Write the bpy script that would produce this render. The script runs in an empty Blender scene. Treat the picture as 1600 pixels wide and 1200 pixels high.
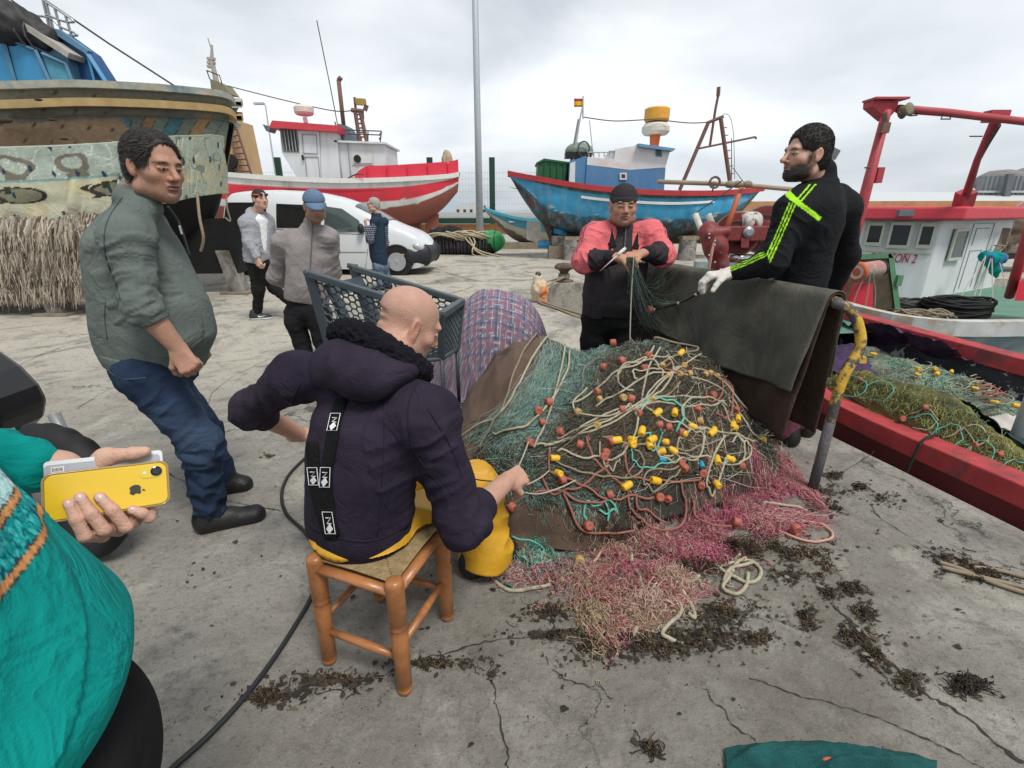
import bpy,math,random
import numpy as np
from mathutils import Vector,Matrix
random.seed(7);RNG=np.random.default_rng(7)
S=bpy.context.scene
COL=S.collection
# ------------------------------------------------------------------ camera model
CF=760.0;TH=math.atan(270/CF);CH=1.4;CC,CS=math.cos(TH),math.sin(TH)
def ray(u,v):
 a=(u-800)/CF;b=-(v-600)/CF
 return np.array([a,CC+b*CS,-CS+b*CC])
def G(u,v,z=0.0):
 d=ray(u,v);t=(z-CH)/d[2];return np.array([d[0]*t,d[1]*t,z])
def P(u,v,Y):
 d=ray(u,v);t=Y/d[1];return np.array([d[0]*t,Y,CH+d[2]*t])
A=lambda*x:np.array(x,float)
def nrm(v):v=np.asarray(v,float);return v/(np.linalg.norm(v)+1e-12)
# ------------------------------------------------------------------ noise (numpy)
def _h(ix,iy,iz):
 n=(ix*374761393+iy*668265263+iz*1274126177)&0xffffffff
 n=((n^(n>>13))*1274126177)&0xffffffff
 n=n^(n>>16)
 return(n&0xffff)/65535.0
def vn(p):
 p=np.asarray(p,float);i=np.floor(p).astype(np.int64);f=p-i;f=f*f*(3-2*f)
 x,y,z=i[...,0],i[...,1],i[...,2];fx,fy,fz=f[...,0],f[...,1],f[...,2]
 r=0
 for dx in(0,1):
  for dy in(0,1):
   for dz in(0,1):
    w=(fx if dx else 1-fx)*(fy if dy else 1-fy)*(fz if dz else 1-fz)
    r=r+w*_h(x+dx,y+dy,z+dz)
 return r*2-1
def fbm(p,o=3):
 r=0;a=1;p=np.asarray(p,float)
 for k in range(o):r=r+a*vn(p*2**k+k*17.3);a*=.5
 return r/1.7
MATS={}
def mat(name,col=(.5,.5,.5),rough=.7,metal=0,var=.12,vscale=8,bump=0,bscale=60,attr=False,col2=None,mix=None,spec=.4,tr=0,stripe=None,coat=0,sss=0,crease=0,streak=None):
 """procedural Principled: base colour broken up by noise, optional second colour in patches, bump"""
 if name in MATS:return MATS[name]
 m=bpy.data.materials.new(name);m.use_nodes=True;MATS[name]=m
 nt=m.node_tree;N=nt.nodes;L=nt.links;b=N['Principled BSDF']
 b.inputs['Roughness'].default_value=rough;b.inputs['Metallic'].default_value=metal
 b.inputs['Specular IOR Level'].default_value=spec
 if coat:b.inputs['Coat Weight'].default_value=coat;b.inputs['Coat Roughness'].default_value=.15
 if sss:b.inputs['Subsurface Weight'].default_value=sss;b.inputs['Subsurface Radius'].default_value=(.02,.008,.004);b.inputs['Subsurface Scale'].default_value=.5
 if tr:b.inputs['Transmission Weight'].default_value=tr
 tc=N.new('ShaderNodeTexCoord')
 def noise(sc,det=5,ro=.6,dist=0):
  n=N.new('ShaderNodeTexNoise');n.inputs['Scale'].default_value=sc;n.inputs['Detail'].default_value=det
  n.inputs['Roughness'].default_value=ro;n.inputs['Distortion'].default_value=dist
  L.new(tc.outputs['Object'],n.inputs['Vector']);return n
 n1=noise(vscale)
 if attr:
  c=N.new('ShaderNodeAttribute');c.attribute_name='Col';cur=c.outputs['Color']
 else:
  c=N.new('ShaderNodeRGB');c.outputs[0].default_value=(*col,1);cur=c.outputs[0]
 if col2 is not None:
  sc,th,wd=mix or(6,.5,.06)
  n2=noise(sc,8,.65,.3);mr=N.new('ShaderNodeMapRange');mr.inputs[1].default_value=th-wd;mr.inputs[2].default_value=th+wd
  L.new(n2.outputs['Fac'],mr.inputs[0])
  mx=N.new('ShaderNodeMixRGB');mx.inputs[2].default_value=(*col2,1);L.new(mr.outputs[0],mx.inputs[0]);L.new(cur,mx.inputs[1]);cur=mx.outputs[0]
 if streak:
  mp_=N.new('ShaderNodeMapping');mp_.inputs['Scale'].default_value=(streak[1],streak[1],streak[1]*.12);L.new(tc.outputs['Object'],mp_.inputs[0]);n5=noise(1,7,.7,.2);L.new(mp_.outputs[0],n5.inputs['Vector']);m6=N.new('ShaderNodeMapRange');m6.inputs[1].default_value=.50;m6.inputs[2].default_value=.78;m6.inputs[4].default_value=streak[2];L.new(n5.outputs['Fac'],m6.inputs[0])
  mx=N.new('ShaderNodeMixRGB');mx.inputs[2].default_value=(*streak[0],1);L.new(m6.outputs[0],mx.inputs[0]);L.new(cur,mx.inputs[1]);cur=mx.outputs[0]
 if var:
  mr=N.new('ShaderNodeMapRange');mr.inputs[1].default_value=.25;mr.inputs[2].default_value=.75
  mr.inputs[3].default_value=1-var;mr.inputs[4].default_value=1+var;L.new(n1.outputs['Fac'],mr.inputs[0])
  mv=N.new('ShaderNodeVectorMath');mv.operation='SCALE';L.new(cur,mv.inputs[0]);L.new(mr.outputs[0],mv.inputs['Scale']);cur=mv.outputs[0]
 L.new(cur,b.inputs['Base Color'])
 if bump:
  n3=noise(bscale,4,.6);bp=N.new('ShaderNodeBump');bp.inputs['Strength'].default_value=bump;bp.inputs['Distance'].default_value=.01
  L.new(n3.outputs['Fac'],bp.inputs['Height']);L.new(bp.outputs[0],b.inputs['Normal'])
  if crease:
   n4=noise(crease,3,.55,1.6);m4=N.new('ShaderNodeMath');m4.operation='PINGPONG';m4.inputs[1].default_value=.5;m5=N.new('ShaderNodeMath');m5.operation='MULTIPLY';m5.inputs[1].default_value=2.6;L.new(n4.outputs['Fac'],m5.inputs[0]);L.new(m5.outputs[0],m4.inputs[0])
   b2=N.new('ShaderNodeBump');b2.inputs['Strength'].default_value=.38;b2.inputs['Distance'].default_value=.022;L.new(m4.outputs[0],b2.inputs['Height']);L.new(b2.outputs[0],bp.inputs['Normal'])
 return m
def tag(o,label=None,cat=None,group=None,kind=None):
 if label:o['label']=label
 if cat:o['category']=cat
 if group:o['group']=group
 if kind:o['kind']=kind
 return o
def thing(name,label,cat,loc=(0,0,0),rz=0,group=None):
 o=bpy.data.objects.new(name,None);COL.objects.link(o);o.location=[float(v)for v in loc];o.rotation_euler=(0,0,rz)
 o.empty_display_size=.1
 return tag(o,label,cat,group)
def link(name,me,m,parent=None,label=None,world=True):
 o=bpy.data.objects.new(name,me);COL.objects.link(o)
 if m is not None:
  for q in(m if isinstance(m,(list,tuple))else[m]):me.materials.append(q)
 if parent is not None:
  o.parent=parent
  if world:
   r=parent
   o.matrix_parent_inverse=Matrix.LocRotScale(r.location,r.rotation_euler,None).inverted()if r.parent is None else Matrix.Identity(4)
 if label:o['label']=label
 return o
def mkmesh(name,V,F,smooth=True,col=None,fm=None):
 me=bpy.data.meshes.new(name);V=np.asarray(V,np.float32)
 if isinstance(F,np.ndarray):
  n,k=F.shape
  me.vertices.add(len(V));me.vertices.foreach_set('co',V.ravel());me.loops.add(n*k);me.loops.foreach_set('vertex_index',F.astype(np.int32).ravel())
  me.polygons.add(n);me.polygons.foreach_set('loop_start',np.arange(0,n*k,k,dtype=np.int32))
  me.update(calc_edges=True)
 else:me.from_pydata([tuple(map(float,v))for v in V],[],[tuple(map(int,f))for f in F])
 me.validate()
 if fm is not None:me.polygons.foreach_set('material_index',np.asarray(fm,np.int32)[:len(me.polygons)])
 if smooth:me.polygons.foreach_set('use_smooth',np.ones(len(me.polygons),bool))
 if col is not None and len(col)==len(me.vertices):
  a=me.color_attributes.new('Col','FLOAT_COLOR','POINT');c=np.ones((len(col),4),np.float32);c[:,:3]=col
  a.data.foreach_set('color',c.ravel())
 me.update();return me
class MB:
 """collects shapes, builds one mesh"""
 def __init__(s):s.V=[];s.F=[];s.I=[];s.n=0;s.mi=0;s.T=None
 def add(s,V,F):
  V=np.asarray(V,float).reshape(-1,3)
  if s.T is not None:V=V@s.T[0].T+s.T[1]
  s.V.append(V);s.F+=[tuple(int(i)+s.n for i in f)for f in F];s.I+=[s.mi]*len(F);s.n+=len(V);return s
 def box(s,c,d,rz=0,R=None):
  c=A(*c);d=A(*d)/2
  V=np.array([[x,y,z]for x in(-1,1)for y in(-1,1)for z in(-1,1)])*d
  if R is None:
   ca,sa=math.cos(rz),math.sin(rz);R=np.array([[ca,-sa,0],[sa,ca,0],[0,0,1]])
  V=V@np.asarray(R).T+c
  return s.add(V,[(0,1,3,2),(4,6,7,5),(0,4,5,1),(2,3,7,6),(0,2,6,4),(1,5,7,3)])
 def hexa(s,b4,t4):
  """box from 4 bottom + 4 top points"""
  return s.add(list(b4)+list(t4),[(3,2,1,0),(4,5,6,7),(0,1,5,4),(1,2,6,5),(2,3,7,6),(3,0,4,7)])
 def tube(s,pts,r,n=6,cap=True,flat=None):
  p=np.asarray(pts,float);m=len(p)
  if m<2:return s
  r=np.broadcast_to(np.asarray(r,float),(m,))
  t=np.gradient(p,axis=0);t/=(np.linalg.norm(t,axis=1,keepdims=True)+1e-12)
  up=A(0,0,1)if abs(t[0][2])<.9 else A(1,0,0)
  u=nrm(np.cross(t[0],up));V=[]
  an=np.arange(n)/n*2*math.pi;ca,sa=np.cos(an)[:,None],np.sin(an)[:,None]
  for i in range(m):
   u=nrm(u-t[i]*(u@t[i]));w=np.cross(t[i],u)
   V.append(p[i]+r[i]*(ca*u+sa*w*(flat or 1)))
  V=np.concatenate(V);F=[]
  for i in range(m-1):
   a=i*n;b=a+n
   F+=[(a+j,a+(j+1)%n,b+(j+1)%n,b+j)for j in range(n)]
  if cap:F+=[tuple(range(n-1,-1,-1)),tuple((m-1)*n+j for j in range(n))]
  return s.add(V,F)
 def cyl(s,a,b,r,r2=None,n=16):return s.tube([a,b],[r,r if r2 is None else r2],n)
 def lathe(s,prof,c=(0,0,0),ax=(0,0,1),n=20):
  ax=nrm(ax);u=nrm(np.cross(ax,A(0,1,0)if abs(ax[1])<.9 else A(1,0,0)));w=np.cross(ax,u);c=A(*c);V=[];m=len(prof)
  for r,h in prof:
   for j in range(n):
    a=2*math.pi*j/n;V.append(c+ax*h+r*(math.cos(a)*u+math.sin(a)*w))
  F=[(i*n+j,i*n+(j+1)%n,(i+1)*n+(j+1)%n,(i+1)*n+j)for i in range(m-1)for j in range(n)]
  F+=[tuple(range(n-1,-1,-1)),tuple((m-1)*n+j for j in range(n))]
  return s.add(V,F)
 def ell(s,c,r,ax=None,nu=14,nv=9):
  V=[];ax=np.eye(3)if ax is None else np.asarray(ax)
  for i in range(nv+1):
   ph=math.pi*i/nv
   for j in range(nu):
    a=2*math.pi*j/nu
    q=A(r[0]*math.sin(ph)*math.cos(a),r[1]*math.sin(ph)*math.sin(a),-r[2]*math.cos(ph))
    V.append(A(*c)+q@ax)
  return s.add(V,[(i*nu+j,i*nu+(j+1)%nu,(i+1)*nu+(j+1)%nu,(i+1)*nu+j)for i in range(nv)for j in range(nu)])
 def prism(s,poly,d):
  """poly: 3d points, extruded by vector d"""
  p=np.asarray(poly,float);n=len(p);q=p+A(*d)
  return s.add(np.concatenate([p,q]),[tuple(range(n-1,-1,-1)),tuple(range(n,2*n))]+[(i,(i+1)%n,n+(i+1)%n,n+i)for i in range(n)])
 def grid(s,g,thick=0,closed=False):
  """g: (m,n,3) surface; thick>0 makes a solid sheet"""
  g=np.asarray(g,float);m,n,_=g.shape
  q=lambda o,fl:[((o+i*n+j),(o+(i+1)*n+j),(o+(i+1)*n+(j+1)%n),(o+i*n+(j+1)%n))[::fl]for i in range(m-1)for j in range(n if closed else n-1)]
  if not thick:return s.add(g.reshape(-1,3),q(0,1))
  du=np.gradient(g,axis=0);dv=np.gradient(g,axis=1);N=np.cross(du,dv);N/=(np.linalg.norm(N,axis=2,keepdims=True)+1e-9)
  V=np.concatenate([g.reshape(-1,3),(g-N*thick).reshape(-1,3)]);o=m*n;F=q(0,1)+q(o,-1)
  if not closed:
   for i in range(m-1):F+=[(i*n,o+i*n,o+(i+1)*n,(i+1)*n),(i*n+n-1,(i+1)*n+n-1,o+(i+1)*n+n-1,o+i*n+n-1)]
  for j in range(n-1):F+=[(j,j+1,o+j+1,o+j),((m-1)*n+j,o+(m-1)*n+j,o+(m-1)*n+j+1,(m-1)*n+j+1)]
  return s.add(V,F)
 def mesh(s,name,smooth=False,col=None):return mkmesh(name,np.concatenate(s.V),s.F,smooth,col,s.I)
 def build(s,name,m,parent=None,label=None,smooth=False,world=True,bevel=0,col=None):
  o=link(name,s.mesh(name,smooth,col),m,parent,label,world)
  if bevel:
   b=o.modifiers.new('b','BEVEL');b.width=bevel;b.segments=2;b.limit_method='ANGLE'
  if smooth=='auto' or(smooth and bevel):
   pass
  return o
def smooth_pts(p,k=6,closed=False):
 """Catmull-Rom through the points"""
 p=[np.asarray(q,float)for q in p];n=len(p);o=[]
 rng=range(n)if closed else range(n-1)
 for i in rng:
  a,b,c,d=(p[(i-1)%n]if closed or i>0 else p[0]),p[i],p[(i+1)%n],(p[(i+2)%n]if closed or i+2<n else p[-1])
  for j in range(k):
   t=j/k;o.append(.5*((2*b)+(c-a)*t+(2*a-5*b+4*c-d)*t*t+(3*b-a-3*c+d)*t**3))
 o.append(p[0]if closed else p[-1]);return np.array(o)
def text_mesh(txt,size,thick=.003):
 cu=bpy.data.curves.new('t','FONT');cu.body=txt;cu.size=size;cu.extrude=thick;cu.align_x='CENTER';cu.align_y='CENTER'
 o=bpy.data.objects.new('t',cu);COL.objects.link(o);dg=bpy.context.evaluated_depsgraph_get();dg.update()
 me=bpy.data.meshes.new_from_object(o.evaluated_get(dg));bpy.data.objects.remove(o);me.materials.clear();return me
def place_mesh(me,origin,ux,uy,un):
 n=len(me.vertices);V=np.empty(n*3,np.float32);me.vertices.foreach_get('co',V);V=V.reshape(-1,3)
 V=A(*origin)+V[:,:1]*ux+V[:,1:2]*uy+V[:,2:]*un
 me.vertices.foreach_set('co',V.astype(np.float32).ravel());me.update();return me
def fast_tubes(paths,r,n=3):
 """paths (S,K,3) -> one mesh of thin tubes"""
 p=np.asarray(paths,float);S_,K,_=p.shape;t=np.gradient(p,axis=1);t/=(np.linalg.norm(t,axis=2,keepdims=True)+1e-9)
 a=np.broadcast_to(A(.13,.21,.97),t.shape);u=np.cross(t,a);ln=np.linalg.norm(u,axis=2,keepdims=True);u=np.where(ln<.15,np.cross(t,A(1,.1,0)),u);u/=(np.linalg.norm(u,axis=2,keepdims=True)+1e-9);w=np.cross(t,u)
 r=np.broadcast_to(np.asarray(r,float).reshape(-1,1)if np.ndim(r)==1 else r,(S_,K))if np.ndim(r)<2 else r
 ang=np.arange(n)/n*2*math.pi
 V=p[:,:,None,:]+r[:,:,None,None]*(np.cos(ang)[None,None,:,None]*u[:,:,None,:]+np.sin(ang)[None,None,:,None]*w[:,:,None,:])
 base=(np.arange(S_)[:,None,None]*K+np.arange(K-1)[None,:,None])*n;j=np.arange(n)[None,None,:];j2=(j+1)%n
 F=np.stack([base+j,base+j2,base+n+j2,base+n+j],-1).reshape(-1,4);return V.reshape(-1,3),F,K*n
class Field:
 def __init__(s,res=.006):s.p=[];s.res=res
 def _add(s,fn,lo,hi,k,op):s.p.append((fn,np.asarray(lo,float),np.asarray(hi,float),k,op));return s
 def cap(s,a,b,ra,rb=None,k=.02,op='u',flat=None):
  a=np.asarray(a,float);b=np.asarray(b,float);rb=ra if rb is None else rb;ab=b-a;L2=float(ab@ab)+1e-12;R=max(ra,rb)
  if flat is not None:fd,ff=nrm(flat[0]),flat[1];R*=max(1,ff)
  def fn(X,Y,Z):
   x,y,z=X-a[0],Y-a[1],Z-a[2]
   t=np.clip((x*ab[0]+y*ab[1]+z*ab[2])/L2,0,1)
   x,y,z=x-t*ab[0],y-t*ab[1],z-t*ab[2]
   if flat is not None:
    q=(x*fd[0]+y*fd[1]+z*fd[2])*(1/ff-1);x,y,z=x+q*fd[0],y+q*fd[1],z+q*fd[2]
   return np.sqrt(x*x+y*y+z*z)-(ra+(rb-ra)*t)
  return s._add(fn,np.minimum(a,b)-R,np.maximum(a,b)+R,k,op)
 def chain(s,pts,rs,k=.02,op='u',flat=None):
  for i in range(len(pts)-1):s.cap(pts[i],pts[i+1],rs[i],rs[i+1],k,op,flat)
  return s
 def ell(s,c,r,ax=None,k=.02,op='u'):
  c=np.asarray(c,float);r=np.asarray(r,float);ax=np.eye(3)if ax is None else np.asarray(ax,float)
  def fn(X,Y,Z):
   x,y,z=X-c[0],Y-c[1],Z-c[2]
   q=[(x*ax[i][0]+y*ax[i][1]+z*ax[i][2])/r[i]for i in range(3)]
   k0=np.sqrt(q[0]**2+q[1]**2+q[2]**2);k1=np.sqrt((q[0]/r[0])**2+(q[1]/r[1])**2+(q[2]/r[2])**2)+1e-9
   return k0*(k0-1)/k1
  e=np.sqrt(((ax.T*r)**2).sum(1))
  return s._add(fn,c-e,c+e,k,op)
 def loft(s,sec,o,right,fwd,up,k=.03,op='u',n=2.3):
  """sec: rows (height, offset_right, offset_fwd, half_width, half_depth)"""
  sec=np.array(sec,float);hh=np.linspace(sec[0,0],sec[-1,0],60);cs=[]
  for c in range(1,5):
   lin=np.interp(hh,sec[:,0],sec[:,c]);ker=np.hanning(9)[1:-1];ker/=ker.sum()
   cs.append(np.convolve(np.pad(lin,3,'edge'),ker,'valid'))
  o=np.asarray(o,float);right,fwd,up=map(np.asarray,(right,fwd,up))
  def fn(X,Y,Z):
   x,y,z=X-o[0],Y-o[1],Z-o[2]
   h=x*up[0]+y*up[1]+z*up[2];a=x*right[0]+y*right[1]+z*right[2];b=x*fwd[0]+y*fwd[1]+z*fwd[2]
   ox,oy,hw,hd=(np.interp(h,hh,c)for c in cs)
   r=(np.abs((a-ox)/hw)**n+np.abs((b-oy)/hd)**n)**(1/n)
   d=(r-1)*np.minimum(hw,hd)
   e=np.maximum(h-hh[-1],hh[0]-h)
   return np.where(e>-.02,np.maximum(d,e),d)
  R=max(sec[:,3].max()+abs(sec[:,1]).max(),sec[:,4].max()+abs(sec[:,2]).max())+.02
  e0=o+up*hh[0];e1=o+up*hh[-1]
  return s._add(fn,np.minimum(e0,e1)-R,np.maximum(e0,e1)+R,k,op)
 def run(s,clip=None):
  lo=np.min([p[1]for p in s.p if p[4]=='u'],0)-s.res*3;hi=np.max([p[2]for p in s.p if p[4]=='u'],0)+s.res*3
  n=np.ceil((hi-lo)/s.res).astype(int)+1;g=[(lo[i]+np.arange(n[i])*s.res).astype(np.float32)for i in range(3)]
  F=np.full(n,.2,np.float32)
  for fn,l,h,k,op in s.p:
   m=k+s.res*3;i0=np.clip(((l-m-lo)/s.res).astype(int),0,n-1);i1=np.clip(((h+m-lo)/s.res).astype(int)+2,1,n)
   sl=tuple(slice(i0[i],i1[i])for i in range(3))
   X=g[0][sl[0]][:,None,None];Y=g[1][sl[1]][None,:,None];Z=g[2][sl[2]][None,None,:]
   d=fn(X,Y,Z).astype(np.float32);a=F[sl]
   if op=='u':q=np.maximum(k-np.abs(a-d),0)/max(k,1e-6);F[sl]=np.minimum(a,d)-q*q*k*.25
   elif op=='s':d=-d;q=np.maximum(k-np.abs(a-d),0)/max(k,1e-6);F[sl]=np.maximum(a,d)+q*q*k*.25
  if clip is not None:F=np.maximum(F,clip(g[0][:,None,None],g[1][None,:,None],g[2][None,None,:]))
  F[0]=F[-1]=.1;F[:,0]=F[:,-1]=.1;F[:,:,0]=F[:,:,-1]=.1
  return surface_nets(F,lo,s.res)
def surface_nets(F,lo,h):
 I=F<0;c=I[:-1,:-1,:-1].astype(np.int8)
 for d in[(0,0,1),(0,1,0),(0,1,1),(1,0,0),(1,0,1),(1,1,0),(1,1,1)]:
  c=c+I[d[0]:I.shape[0]-1+d[0],d[1]:I.shape[1]-1+d[1],d[2]:I.shape[2]-1+d[2]]
 act=np.argwhere((c>0)&(c<8));idx=-np.ones(c.shape,np.int64);idx[tuple(act.T)]=np.arange(len(act))
 corners=[(0,0,0),(1,0,0),(0,1,0),(1,1,0),(0,0,1),(1,0,1),(0,1,1),(1,1,1)]
 vals=[F[act[:,0]+q[0],act[:,1]+q[1],act[:,2]+q[2]]for q in corners]
 sm=np.zeros((len(act),3));ct=np.zeros(len(act))
 for a,b in[(0,1),(2,3),(4,5),(6,7),(0,2),(1,3),(4,6),(5,7),(0,4),(1,5),(2,6),(3,7)]:
  va,vb=vals[a],vals[b];m=(va<0)!=(vb<0);t=np.where(m,va/np.where(m,va-vb,1),0)
  sm+=np.where(m[:,None],np.array(corners[a])+t[:,None]*(np.array(corners[b])-np.array(corners[a])),0);ct+=m
 V=lo+(act+sm/ct[:,None])*h;FF=[]
 for ax in range(3):
  o1,o2=(ax+1)%3,(ax+2)%3;n=I.shape
  s0=[slice(1,n[i]-1)for i in range(3)];s0[ax]=slice(0,n[ax]-1);s1=list(s0);s1[ax]=slice(1,n[ax])
  a=I[tuple(s0)];b=I[tuple(s1)];e=np.argwhere(a!=b);sg=a[tuple(e.T)]
  off=np.ones(3,int);off[ax]=0;e=e+off
  u1=np.zeros(3,int);u1[o1]=1;u2=np.zeros(3,int);u2[o2]=1
  q=[idx[tuple((e-x).T)]for x in(0*u1,u1,u1+u2,u2)]
  f=np.stack(q,1);f[~sg]=f[~sg][:,::-1];FF.append(f)
 FF=np.concatenate(FF);FF=FF[(FF>=0).all(1)]
 return V,FF
def vnormals(V,F):
 n=np.cross(V[F[:,2]]-V[F[:,0]],V[F[:,3]]-V[F[:,1]]);N=np.zeros_like(V)
 for j in range(4):np.add.at(N,F[:,j],n)
 return N/(np.linalg.norm(N,axis=1,keepdims=True)+1e-12)
def seg_coord(V,a,b):
 ab=b-a;L=np.linalg.norm(ab);t=np.clip(((V-a)@ab)/(L*L),0,1);q=V-a-t[:,None]*ab
 return t*L,q,np.linalg.norm(q,axis=1)
def wrinkle(V,N,segs,amp=.006,freq=28):
 """ring folds along limbs: nearest segment decides direction"""
 best=np.full(len(V),9.);D=np.zeros(len(V));L0=0
 for(a,b,am)in segs:
  s,q,d=seg_coord(V,a,b);u=q/(d[:,None]+1e-9)
  w=vn(np.stack([(s+L0)*freq+u[:,2]*1.2,u[:,0]*1.1+3,u[:,1]*1.1+7],1));w2=vn(np.stack([(s+L0)*freq*2.1-u[:,0]*1.5,u[:,1]*2,u[:,2]*2],1))
  r=(1-np.abs(w))**2-.4+.35*w2
  m=d<best;D[m]=(r*am)[m];best[m]=d[m];L0+=3.1
 return V+N*(D*amp)[:,None]
from mathutils.bvhtree import BVHTree
class Caster:
 """finds where a line of sight meets a built mesh, to lay trim on real surfaces"""
 def __init__(s,me):
  n=len(me.vertices);v=np.empty(n*3,np.float32);me.vertices.foreach_get('co',v);s.t=BVHTree.FromPolygons(v.reshape(-1,3).tolist(),[tuple(p.vertices)for p in me.polygons])
 def __call__(s,u,v,off=.004):
  d=nrm(ray(u,v));h=s.t.ray_cast(Vector((0,0,CH)),Vector(d));return None if h[0]is None else np.array(h[0])+np.array(h[1])*off
W=bpy.data.worlds.new('World');S.world=W;W.use_nodes=True
nt=W.node_tree;N=nt.nodes;L=nt.links;bg=N['Background']
sky=N.new('ShaderNodeTexSky');sky.sky_type='NISHITA';sky.sun_disc=False;sky.sun_elevation=math.radians(60);sky.sun_rotation=math.radians(150);sky.air_density=1.5;sky.dust_density=3
tc=N.new('ShaderNodeTexCoord');mp=N.new('ShaderNodeMapping');mp.inputs['Scale'].default_value=(1.1,1.1,3.2);mp.inputs['Rotation'].default_value=(0,.12,.5)
L.new(tc.outputs['Generated'],mp.inputs[0])
nz=N.new('ShaderNodeTexNoise');nz.inputs['Scale'].default_value=1.7;nz.inputs['Detail'].default_value=6;nz.inputs['Roughness'].default_value=.48;nz.inputs['Distortion'].default_value=.25
L.new(mp.outputs[0],nz.inputs['Vector'])
cr=N.new('ShaderNodeValToRGB');e=cr.color_ramp.elements
e[0].position=.36;e[0].color=(.5,.55,.60,1);e[1].position=.62;e[1].color=(.86,.89,.92,1)
x=cr.color_ramp.elements.new(.48);x.color=(.67,.715,.76,1)
L.new(nz.outputs['Fac'],cr.inputs[0])
sp=N.new('ShaderNodeSeparateXYZ');L.new(tc.outputs['Generated'],sp.inputs[0])
hr=N.new('ShaderNodeValToRGB');h=hr.color_ramp.elements;h[0].position=0;h[0].color=(.34,.34,.34,1);h[1].position=1;h[1].color=(.9,.9,.9,1)
for po,v in((.49,.5),(.502,1.05),(.56,1.22),(.64,1.12),(.75,.92)):
 q=hr.color_ramp.elements.new(po);q.color=(v,v,v,1)
ma=N.new('ShaderNodeMath');ma.operation='MULTIPLY_ADD';ma.inputs[1].default_value=.5;ma.inputs[2].default_value=.5;L.new(sp.outputs['Z'],ma.inputs[0]);L.new(ma.outputs[0],hr.inputs[0])
mu=N.new('ShaderNodeVectorMath');mu.operation='MULTIPLY';L.new(cr.outputs[0],mu.inputs[0]);L.new(hr.outputs[0],mu.inputs[1])
sc=N.new('ShaderNodeVectorMath');sc.operation='SCALE';sc.inputs['Scale'].default_value=8.7;L.new(mu.outputs[0],sc.inputs[0])
mx=N.new('ShaderNodeMixRGB');mx.inputs[0].default_value=.93;L.new(sky.outputs[0],mx.inputs[1]);L.new(sc.outputs[0],mx.inputs[2])
L.new(mx.outputs[0],bg.inputs['Color']);bg.inputs['Strength'].default_value=.1
sun=bpy.data.lights.new('sun','SUN');sun.energy=2.4;sun.angle=math.radians(18);sun.color=(1,.96,.9)
so=bpy.data.objects.new('sun',sun);COL.objects.link(so);so.rotation_euler=(math.radians(30),0,math.radians(35))
cam=bpy.data.cameras.new('camera');co=bpy.data.objects.new('camera',cam);COL.objects.link(co);S.camera=co
co.location=(0,0,CH);co.rotation_euler=(math.pi/2-TH,0,0);cam.sensor_width=36;cam.lens=CF/1600*36;cam.clip_end=20000;cam.clip_start=.02
S.render.resolution_x=1024;S.render.resolution_y=768
S.view_settings.view_transform='Standard';S.view_settings.look='None';S.view_settings.gamma=1;S.view_settings.exposure=.27
# ================================================================== PEOPLE
def frame(f,u):
 u=nrm(u);f=np.asarray(f,float);f=nrm(f-u*(f@u));r=np.cross(f,u);return r,f,u
SK=dict(olive=A(.43,.25,.17),fair=A(.58,.36,.27),tan=A(.40,.22,.15),pink=A(.55,.35,.27))
def head_geo(res=.003,ear=1,bald=False,jaw=1.0,nose=1.0,lids=.5,mouth=0,dh=0):
 f=Field(res)
 f.ell((0,-.018,.035),(.077,.098,.083));f.ell((0,.022,-.03),(.064,.066,.083),k=.03)
 f.ell((0,.03,-.082),(.050*jaw,.050,.032),k=.035);f.ell((0,.066,-.1),(.02,.016,.015),k=.03)
 for s in(-1,1):
  f.ell((s*.045,.05,-.022),(.022,.022,.018),k=.025)
  f.ell((s*.058*jaw,-.005,-.075),(.016,.02,.022),k=.03)
 f.cap((-.034,.076,.026),(.034,.076,.026),.013,k=.02)
 for s in(-1,1):f.ell((s*.031,.094,.006),(.019,.014,.012),k=.016,op='s')
 for s in(-1,1):f.ell((s*.031,.073,.005),(.0145,.0135,.0125),k=.004)
 for s in(-1,1):f.cap((s*.017,.0835,.0105-.003*lids),(s*.046,.078,.0085-.003*lids),.0042,k=.005)
 f.cap((0,.083,.016),(0,.104*nose if nose>1 else .104,-.024),.0075,.0125,k=.014)
 for s in(-1,1):f.ell((s*.0125,.092,-.030),(.0085,.011,.008),k=.008)
 for s in(-1,1):f.ell((s*.0065,.1,-.039),(.0035,.006,.004),k=.003,op='s')
 f.cap((-.019,.080,-.055),(.019,.080,-.055),.0075,k=.006,flat=((1,0,0),1));f.ell((0,.086,-.053),(.02,.008,.006),k=.008)
 f.ell((0,.084,-.065),(.019,.009,.007),k=.007);f.cap((-.025,.091,-.0585),(.025,.091,-.0585),.0028,k=.003,op='s')
 f.ell((0,.088,-.077),(.018,.008,.005),k=.01,op='s')
 if ear:
  for s in(-1,1):
   R=np.array([nrm((1,.3*s,0)),nrm((-.3*s,1,.12)),nrm((0,-.12,1))])
   f.ell((s*.081,-.014,-.003),(.008,.0175,.030),R,k=.010)
   f.ell((s*.0885,-.010,.003),(.0055,.009,.017),R,k=.005,op='s');f.ell((s*.086,-.004,-.008),(.004,.004,.006),k=.003,op='s')
   f.ell((s*.079,-.008,-.028),(.006,.008,.009),R,k=.010)
 return f
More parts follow.
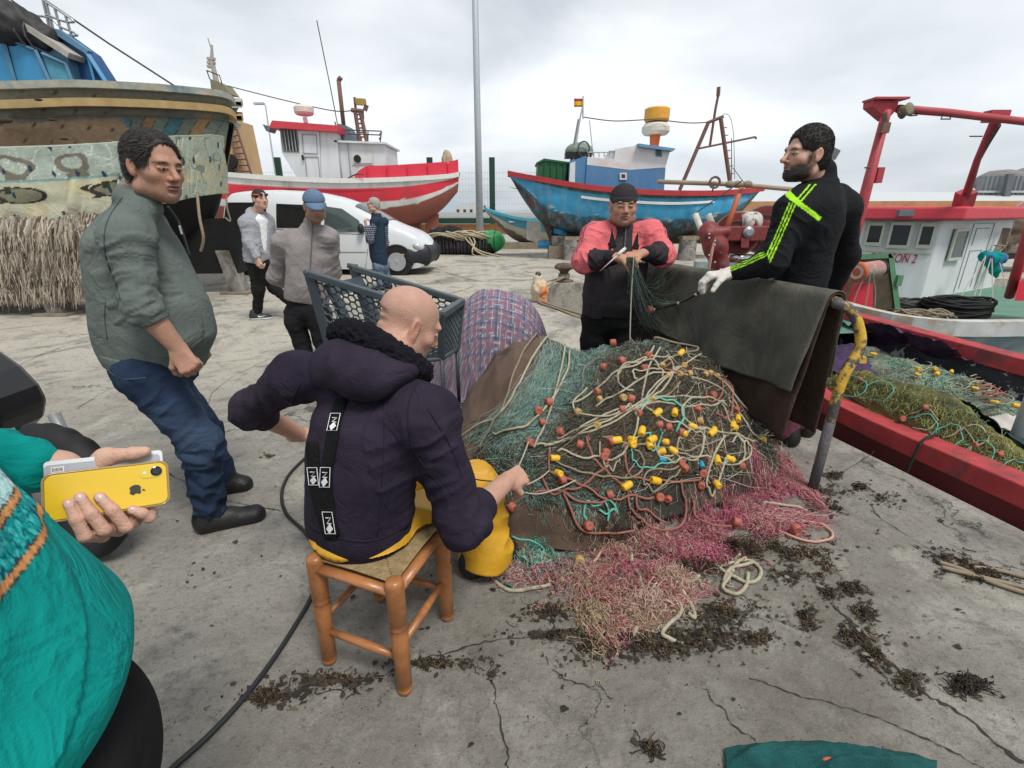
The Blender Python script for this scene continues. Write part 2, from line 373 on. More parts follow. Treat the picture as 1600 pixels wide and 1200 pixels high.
def head_col(V,skin,beard=None,brow=(.03,.02,.015),bald=False,scalp=None):
 x,y,z=V.T;c=np.tile(skin,(len(V),1));n=fbm(V*40,3)
 c=c*(1+.10*n)[:,None]
 def blend(m,col):nonlocal c;m=np.clip(m,0,1)[:,None];c=c*(1-m)+np.asarray(col)*m
 red=np.exp(-((np.abs(x)-.04)**2+(z+.03)**2)/.0006)*(y>.03)+np.exp(-(x**2+(z+.03)**2)/.0003)*(y>.08)+1.0*(np.abs(x)>.082)
 blend(red*.35,skin*A(1.15,.75,.7))
 lip=((np.abs(x)<.024)&(y>.07))*np.exp(-((z+.0585)/.008)**2);blend(lip*.6,skin*A(.85,.5,.5))
 blend(((np.abs(x)<.022)&(y>.075))*np.exp(-((z+.0585)/.0022)**2)*.8,(.06,.02,.02))
 bw=np.exp(-((z-.0265-.0*x+1.2*(np.abs(x)-.03)**2*8)/.005)**4)*np.exp(-((np.abs(x)-.033)/.02)**4)*(y>.055);blend(bw*(.85+.3*vn(V*300)),brow)
 ex,ez=np.abs(x)-.031,z-.003
 eye=(y>.078)&(np.sqrt((ex/.013)**2+(ez/.0048)**2)<1);blend(eye*1.0,(.30,.27,.25))
 blend(((ex**2+ez**2<.0049**2)&eye)*1.0,(.02,.012,.008));
 blend(np.exp(-((np.sqrt((ex/.014)**2+(ez/.0060)**2)-1)/.16)**2)*(y>.07)*np.where(ez>-.001,.6,.12),(.05,.03,.025))
 if beard is not None:
  bc,dens=beard
  m=np.clip((-.035-z-.55*np.maximum(0,.062-y)*0)/.012,0,1)*np.clip((z+.135)/.02,0,1)*np.clip((y+.012)/.02,0,1)
  side=np.clip((np.abs(x)-.052)/.008,0,1)*np.clip((y-.0)/.012,0,1)*np.clip((.045-y)/.02,0,1)*np.clip((.01-z)/.02,0,1)
  m=np.maximum(m,side);m=m*(1-lip*.9);m*=1-.8*np.exp(-((np.abs(x)-.035)**2+(z+.03)**2)/.0004)
  blend(m*dens*((.8+.4*vn(V*260))if dens<.9 else(.98+.06*vn(V*260))),bc)
 if scalp is not None:
  m=np.clip((z-.0-.9*np.maximum(y,0))/.02,0,1)*np.clip((.07-y)/.03,0,1);blend(m*scalp*(.75+.35*vn(V*60)),(.22,.17,.14))
 return c
def hair_geo(res=.003,thick=.012,line=.075,nape=-.06,cut_ear=True,top=0):
 f=Field(res);t=thick
 f.ell((0,-.02,.038+top),(.077+t,.1+t,.083+t+top));f.ell((0,-.05,-.02),(.066+t,.062+t*.8,.075),k=.03)
 f.ell((0,line+.05,.018),(.086,.07,.098),k=.014,op='s');f.ell((0,line+.06,-.05),(.11,.08,.07),k=.01,op='s')
 f.ell((0,.02,-.125),(.12,.11,.075+(-.06-nape)),k=.01,op='s')
 if cut_ear:
  for s in(-1,1):f.ell((s*.09,-.006,-.012),(.03,.024,.036),k=.006,op='s');f.ell((s*.09,.045,-.04),(.05,.05,.05),k=.01,op='s')
 return f
def xf(V,c,R,sc):return np.asarray(c)+(V*sc)@R
def islands(parts):
 Vs,Fs,Cs,n=[],[],[],0
 for V,F,C in parts:Vs.append(V);Fs.append(F+n);Cs.append(C);n+=len(V)
 return np.concatenate(Vs),np.concatenate(Fs),np.concatenate(Cs)
def make_head(c,f,u,sc=1.0,res=.003,skin=None,beard=None,brow=(.03,.02,.015),neck=None,nr=.056,scalp=None,crease=False,**kw):
 r,ff,uu=frame(f,u);R=np.array([r,ff,uu]);fl=head_geo(res/sc,**kw)
 if neck is not None:
  nb=((np.asarray(neck)-c)@R.T)/sc;fl.cap((0,-.03,-.05),nb,nr,nr*1.12,k=.03);fl.ell((0,.045,-.09),(.03,.03,.02),k=.04)if False else None
 if crease:
  fl.cap((-.05,-.105,.012),(.035,-.108,.002),.006,k=.015,op='s');fl.cap((-.045,-.098,-.022),(.045,-.1,-.02),.004,k=.014,op='s')
 V,F=fl.run();C=head_col(V,skin,beard,brow,scalp=scalp);V=xf(V,c,R,sc);return(V,F,C),R
def make_hair(parent,c,R,sc,m,res=.003,amp=.004,freq=60,seed=0,strands=0,slen=.03,**kw):
 V,F=hair_geo(res,**kw).run();N_=vnormals(V,F)
 q=V*A(freq,freq*.35,freq*.6);d=(1-np.abs(vn(q+seed)))**2-.5+.6*vn(V*28+seed)
 V=V+N_*(d*amp)[:,None];mb=MB();mb.V=[xf(V,c,R,sc)];mb.F=[tuple(q)for q in F.tolist()];mb.I=[0]*len(F);mb.n=len(V)
 o=mb.build('hair',m,parent,smooth=True)
 if strands:
  rg=np.random.default_rng(seed+5);I=rg.choice(len(V),strands);p=V[I];n=N_[I];back=np.stack([p[:,0]*2.5,-1.0+0*p[:,0],-.25-4*np.clip(.06-p[:,2],0,.2)],1)+rg.normal(size=(strands,3))*.22
  sw=vn(p*30+seed)[:,None]*np.cross(n,back)*.35;t=back+sw;t-=n*(t*n).sum(1,keepdims=True);t/=np.linalg.norm(t,axis=1,keepdims=True)+1e-9;L=(slen*(.5+.7*rg.random(strands)))[:,None];K=5;q=np.zeros((strands,K,3));lf=(.5+rg.random(strands))[:,None]
  for k in range(K):w=k/(K-1);q[:,k]=p+t*L*w-n*.002+n*((.003+slen*.06)*lf*math.sin(w*2.2))+A(0,0,-.25)*L*w*w*.4
  q=(np.asarray(c)+(q.reshape(-1,3)*sc)@R).reshape(strands,K,3);Vs,Fs,_=fast_tubes(q,np.tile(np.array([1.1,1.1,.9,.6,.15])*.0011,(strands,1)).reshape(strands,K));link('hair_strands',mkmesh('hair_strands',Vs,Fs),m,parent)
 return o
def hand(f,w,d,n,thumb,sc=1.0,curl=(.5,.5,.55,.6),tcurl=.5,spread=.10,k=.006):
 """w wrist, d direction of the fingers, n out of the palm, thumb side = thumb * cross(d, n)"""
 d=nrm(d);n=nrm(n-d*(np.asarray(n)@d));s=np.cross(d,n)*thumb;w=np.asarray(w,float)
 f.cap(w-d*.03*sc,w+d*.02*sc,.026*sc,.027*sc,k=.01,flat=(n,.78))
 for o,a in((-.026,.080),(-.009,.086),(.009,.088),(.026,.084)):f.cap(w+d*.012*sc+s*o*.55*sc,w+d*a*sc+s*o*sc,.0165*sc,.0125*sc,k=.012,flat=(n,.85))
 f.cap(w+d*.02*sc+s*.02*sc+n*.006*sc,w+d*.05*sc+s*.028*sc+n*.01*sc,.016*sc,.013*sc,k=.015)
 for i,(o,a,L)in enumerate(((.028,.086,(.042,.025,.02)),(.009,.09,(.046,.029,.021)),(-.010,.087,(.043,.027,.021)),(-.028,.079,(.034,.021,.018)))):
  p=w+(d*a+s*o)*sc;th=.12;c=curl[i];dd=nrm(d+s*o*spread/.028)
  for j,l in enumerate(L):
   th+=c*(1.0,1.25,.8)[j];q=p+(dd*math.cos(th)+n*math.sin(th))*l*sc
   f.cap(p,q,(.0098,.0088,.0078)[j]*sc,(.0090,.008,.0068)[j]*sc,k=k);p=q
 p=w+(d*.025+s*.026+n*.004)*sc;a=tcurl
 for j,l in enumerate((.042,.032,.026)):
  dirv=nrm(d*(.75-.1*j)+s*(.75-a*.9*j*.6)+n*(.25+a*(j+.4)*.5));q=p+dirv*l*sc
  f.cap(p,q,(.0135,.011,.0095)[j]*sc,(.0115,.0098,.008)[j]*sc,k=.008 if j==0 else k);p=q
 return f
def skin_col(V,skin,amt=.1):return skin*(1+amt*fbm(V*45,3))[:,None]
def solid(V,col,amt=.04):return np.asarray(col)*(1+amt*vn(V*30))[:,None]
def body_core(pts,col):
 """plain coarse body under the clothes"""
 f=Field(.014)
 (o,top),rs=pts[0];f.chain([o,o+(top-o)*.66,top-(top-o)*.05],[rs[0]*.75,rs[1]*.6,.04],k=.04)
 for ch,rs in pts[1:]:f.chain(ch,rs,k=.04)
 V,F=f.run();return V,F,solid(V,col)
def garment(name,f,m,parent,segs=(),amp=.005,freq=26,gen=.004,gfreq=9,colf=None,label=None,clip=None,extra=None):
 V,F=f.run(clip);N_=vnormals(V,F)
 q=V*gfreq;d=(1-np.abs(vn(q*A(1,1,.55)+11)))**3-.35+.5*vn(q*2.3+5)*.5
 V=V+N_*(d*gen)[:,None]
 if segs:V=wrinkle(V,N_,segs,amp,freq)
 if extra is not None:V=extra(V,N_)
 C=colf(V)if colf is not None else None
 return link(name,mkmesh(name,V,F,True,C),m,parent,label)
def shoe(name,heel,toe,m,parent,w=.048,h=.10,label=None,colf=None,boot=0,res=.006,tilt=0):
 heel,toe=np.asarray(heel,float),np.asarray(toe,float);d=toe-heel;d[2]=0;L=np.linalg.norm(d);d/=L;s=A(d[1],-d[0],0)
 g=heel[2];f=Field(res);z=A(0,0,1)
 f.cap(heel+d*.045+z*.03,toe-d*.05+z*.024,.043,.047,k=.02,flat=(s,w/.046));f.cap(heel+d*.04+z*.06,heel+d*L*.5+z*.055,.040,.036,k=.03)
 f.cap(heel+d*.05+z*.05,heel+d*.055+z*h,.042,.045,k=.03)
 if boot:f.cap(heel+d*.06+z*h,heel+d*.07+z*(h+boot),.055,.06,k=.03)
 V,F=f.run(lambda X,Y,Z:(g+.002-Z));
 N_=vnormals(V,F);V=V+N_*(.0012*vn(V*60))[:,None]*(V[:,2:]>g+.02)
 C=colf(V,g,heel,d)if colf else None
 o=link(name,mkmesh(name,V,F,True,C),m,parent,label)
 so=MB();ring=[]
 for k in range(25):
  t=k/24;
 return o
def laces(parent,heel,toe,m):
 heel,toe=np.asarray(heel,float),np.asarray(toe,float);d=toe-heel;L=np.linalg.norm(d);d/=L;s=A(d[1],-d[0],0);mb=MB()
 for i in range(4):
  c=heel+d*L*(.42+.07*i)+A(0,0,.094-.011*i);mb.tube([c-s*.03-A(0,0,.014),c,c+s*.03-A(0,0,.014)],.0028,4)
 for sg in(-1,1):
  c=heel+d*L*.4+A(0,0,.098);mb.tube(smooth_pts([c,c+s*.03*sg+A(0,0,.02),c+s*.045*sg,c+s*.02*sg]),.0022,4)
 mb.build('laces',m,parent)
skinM=mat('skin',attr=True,rough=.5,var=.07,vscale=30,bump=.35,bscale=190,sss=.08,spec=.35,col2=(.50,.22,.16),mix=(26,.66,.12))
hairD=mat('dark_hair',(.018,.014,.012),rough=.55,var=.5,vscale=90,bump=.5,bscale=220)
hairG=mat('grey_hair',(.32,.31,.30),rough=.7,var=.35,vscale=90,bump=.5,bscale=200)
def cloth(n,c=(.5,.5,.5),**k):return mat(n,c,rough=k.pop('rough',.9),var=k.pop('var',.16),vscale=k.pop('vscale',7),bump=k.pop('bump',.25),bscale=k.pop('bscale',240),spec=.2,crease=k.pop('crease',7),**k)
clothA=cloth('painted_cloth',(.5,.5,.5),attr=True)
dist=lambda a,b:round(float(np.linalg.norm(a-b)),2)
# ------------------------------------------------------------------ 1. big man in the green jumper
def man_green():
 t=thing('person','big man in grey green jumper and blue jeans standing side on, fist at hip','person',G(330,800))
 Y=2.05;o,top=P(240,548,Y),P(214,303,Y);r,f,u=frame((1,-.12,0),top-o);L=dist(o,top)
 H=P(243,262,Y-.02)
 hf=nrm((.89,-.34,-.24));head,R=make_head(H,hf,(.16,-.04,1),1.0,.0026,SK['tan'],beard=((.12,.09,.08),.35),neck=P(210,316,Y+.02),nr=.060,jaw=1.15,nose=1.05)
 sk=SK['tan'];sh=P(192,372,Y-.2);el=P(222,478,Y-.25);wr=P(277,543,Y-.22);shl=P(232,372,Y+.2);ell_=P(265,470,Y+.27);wrl=P(310,530,Y+.2)
 fl=Field(.003);fl.chain([el,wr],[.050,.030],k=.02);hand(fl,wr,P(300,580,Y-.24)-wr,A(-.35,.9,-.2),-1,1.05,(1.2,1.25,1.3,1.3),.9);V1,F1=fl.run()
 fr=Field(.004);fr.chain([ell_,wrl],[.048,.030],k=.02);hand(fr,wrl,A(.3,-.2,-1),A(-.3,-.8,0),1,1.05,(.7,.7,.8,.8));V2,F2=fr.run()
 hip,hipl=P(240,585,Y-.12),P(255,585,Y+.12);kn,an=P(312,690,1.93),P(327,800,1.93);knl,anl=P(316,670,2.2),P(345,752,2.24)
 core=body_core([([o,top],[.14,.12]),([sh,el],[.045,.04]),([shl,ell_],[.045,.04]),([hip,kn,an],[.08,.05,.04]),([hipl,knl,anl],[.08,.05,.04])],sk)
 V,F,C=islands([head,(V1,F1,skin_col(V1,sk)),(V2,F2,skin_col(V2,sk)),core]);link('body',mkmesh('body',V,F,True,C),skinM,t)
 make_hair(t,H,R,1.0,mat('greying_hair',(.045,.04,.036),rough=.6,var=.6,vscale=60,bump=.5,bscale=220),.003,.0016,46,3,strands=8000,slen=.034,thick=.0055,line=.056,nape=-.085,top=.003)
 g=Field(.007)
 g.loft([(0,0,.01,.175,.185),(.04,0,.01,.185,.20),(.2*L,0,.025,.195,.228),(.4*L,0,.015,.195,.208),(.6*L,0,-.02,.19,.165),(.78*L,0,-.04,.175,.13),(.90*L,0,-.035,.115,.095),(L,0,.0,.06,.07)],o-u*.03,r,f,u)
 g.chain([P(203,350,Y-.11),sh+A(.015,0,0),el],[.075,.078,.062],k=.05);g.cap(el,el+(wr-el)*.16,.062,.053,k=.03)
 g.chain([P(226,352,Y+.13),shl,ell_,ell_+(wrl-ell_)*.2],[.085,.082,.064,.055],k=.05)
 g.chain([P(202,310,Y-.03),P(228,322,Y-.04)],[.055,.055],k=.03)
 a,b=el,el+(wr-el)*.16
 cuff=el+(wr-el)*.2
 jm=cloth('green_jersey',(.125,.150,.138),var=.12)
 jo=garment('jumper',g,jm,t,[(sh,el,1.3),(el,b,1.6),(shl,ell_,1.2),(o,top,.12)],.0075,34,.008,4.5)
 cf=MB();d=nrm(wr-el);cf.tube([el+d*.02,el+d*.035,cuff+d*.03,cuff+d*.034],[.055,.0585,.0555,.05],24);cf.build('cuff',jm,t,smooth=True)
 cs=Caster(jo.data)
 for q_ in([(192,308),(176,330),(166,352),(163,380),(168,410),(180,440),(188,468)],[(165,470),(164,500),(168,530)]):
  pp=[cs(x,y,.0005)for x,y in smooth_pts([np.array(v,float)for v in q_],6)];pp=[v for v in pp if v is not None];MB().tube(pp,.0022,5).build('seam',cloth('seam_green',(.06,.075,.068)),t,smooth=True)
 hb=Field(.006);hb.loft([(-.035,0,.01,.172,.182),(.0,0,.01,.182,.194),(.03,0,.01,.185,.198)],o-u*.02,r,f,u);garment('hem',hb,jm,t,gen=.001)
 pk=MB();pk.tube(smooth_pts([P(262,322,Y-.12),P(278,345,Y-.1),P(288,372,Y-.1),P(296,400,Y-.11)]),[.01]*19,6,flat=.35);pk.build('placket',cloth('dark_green_rib',(.03,.045,.04)),t,smooth=True)
 zp=MB();zp.cyl(P(280,352,Y-.14),P(284,366,Y-.14),.004,n=6);zp.build('zip_pull',mat('steel',(.5,.5,.5),.35,1),t)
 co_=Field(.005);c0=P(218,308,Y);co_.loft([(-.01,0,0,.075,.085),(.035,0,.004,.069,.076)],c0,r,f,u,n=2);co_.cap(c0-u*.02,c0+u*.15,.062,op='s',k=.004);garment('collar',co_,jm,t,gen=.002)
 tr=Field(.007);jb=nrm(A(0,0,1))
 tr.ell((hip+hipl)/2+A(-.0,0,.03),(.150,.165,.12),k=.04);tr.chain([hip+A(-.02,0,0),kn,an+A(0,0,.02)],[.112,.076,.064],k=.05);tr.chain([hipl+A(-.02,0,0),knl,anl+A(0,0,.02)],[.112,.076,.064],k=.05)
 tr.cap(o+A(0,0,-.02),o+A(0,0,.03),.155,k=.04)
 jeans=lambda V:np.where((fbm(V*6+3,3)+1.5*np.exp(-((V[:,2]-.62)/.12)**2)-.55>.25)[:,None],.5,.5)*0+A(.016,.030,.062)*(1+.3*fbm(V*12,3))[:,None]+A(.05,.075,.11)*(np.clip(fbm(V*5,2)+1.1*np.exp(-((V[:,2]-.55)/.16)**2)-.35,0,1)*.8)[:,None]
 garment('jeans',tr,clothA,t,[(hip,kn,1.0),(kn,an,1.7),(hipl,knl,.8),(knl,anl,1.5)],.011,17,.008,9,colf=jeans)
 bl=mat('black_leather',(.012,.012,.012),rough=.45,var=.2,bump=.3,bscale=120)
 for hh,tt in((G(303,838)+A(-.01,.03,0),G(418,806)),(G(335,775)+A(0,.03,0),G(398,760))):
  s_=shoe('shoe',hh,tt,bl,t,.05,.12);laces(t,hh,tt,bl)
 pocket=MB();pocket.tube(smooth_pts([P(168,578,1.86),P(190,592,1.82),P(228,590,1.8)]),.0025,4);pocket.build('pocket_seam',cloth('denim_seam',(.05,.07,.11)),t)
def cap_hat(parent,H,R,sc,m):
 f=Field(.0045);f.ell((0,-.012,.045),(.086,.105,.082));V,F=f.run(lambda X,Y,Z:(.040+.12*Y-Z)+0*X)
 link('cap',mkmesh('cap',xf(V,H,R,sc),F,True),m,parent)
 g=[]
 for i in range(13):
  a=math.radians(-62+124*i/12);row=[]
  for j in range(7):
   q=j/6;rr=1+q*.72*math.cos(a*1.05);row.append(xf(A(.085*math.sin(a)*(1+.10*q),.092*math.cos(a)*rr+.0,.05-.022*q*math.cos(a)-.012*math.sin(a)**2-.02*q*q)[None],H,R,sc)[0])
  g.append(row)
 MB().grid(np.array(g),.004).build('peak',m,parent,smooth=True)
def man_cap():
 t=thing('person','man in blue baseball cap and grey fleece, hands behind his back, looking down','person',A(-2.0,4.45,0))
 Y=4.45;o,top=P(479,470,Y),P(487,358,Y);r,f,u=frame((.42,-.9,0),top-o);L=dist(o,top);H=P(492,322,Y-.06)
 head,R=make_head(H,(.42,-.72,-.45),(.1,-.25,1),1.03,.0045,SK['olive'],beard=((.06,.05,.045),.55),neck=P(487,355,Y+.02),nr=.06,jaw=1.1)
 shr,elr,wrr=P(441,378,Y+.0),P(432,432,Y+.1),P(462,452,Y+.26);shl,ell_,wrl=P(513,372,Y+.0),P(520,425,Y+.12),P(490,452,Y+.26)
 fh=Field(.006);hand(fh,wrr,A(1,0,-.1),A(0,1,0),1,1,(.5,.5,.5,.5));hand(fh,wrl,A(-1,.1,-.2),A(0,1,0),-1,1,(.4,.4,.4,.4));Vh,Fh=fh.run()
 hr_,hl=P(463,492,Y),P(500,492,Y);gr=lambda p,z:A(p[0],p[1]-.0,z);x0,x1=P(472,560,Y)[0],P(505,560,Y)[0]
 knr,knl=A(x0+.0,Y-.02,.45),A(x1,Y-.02,.45);anr,anl=A(x0+.02,Y+.03,.08),A(x1+.02,Y+.03,.08)
 core=body_core([([o,top],[.13,.11]),([shr,elr,wrr],[.05,.04,.035]),([shl,ell_,wrl],[.05,.04,.035]),([hr_,knr,anr],[.07,.05,.04]),([hl,knl,anl],[.07,.05,.04])],SK['olive'])
 V,F,C=islands([head,(Vh,Fh,skin_col(Vh,SK['olive'])),core]);link('body',mkmesh('body',V,F,True,C),skinM,t)
 make_hair(t,H,R,1.03,hairD,.0045,.002,60,4,thick=.005,line=.06,nape=-.05)
 cap_hat(t,H,R,1.05,cloth('faded_blue_cotton',(.11,.17,.26)))
 g=Field(.010);g.loft([(0,0,0,.19,.135),(.1*L,0,.01,.195,.145),(.35*L,0,.015,.19,.14),(.6*L,0,.01,.195,.135),(.8*L,0,0,.19,.12),(.93*L,0,-.01,.13,.095),(L+.02,0,0,.07,.075)],o,r,f,u)
 g.chain([shr+(top-shr)*.3,shr,elr,wrr],[.08,.078,.066,.05],k=.06);g.chain([shl+(top-shl)*.3,shl,ell_,wrl],[.08,.078,.066,.05],k=.06)
 g.cap(top-u*.02,top+u*.05-f*.01,.07,.066,k=.03)
 fm=cloth('grey_fleece',(.26,.235,.23),bump=.5,bscale=160)
 garment('fleece',g,fm,t,[(shr,elr,1),(elr,wrr,1),(shl,ell_,1),(o,top,.25)],.011,16,.009,6)
 zp=MB();zp.tube(smooth_pts([top+f*.078+u*.06,o+u*.85*L+f*.118,o+u*.6*L+f*.152,o+u*.35*L+f*.165]),.005,5);zp.build('zip',cloth('zip_grey',(.12,.12,.12)),t,smooth=True)
 tr=Field(.010);tr.ell((hr_+hl)/2+A(0,0,.06),(.175,.135,.15),k=.05);tr.chain([hr_,knr,anr+A(0,0,.02)],[.105,.085,.078],k=.05);tr.chain([hl,knl,anl+A(0,0,.02)],[.105,.085,.078],k=.04)
 garment('trousers',tr,cloth('black_cotton',(.014,.014,.017)),t,[(hr_,knr,1),(knr,anr,1),(hl,knl,1),(knl,anl,1)],.008,16,.006,7)
 for a in(anr,anl):shoe('shoe',A(a[0]-.03,a[1]+.07,0),A(a[0]+.1,a[1]-.19,0),mat('black_leather'),t,res=.009)
def man_hoodie():
 t=thing('person','man walking in a light grey hoodie with orange banded sunglasses on his forehead','person',G(405,500))
 Y=6.55;o,top=P(404,407,Y),P(403,333,Y);r,f,u=frame((.85,-.5,0),top-o);L=dist(o,top);H=P(407,311,Y-.03);sk=SK['fair']
 head,R=make_head(H,(.8,-.6,-.02),(0,0,1),.98,.006,sk,beard=((.2,.14,.11),.25),neck=P(402,332,Y+.02),nr=.056)
 shr,elr,wrr=P(384,347,Y-.1),P(390,378,Y-.16),P(402,403,Y-.22);shl,ell_,wrl=P(418,345,Y+.15),P(428,380,Y+.25),P(436,402,Y+.2)
 fh=Field(.006);hand(fh,wrr,A(.25,-.1,-1),A(.2,.9,0),-1,1.05,(.7,.7,.8,.8));hand(fh,wrl,A(.3,-.1,-1),A(0,-1,0),1,1,(.6,.6,.6,.6));Vh,Fh=fh.run()
 hr_,knr,anr=P(399,415,Y-.05),P(404,452,Y-.02),P(402,492,Y+.06);hl,knl,anl=P(412,415,Y+.07),P(428,450,Y+.1),A(-2.93,Y+.15,.10)
 core=body_core([([o,top],[.12,.1]),([shr,elr,wrr],[.05,.04,.03]),([shl,ell_,wrl],[.05,.04,.03]),([hr_,knr,anr],[.06,.045,.04]),([hl,knl,anl],[.06,.045,.04])],sk)
 V,F,C=islands([head,(Vh,Fh,skin_col(Vh,sk)),core]);link('body',mkmesh('body',V,F,True,C),skinM,t)
 make_hair(t,H,R,.98,hairD,.005,.002,60,8,thick=.006,line=.072,nape=-.05)
 sg=MB();w=lambda x,y,z:xf(A(x,y,z)[None],H,R,.98)[0]
 for s in(-1,1):sg.ell(w(s*.034,.096,.052),(.026,.012,.018),R)
 sg.build('sunglasses',mat('dark_lens',(.02,.025,.03),.1),t,smooth=True)
 st=MB();st.tube([w(.09*math.sin(a),-.01+.105*math.cos(a),.05)for a in np.linspace(.5,2*math.pi-.5,24)],.006,5);st.build('glasses_band',mat('orange_rubber',(.75,.12,.04)),t)
 ts=Field(.01);ts.loft([(.2*L,0,.0,.13,.13),(.9*L,0,.012,.11,.105),(L,0,0,.07,.07)],o,r,f,u);garment('tee_shirt',ts,cloth('white_cotton',(.75,.76,.78)),t,gen=.006,clip=None)
 g=Field(.009);g.loft([(-.02,0,0,.18,.13),(.1*L,0,0,.185,.14),(.5*L,0,0,.185,.135),(.8*L,0,0,.18,.12),(.95*L,0,-.01,.12,.09),(L,0,0,.08,.07)],o,r,f,u)
 g.chain([shr+(top-shr)*.3,shr,elr,wrr+(elr-wrr)*.1],[.075,.07,.06,.045],k=.06);g.chain([shl+(top-shl)*.3,shl,ell_,wrl],[.075,.07,.06,.045],k=.06)
 g.ell(top-f*.09-u*.03,(.11,.07,.09),[r,f,u],k=.04);g.cap(o+f*.17+u*.3*L,top+f*.13-u*.0,.05,.06,k=.02,op='s')
 garment('hoodie',g,cloth('grey_marl',(.30,.31,.34)),t,[(shr,elr,1),(elr,wrr,1.2),(o,top,.25)],.009,18,.007,7)
 tr=Field(.01);tr.ell((hr_+hl)/2+A(0,0,.05),(.16,.13,.12),k=.05);tr.chain([hr_,knr,anr],[.10,.072,.055],k=.05);tr.chain([hl,knl,anl],[.10,.07,.055],k=.04)
 garment('joggers',tr,cloth('black_jersey',(.013,.013,.013)),t,[(hr_,knr,1),(knr,anr,1.3),(hl,knl,1),(knl,anl,1)],.008,18,.005,7)
 def sc_(V,g,h,d):z=V[:,2]-g;return np.where((z<.028)[:,None],A(.7,.7,.7),A(.02,.025,.035))
 trm=mat('trainer',attr=True,rough=.6,var=.05)
 h1,t1=G(391,500)+A(0,0,0),G(426,498);shoe('trainer',h1,t1,trm,t,colf=sc_,res=.006);shoe('trainer',A(anl[0]-.07,anl[1],.02),A(anl[0]+.2,anl[1]-.03,.02),trm,t,colf=sc_,res=.009)
 sw=MB();d=nrm(t1-h1);n=A(d[1],-d[0],0);b=h1+d*.11+n*.052
 sw.prism([b+d*x_+A(0,0,z_)for x_,z_ in((.0,.05),(.02,.037),(.11,.062),(.03,.052),(.008,.068))],n*.003);sw.build('swoosh_mark',mat('white_print',(.8,.8,.8)),t)
 sk_=MB();sk_.cyl(anr+A(0,0,-.01),anr+A(0,0,.03),.045,n=14);sk_.build('sock',cloth('white_cotton'),t,smooth=True)
def man_vest():
 t=thing('person','grey haired man in navy vest and checked shirt by the van, hand at chin','person',A(-2.6,9.3,0))
 Y=9.3;o,top=P(594,412,Y),P(588,335,Y);r,f,u=frame((-.93,-.35,0),top-o);L=dist(o,top);H=P(583,320,Y-.02);sk=SK['fair']
 head,R=make_head(H,(-.97,-.25,-.08),(0,0,1),1.0,.007,sk,neck=P(590,338,Y+.02),nr=.056)
 shl,ell_,wrl=P(585,347,Y-.17),P(578,375,Y-.25),P(572,353,Y-.2);shr,elr,wrr=P(600,347,Y+.15),P(602,380,Y+.2),P(585,392,Y+.1)
 fh=Field(.006);hand(fh,wrl,A(-.1,0,1),A(.6,.6,.1),1,1.05,(.8,.8,.8,.8));Vh,Fh=fh.run()
 gx=P(597,440,Y)[0];hr_,knr,anr=o+A(.0,.1,-.05),A(gx+.05,Y+.1,.46),A(gx+.08,Y+.1,.08);hl,knl,anl=o+A(0,-.1,-.05),A(gx-.02,Y-.1,.46),A(gx,Y-.1,.08)
 core=body_core([([o,top],[.13,.1]),([shr,elr,wrr],[.05,.04,.03]),([shl,ell_,wrl],[.05,.04,.03]),([hr_,knr,anr],[.06,.045,.04]),([hl,knl,anl],[.06,.045,.04])],sk)
 V,F,C=islands([head,(Vh,Fh,skin_col(Vh,sk)),core]);link('body',mkmesh('body',V,F,True,C),skinM,t)
 make_hair(t,H,R,1,hairG,.006,.003,50,8,thick=.009,line=.062,nape=-.07)
 gl=MB();w=lambda x,y,z:xf(A(x,y,z)[None],H,R,1)[0]
 for s in(-1,1):
  gl.tube([w(s*.033+.02*math.cos(a),.1,.005+.016*math.sin(a))for a in np.linspace(0,6.28,12)],.002,4);gl.cyl(w(s*.055,.098,.012),w(s*.082,0,.012),.002,n=4)
 gl.build('glasses',mat('black_plastic',(.01,.01,.01),.4),t)
 sl=Field(.011);sl.chain([shl,ell_,wrl+(ell_-wrl)*.15],[.072,.06,.045],k=.05);sl.chain([shr,elr,wrr],[.072,.06,.045],k=.05)
 def chk(V):
  a,b=(V[:,2]*28)%1,((V[:,0]+V[:,1])*28)%1;q=(a<.35).astype(int)+(b<.35);return np.array([(.022,.028,.045),(.10,.12,.16),(.42,.44,.48)])[q]
 garment('shirt_sleeves',sl,clothA,t,gen=.008,colf=chk)
 g=Field(.010);g.loft([(0,0,0,.19,.135),(.12*L,0,.02,.2,.155),(.4*L,0,.02,.2,.155),(.7*L,0,.0,.185,.135),(.88*L,0,-.01,.15,.115),(L+.02,0,0,.085,.08)],o,r,f,u)
 g.ell(shl,(.085,.085,.085),k=.05);g.ell(shr,(.085,.085,.085),k=.05)
 garment('vest',g,cloth('navy_quilt',(.018,.035,.058)),t,[(o,top,.8)],.006,12,.006,7)
 tr=Field(.011);tr.ell((hr_+hl)/2,(.15,.18,.13),k=.05);tr.chain([hr_,knr,anr],[.1,.08,.07],k=.05);tr.chain([hl,knl,anl],[.1,.08,.07],k=.05)
 garment('jeans',tr,cloth('pale_denim',(.11,.16,.23),var=.35),t,[(hr_,knr,1),(hl,knl,1)],.008,18,.006,7)
 for a in(anr,anl):shoe('shoe',A(a[0]+.08,a[1],0),A(a[0]-.2,a[1]-.03,0),mat('black_leather'),t,res=.01)
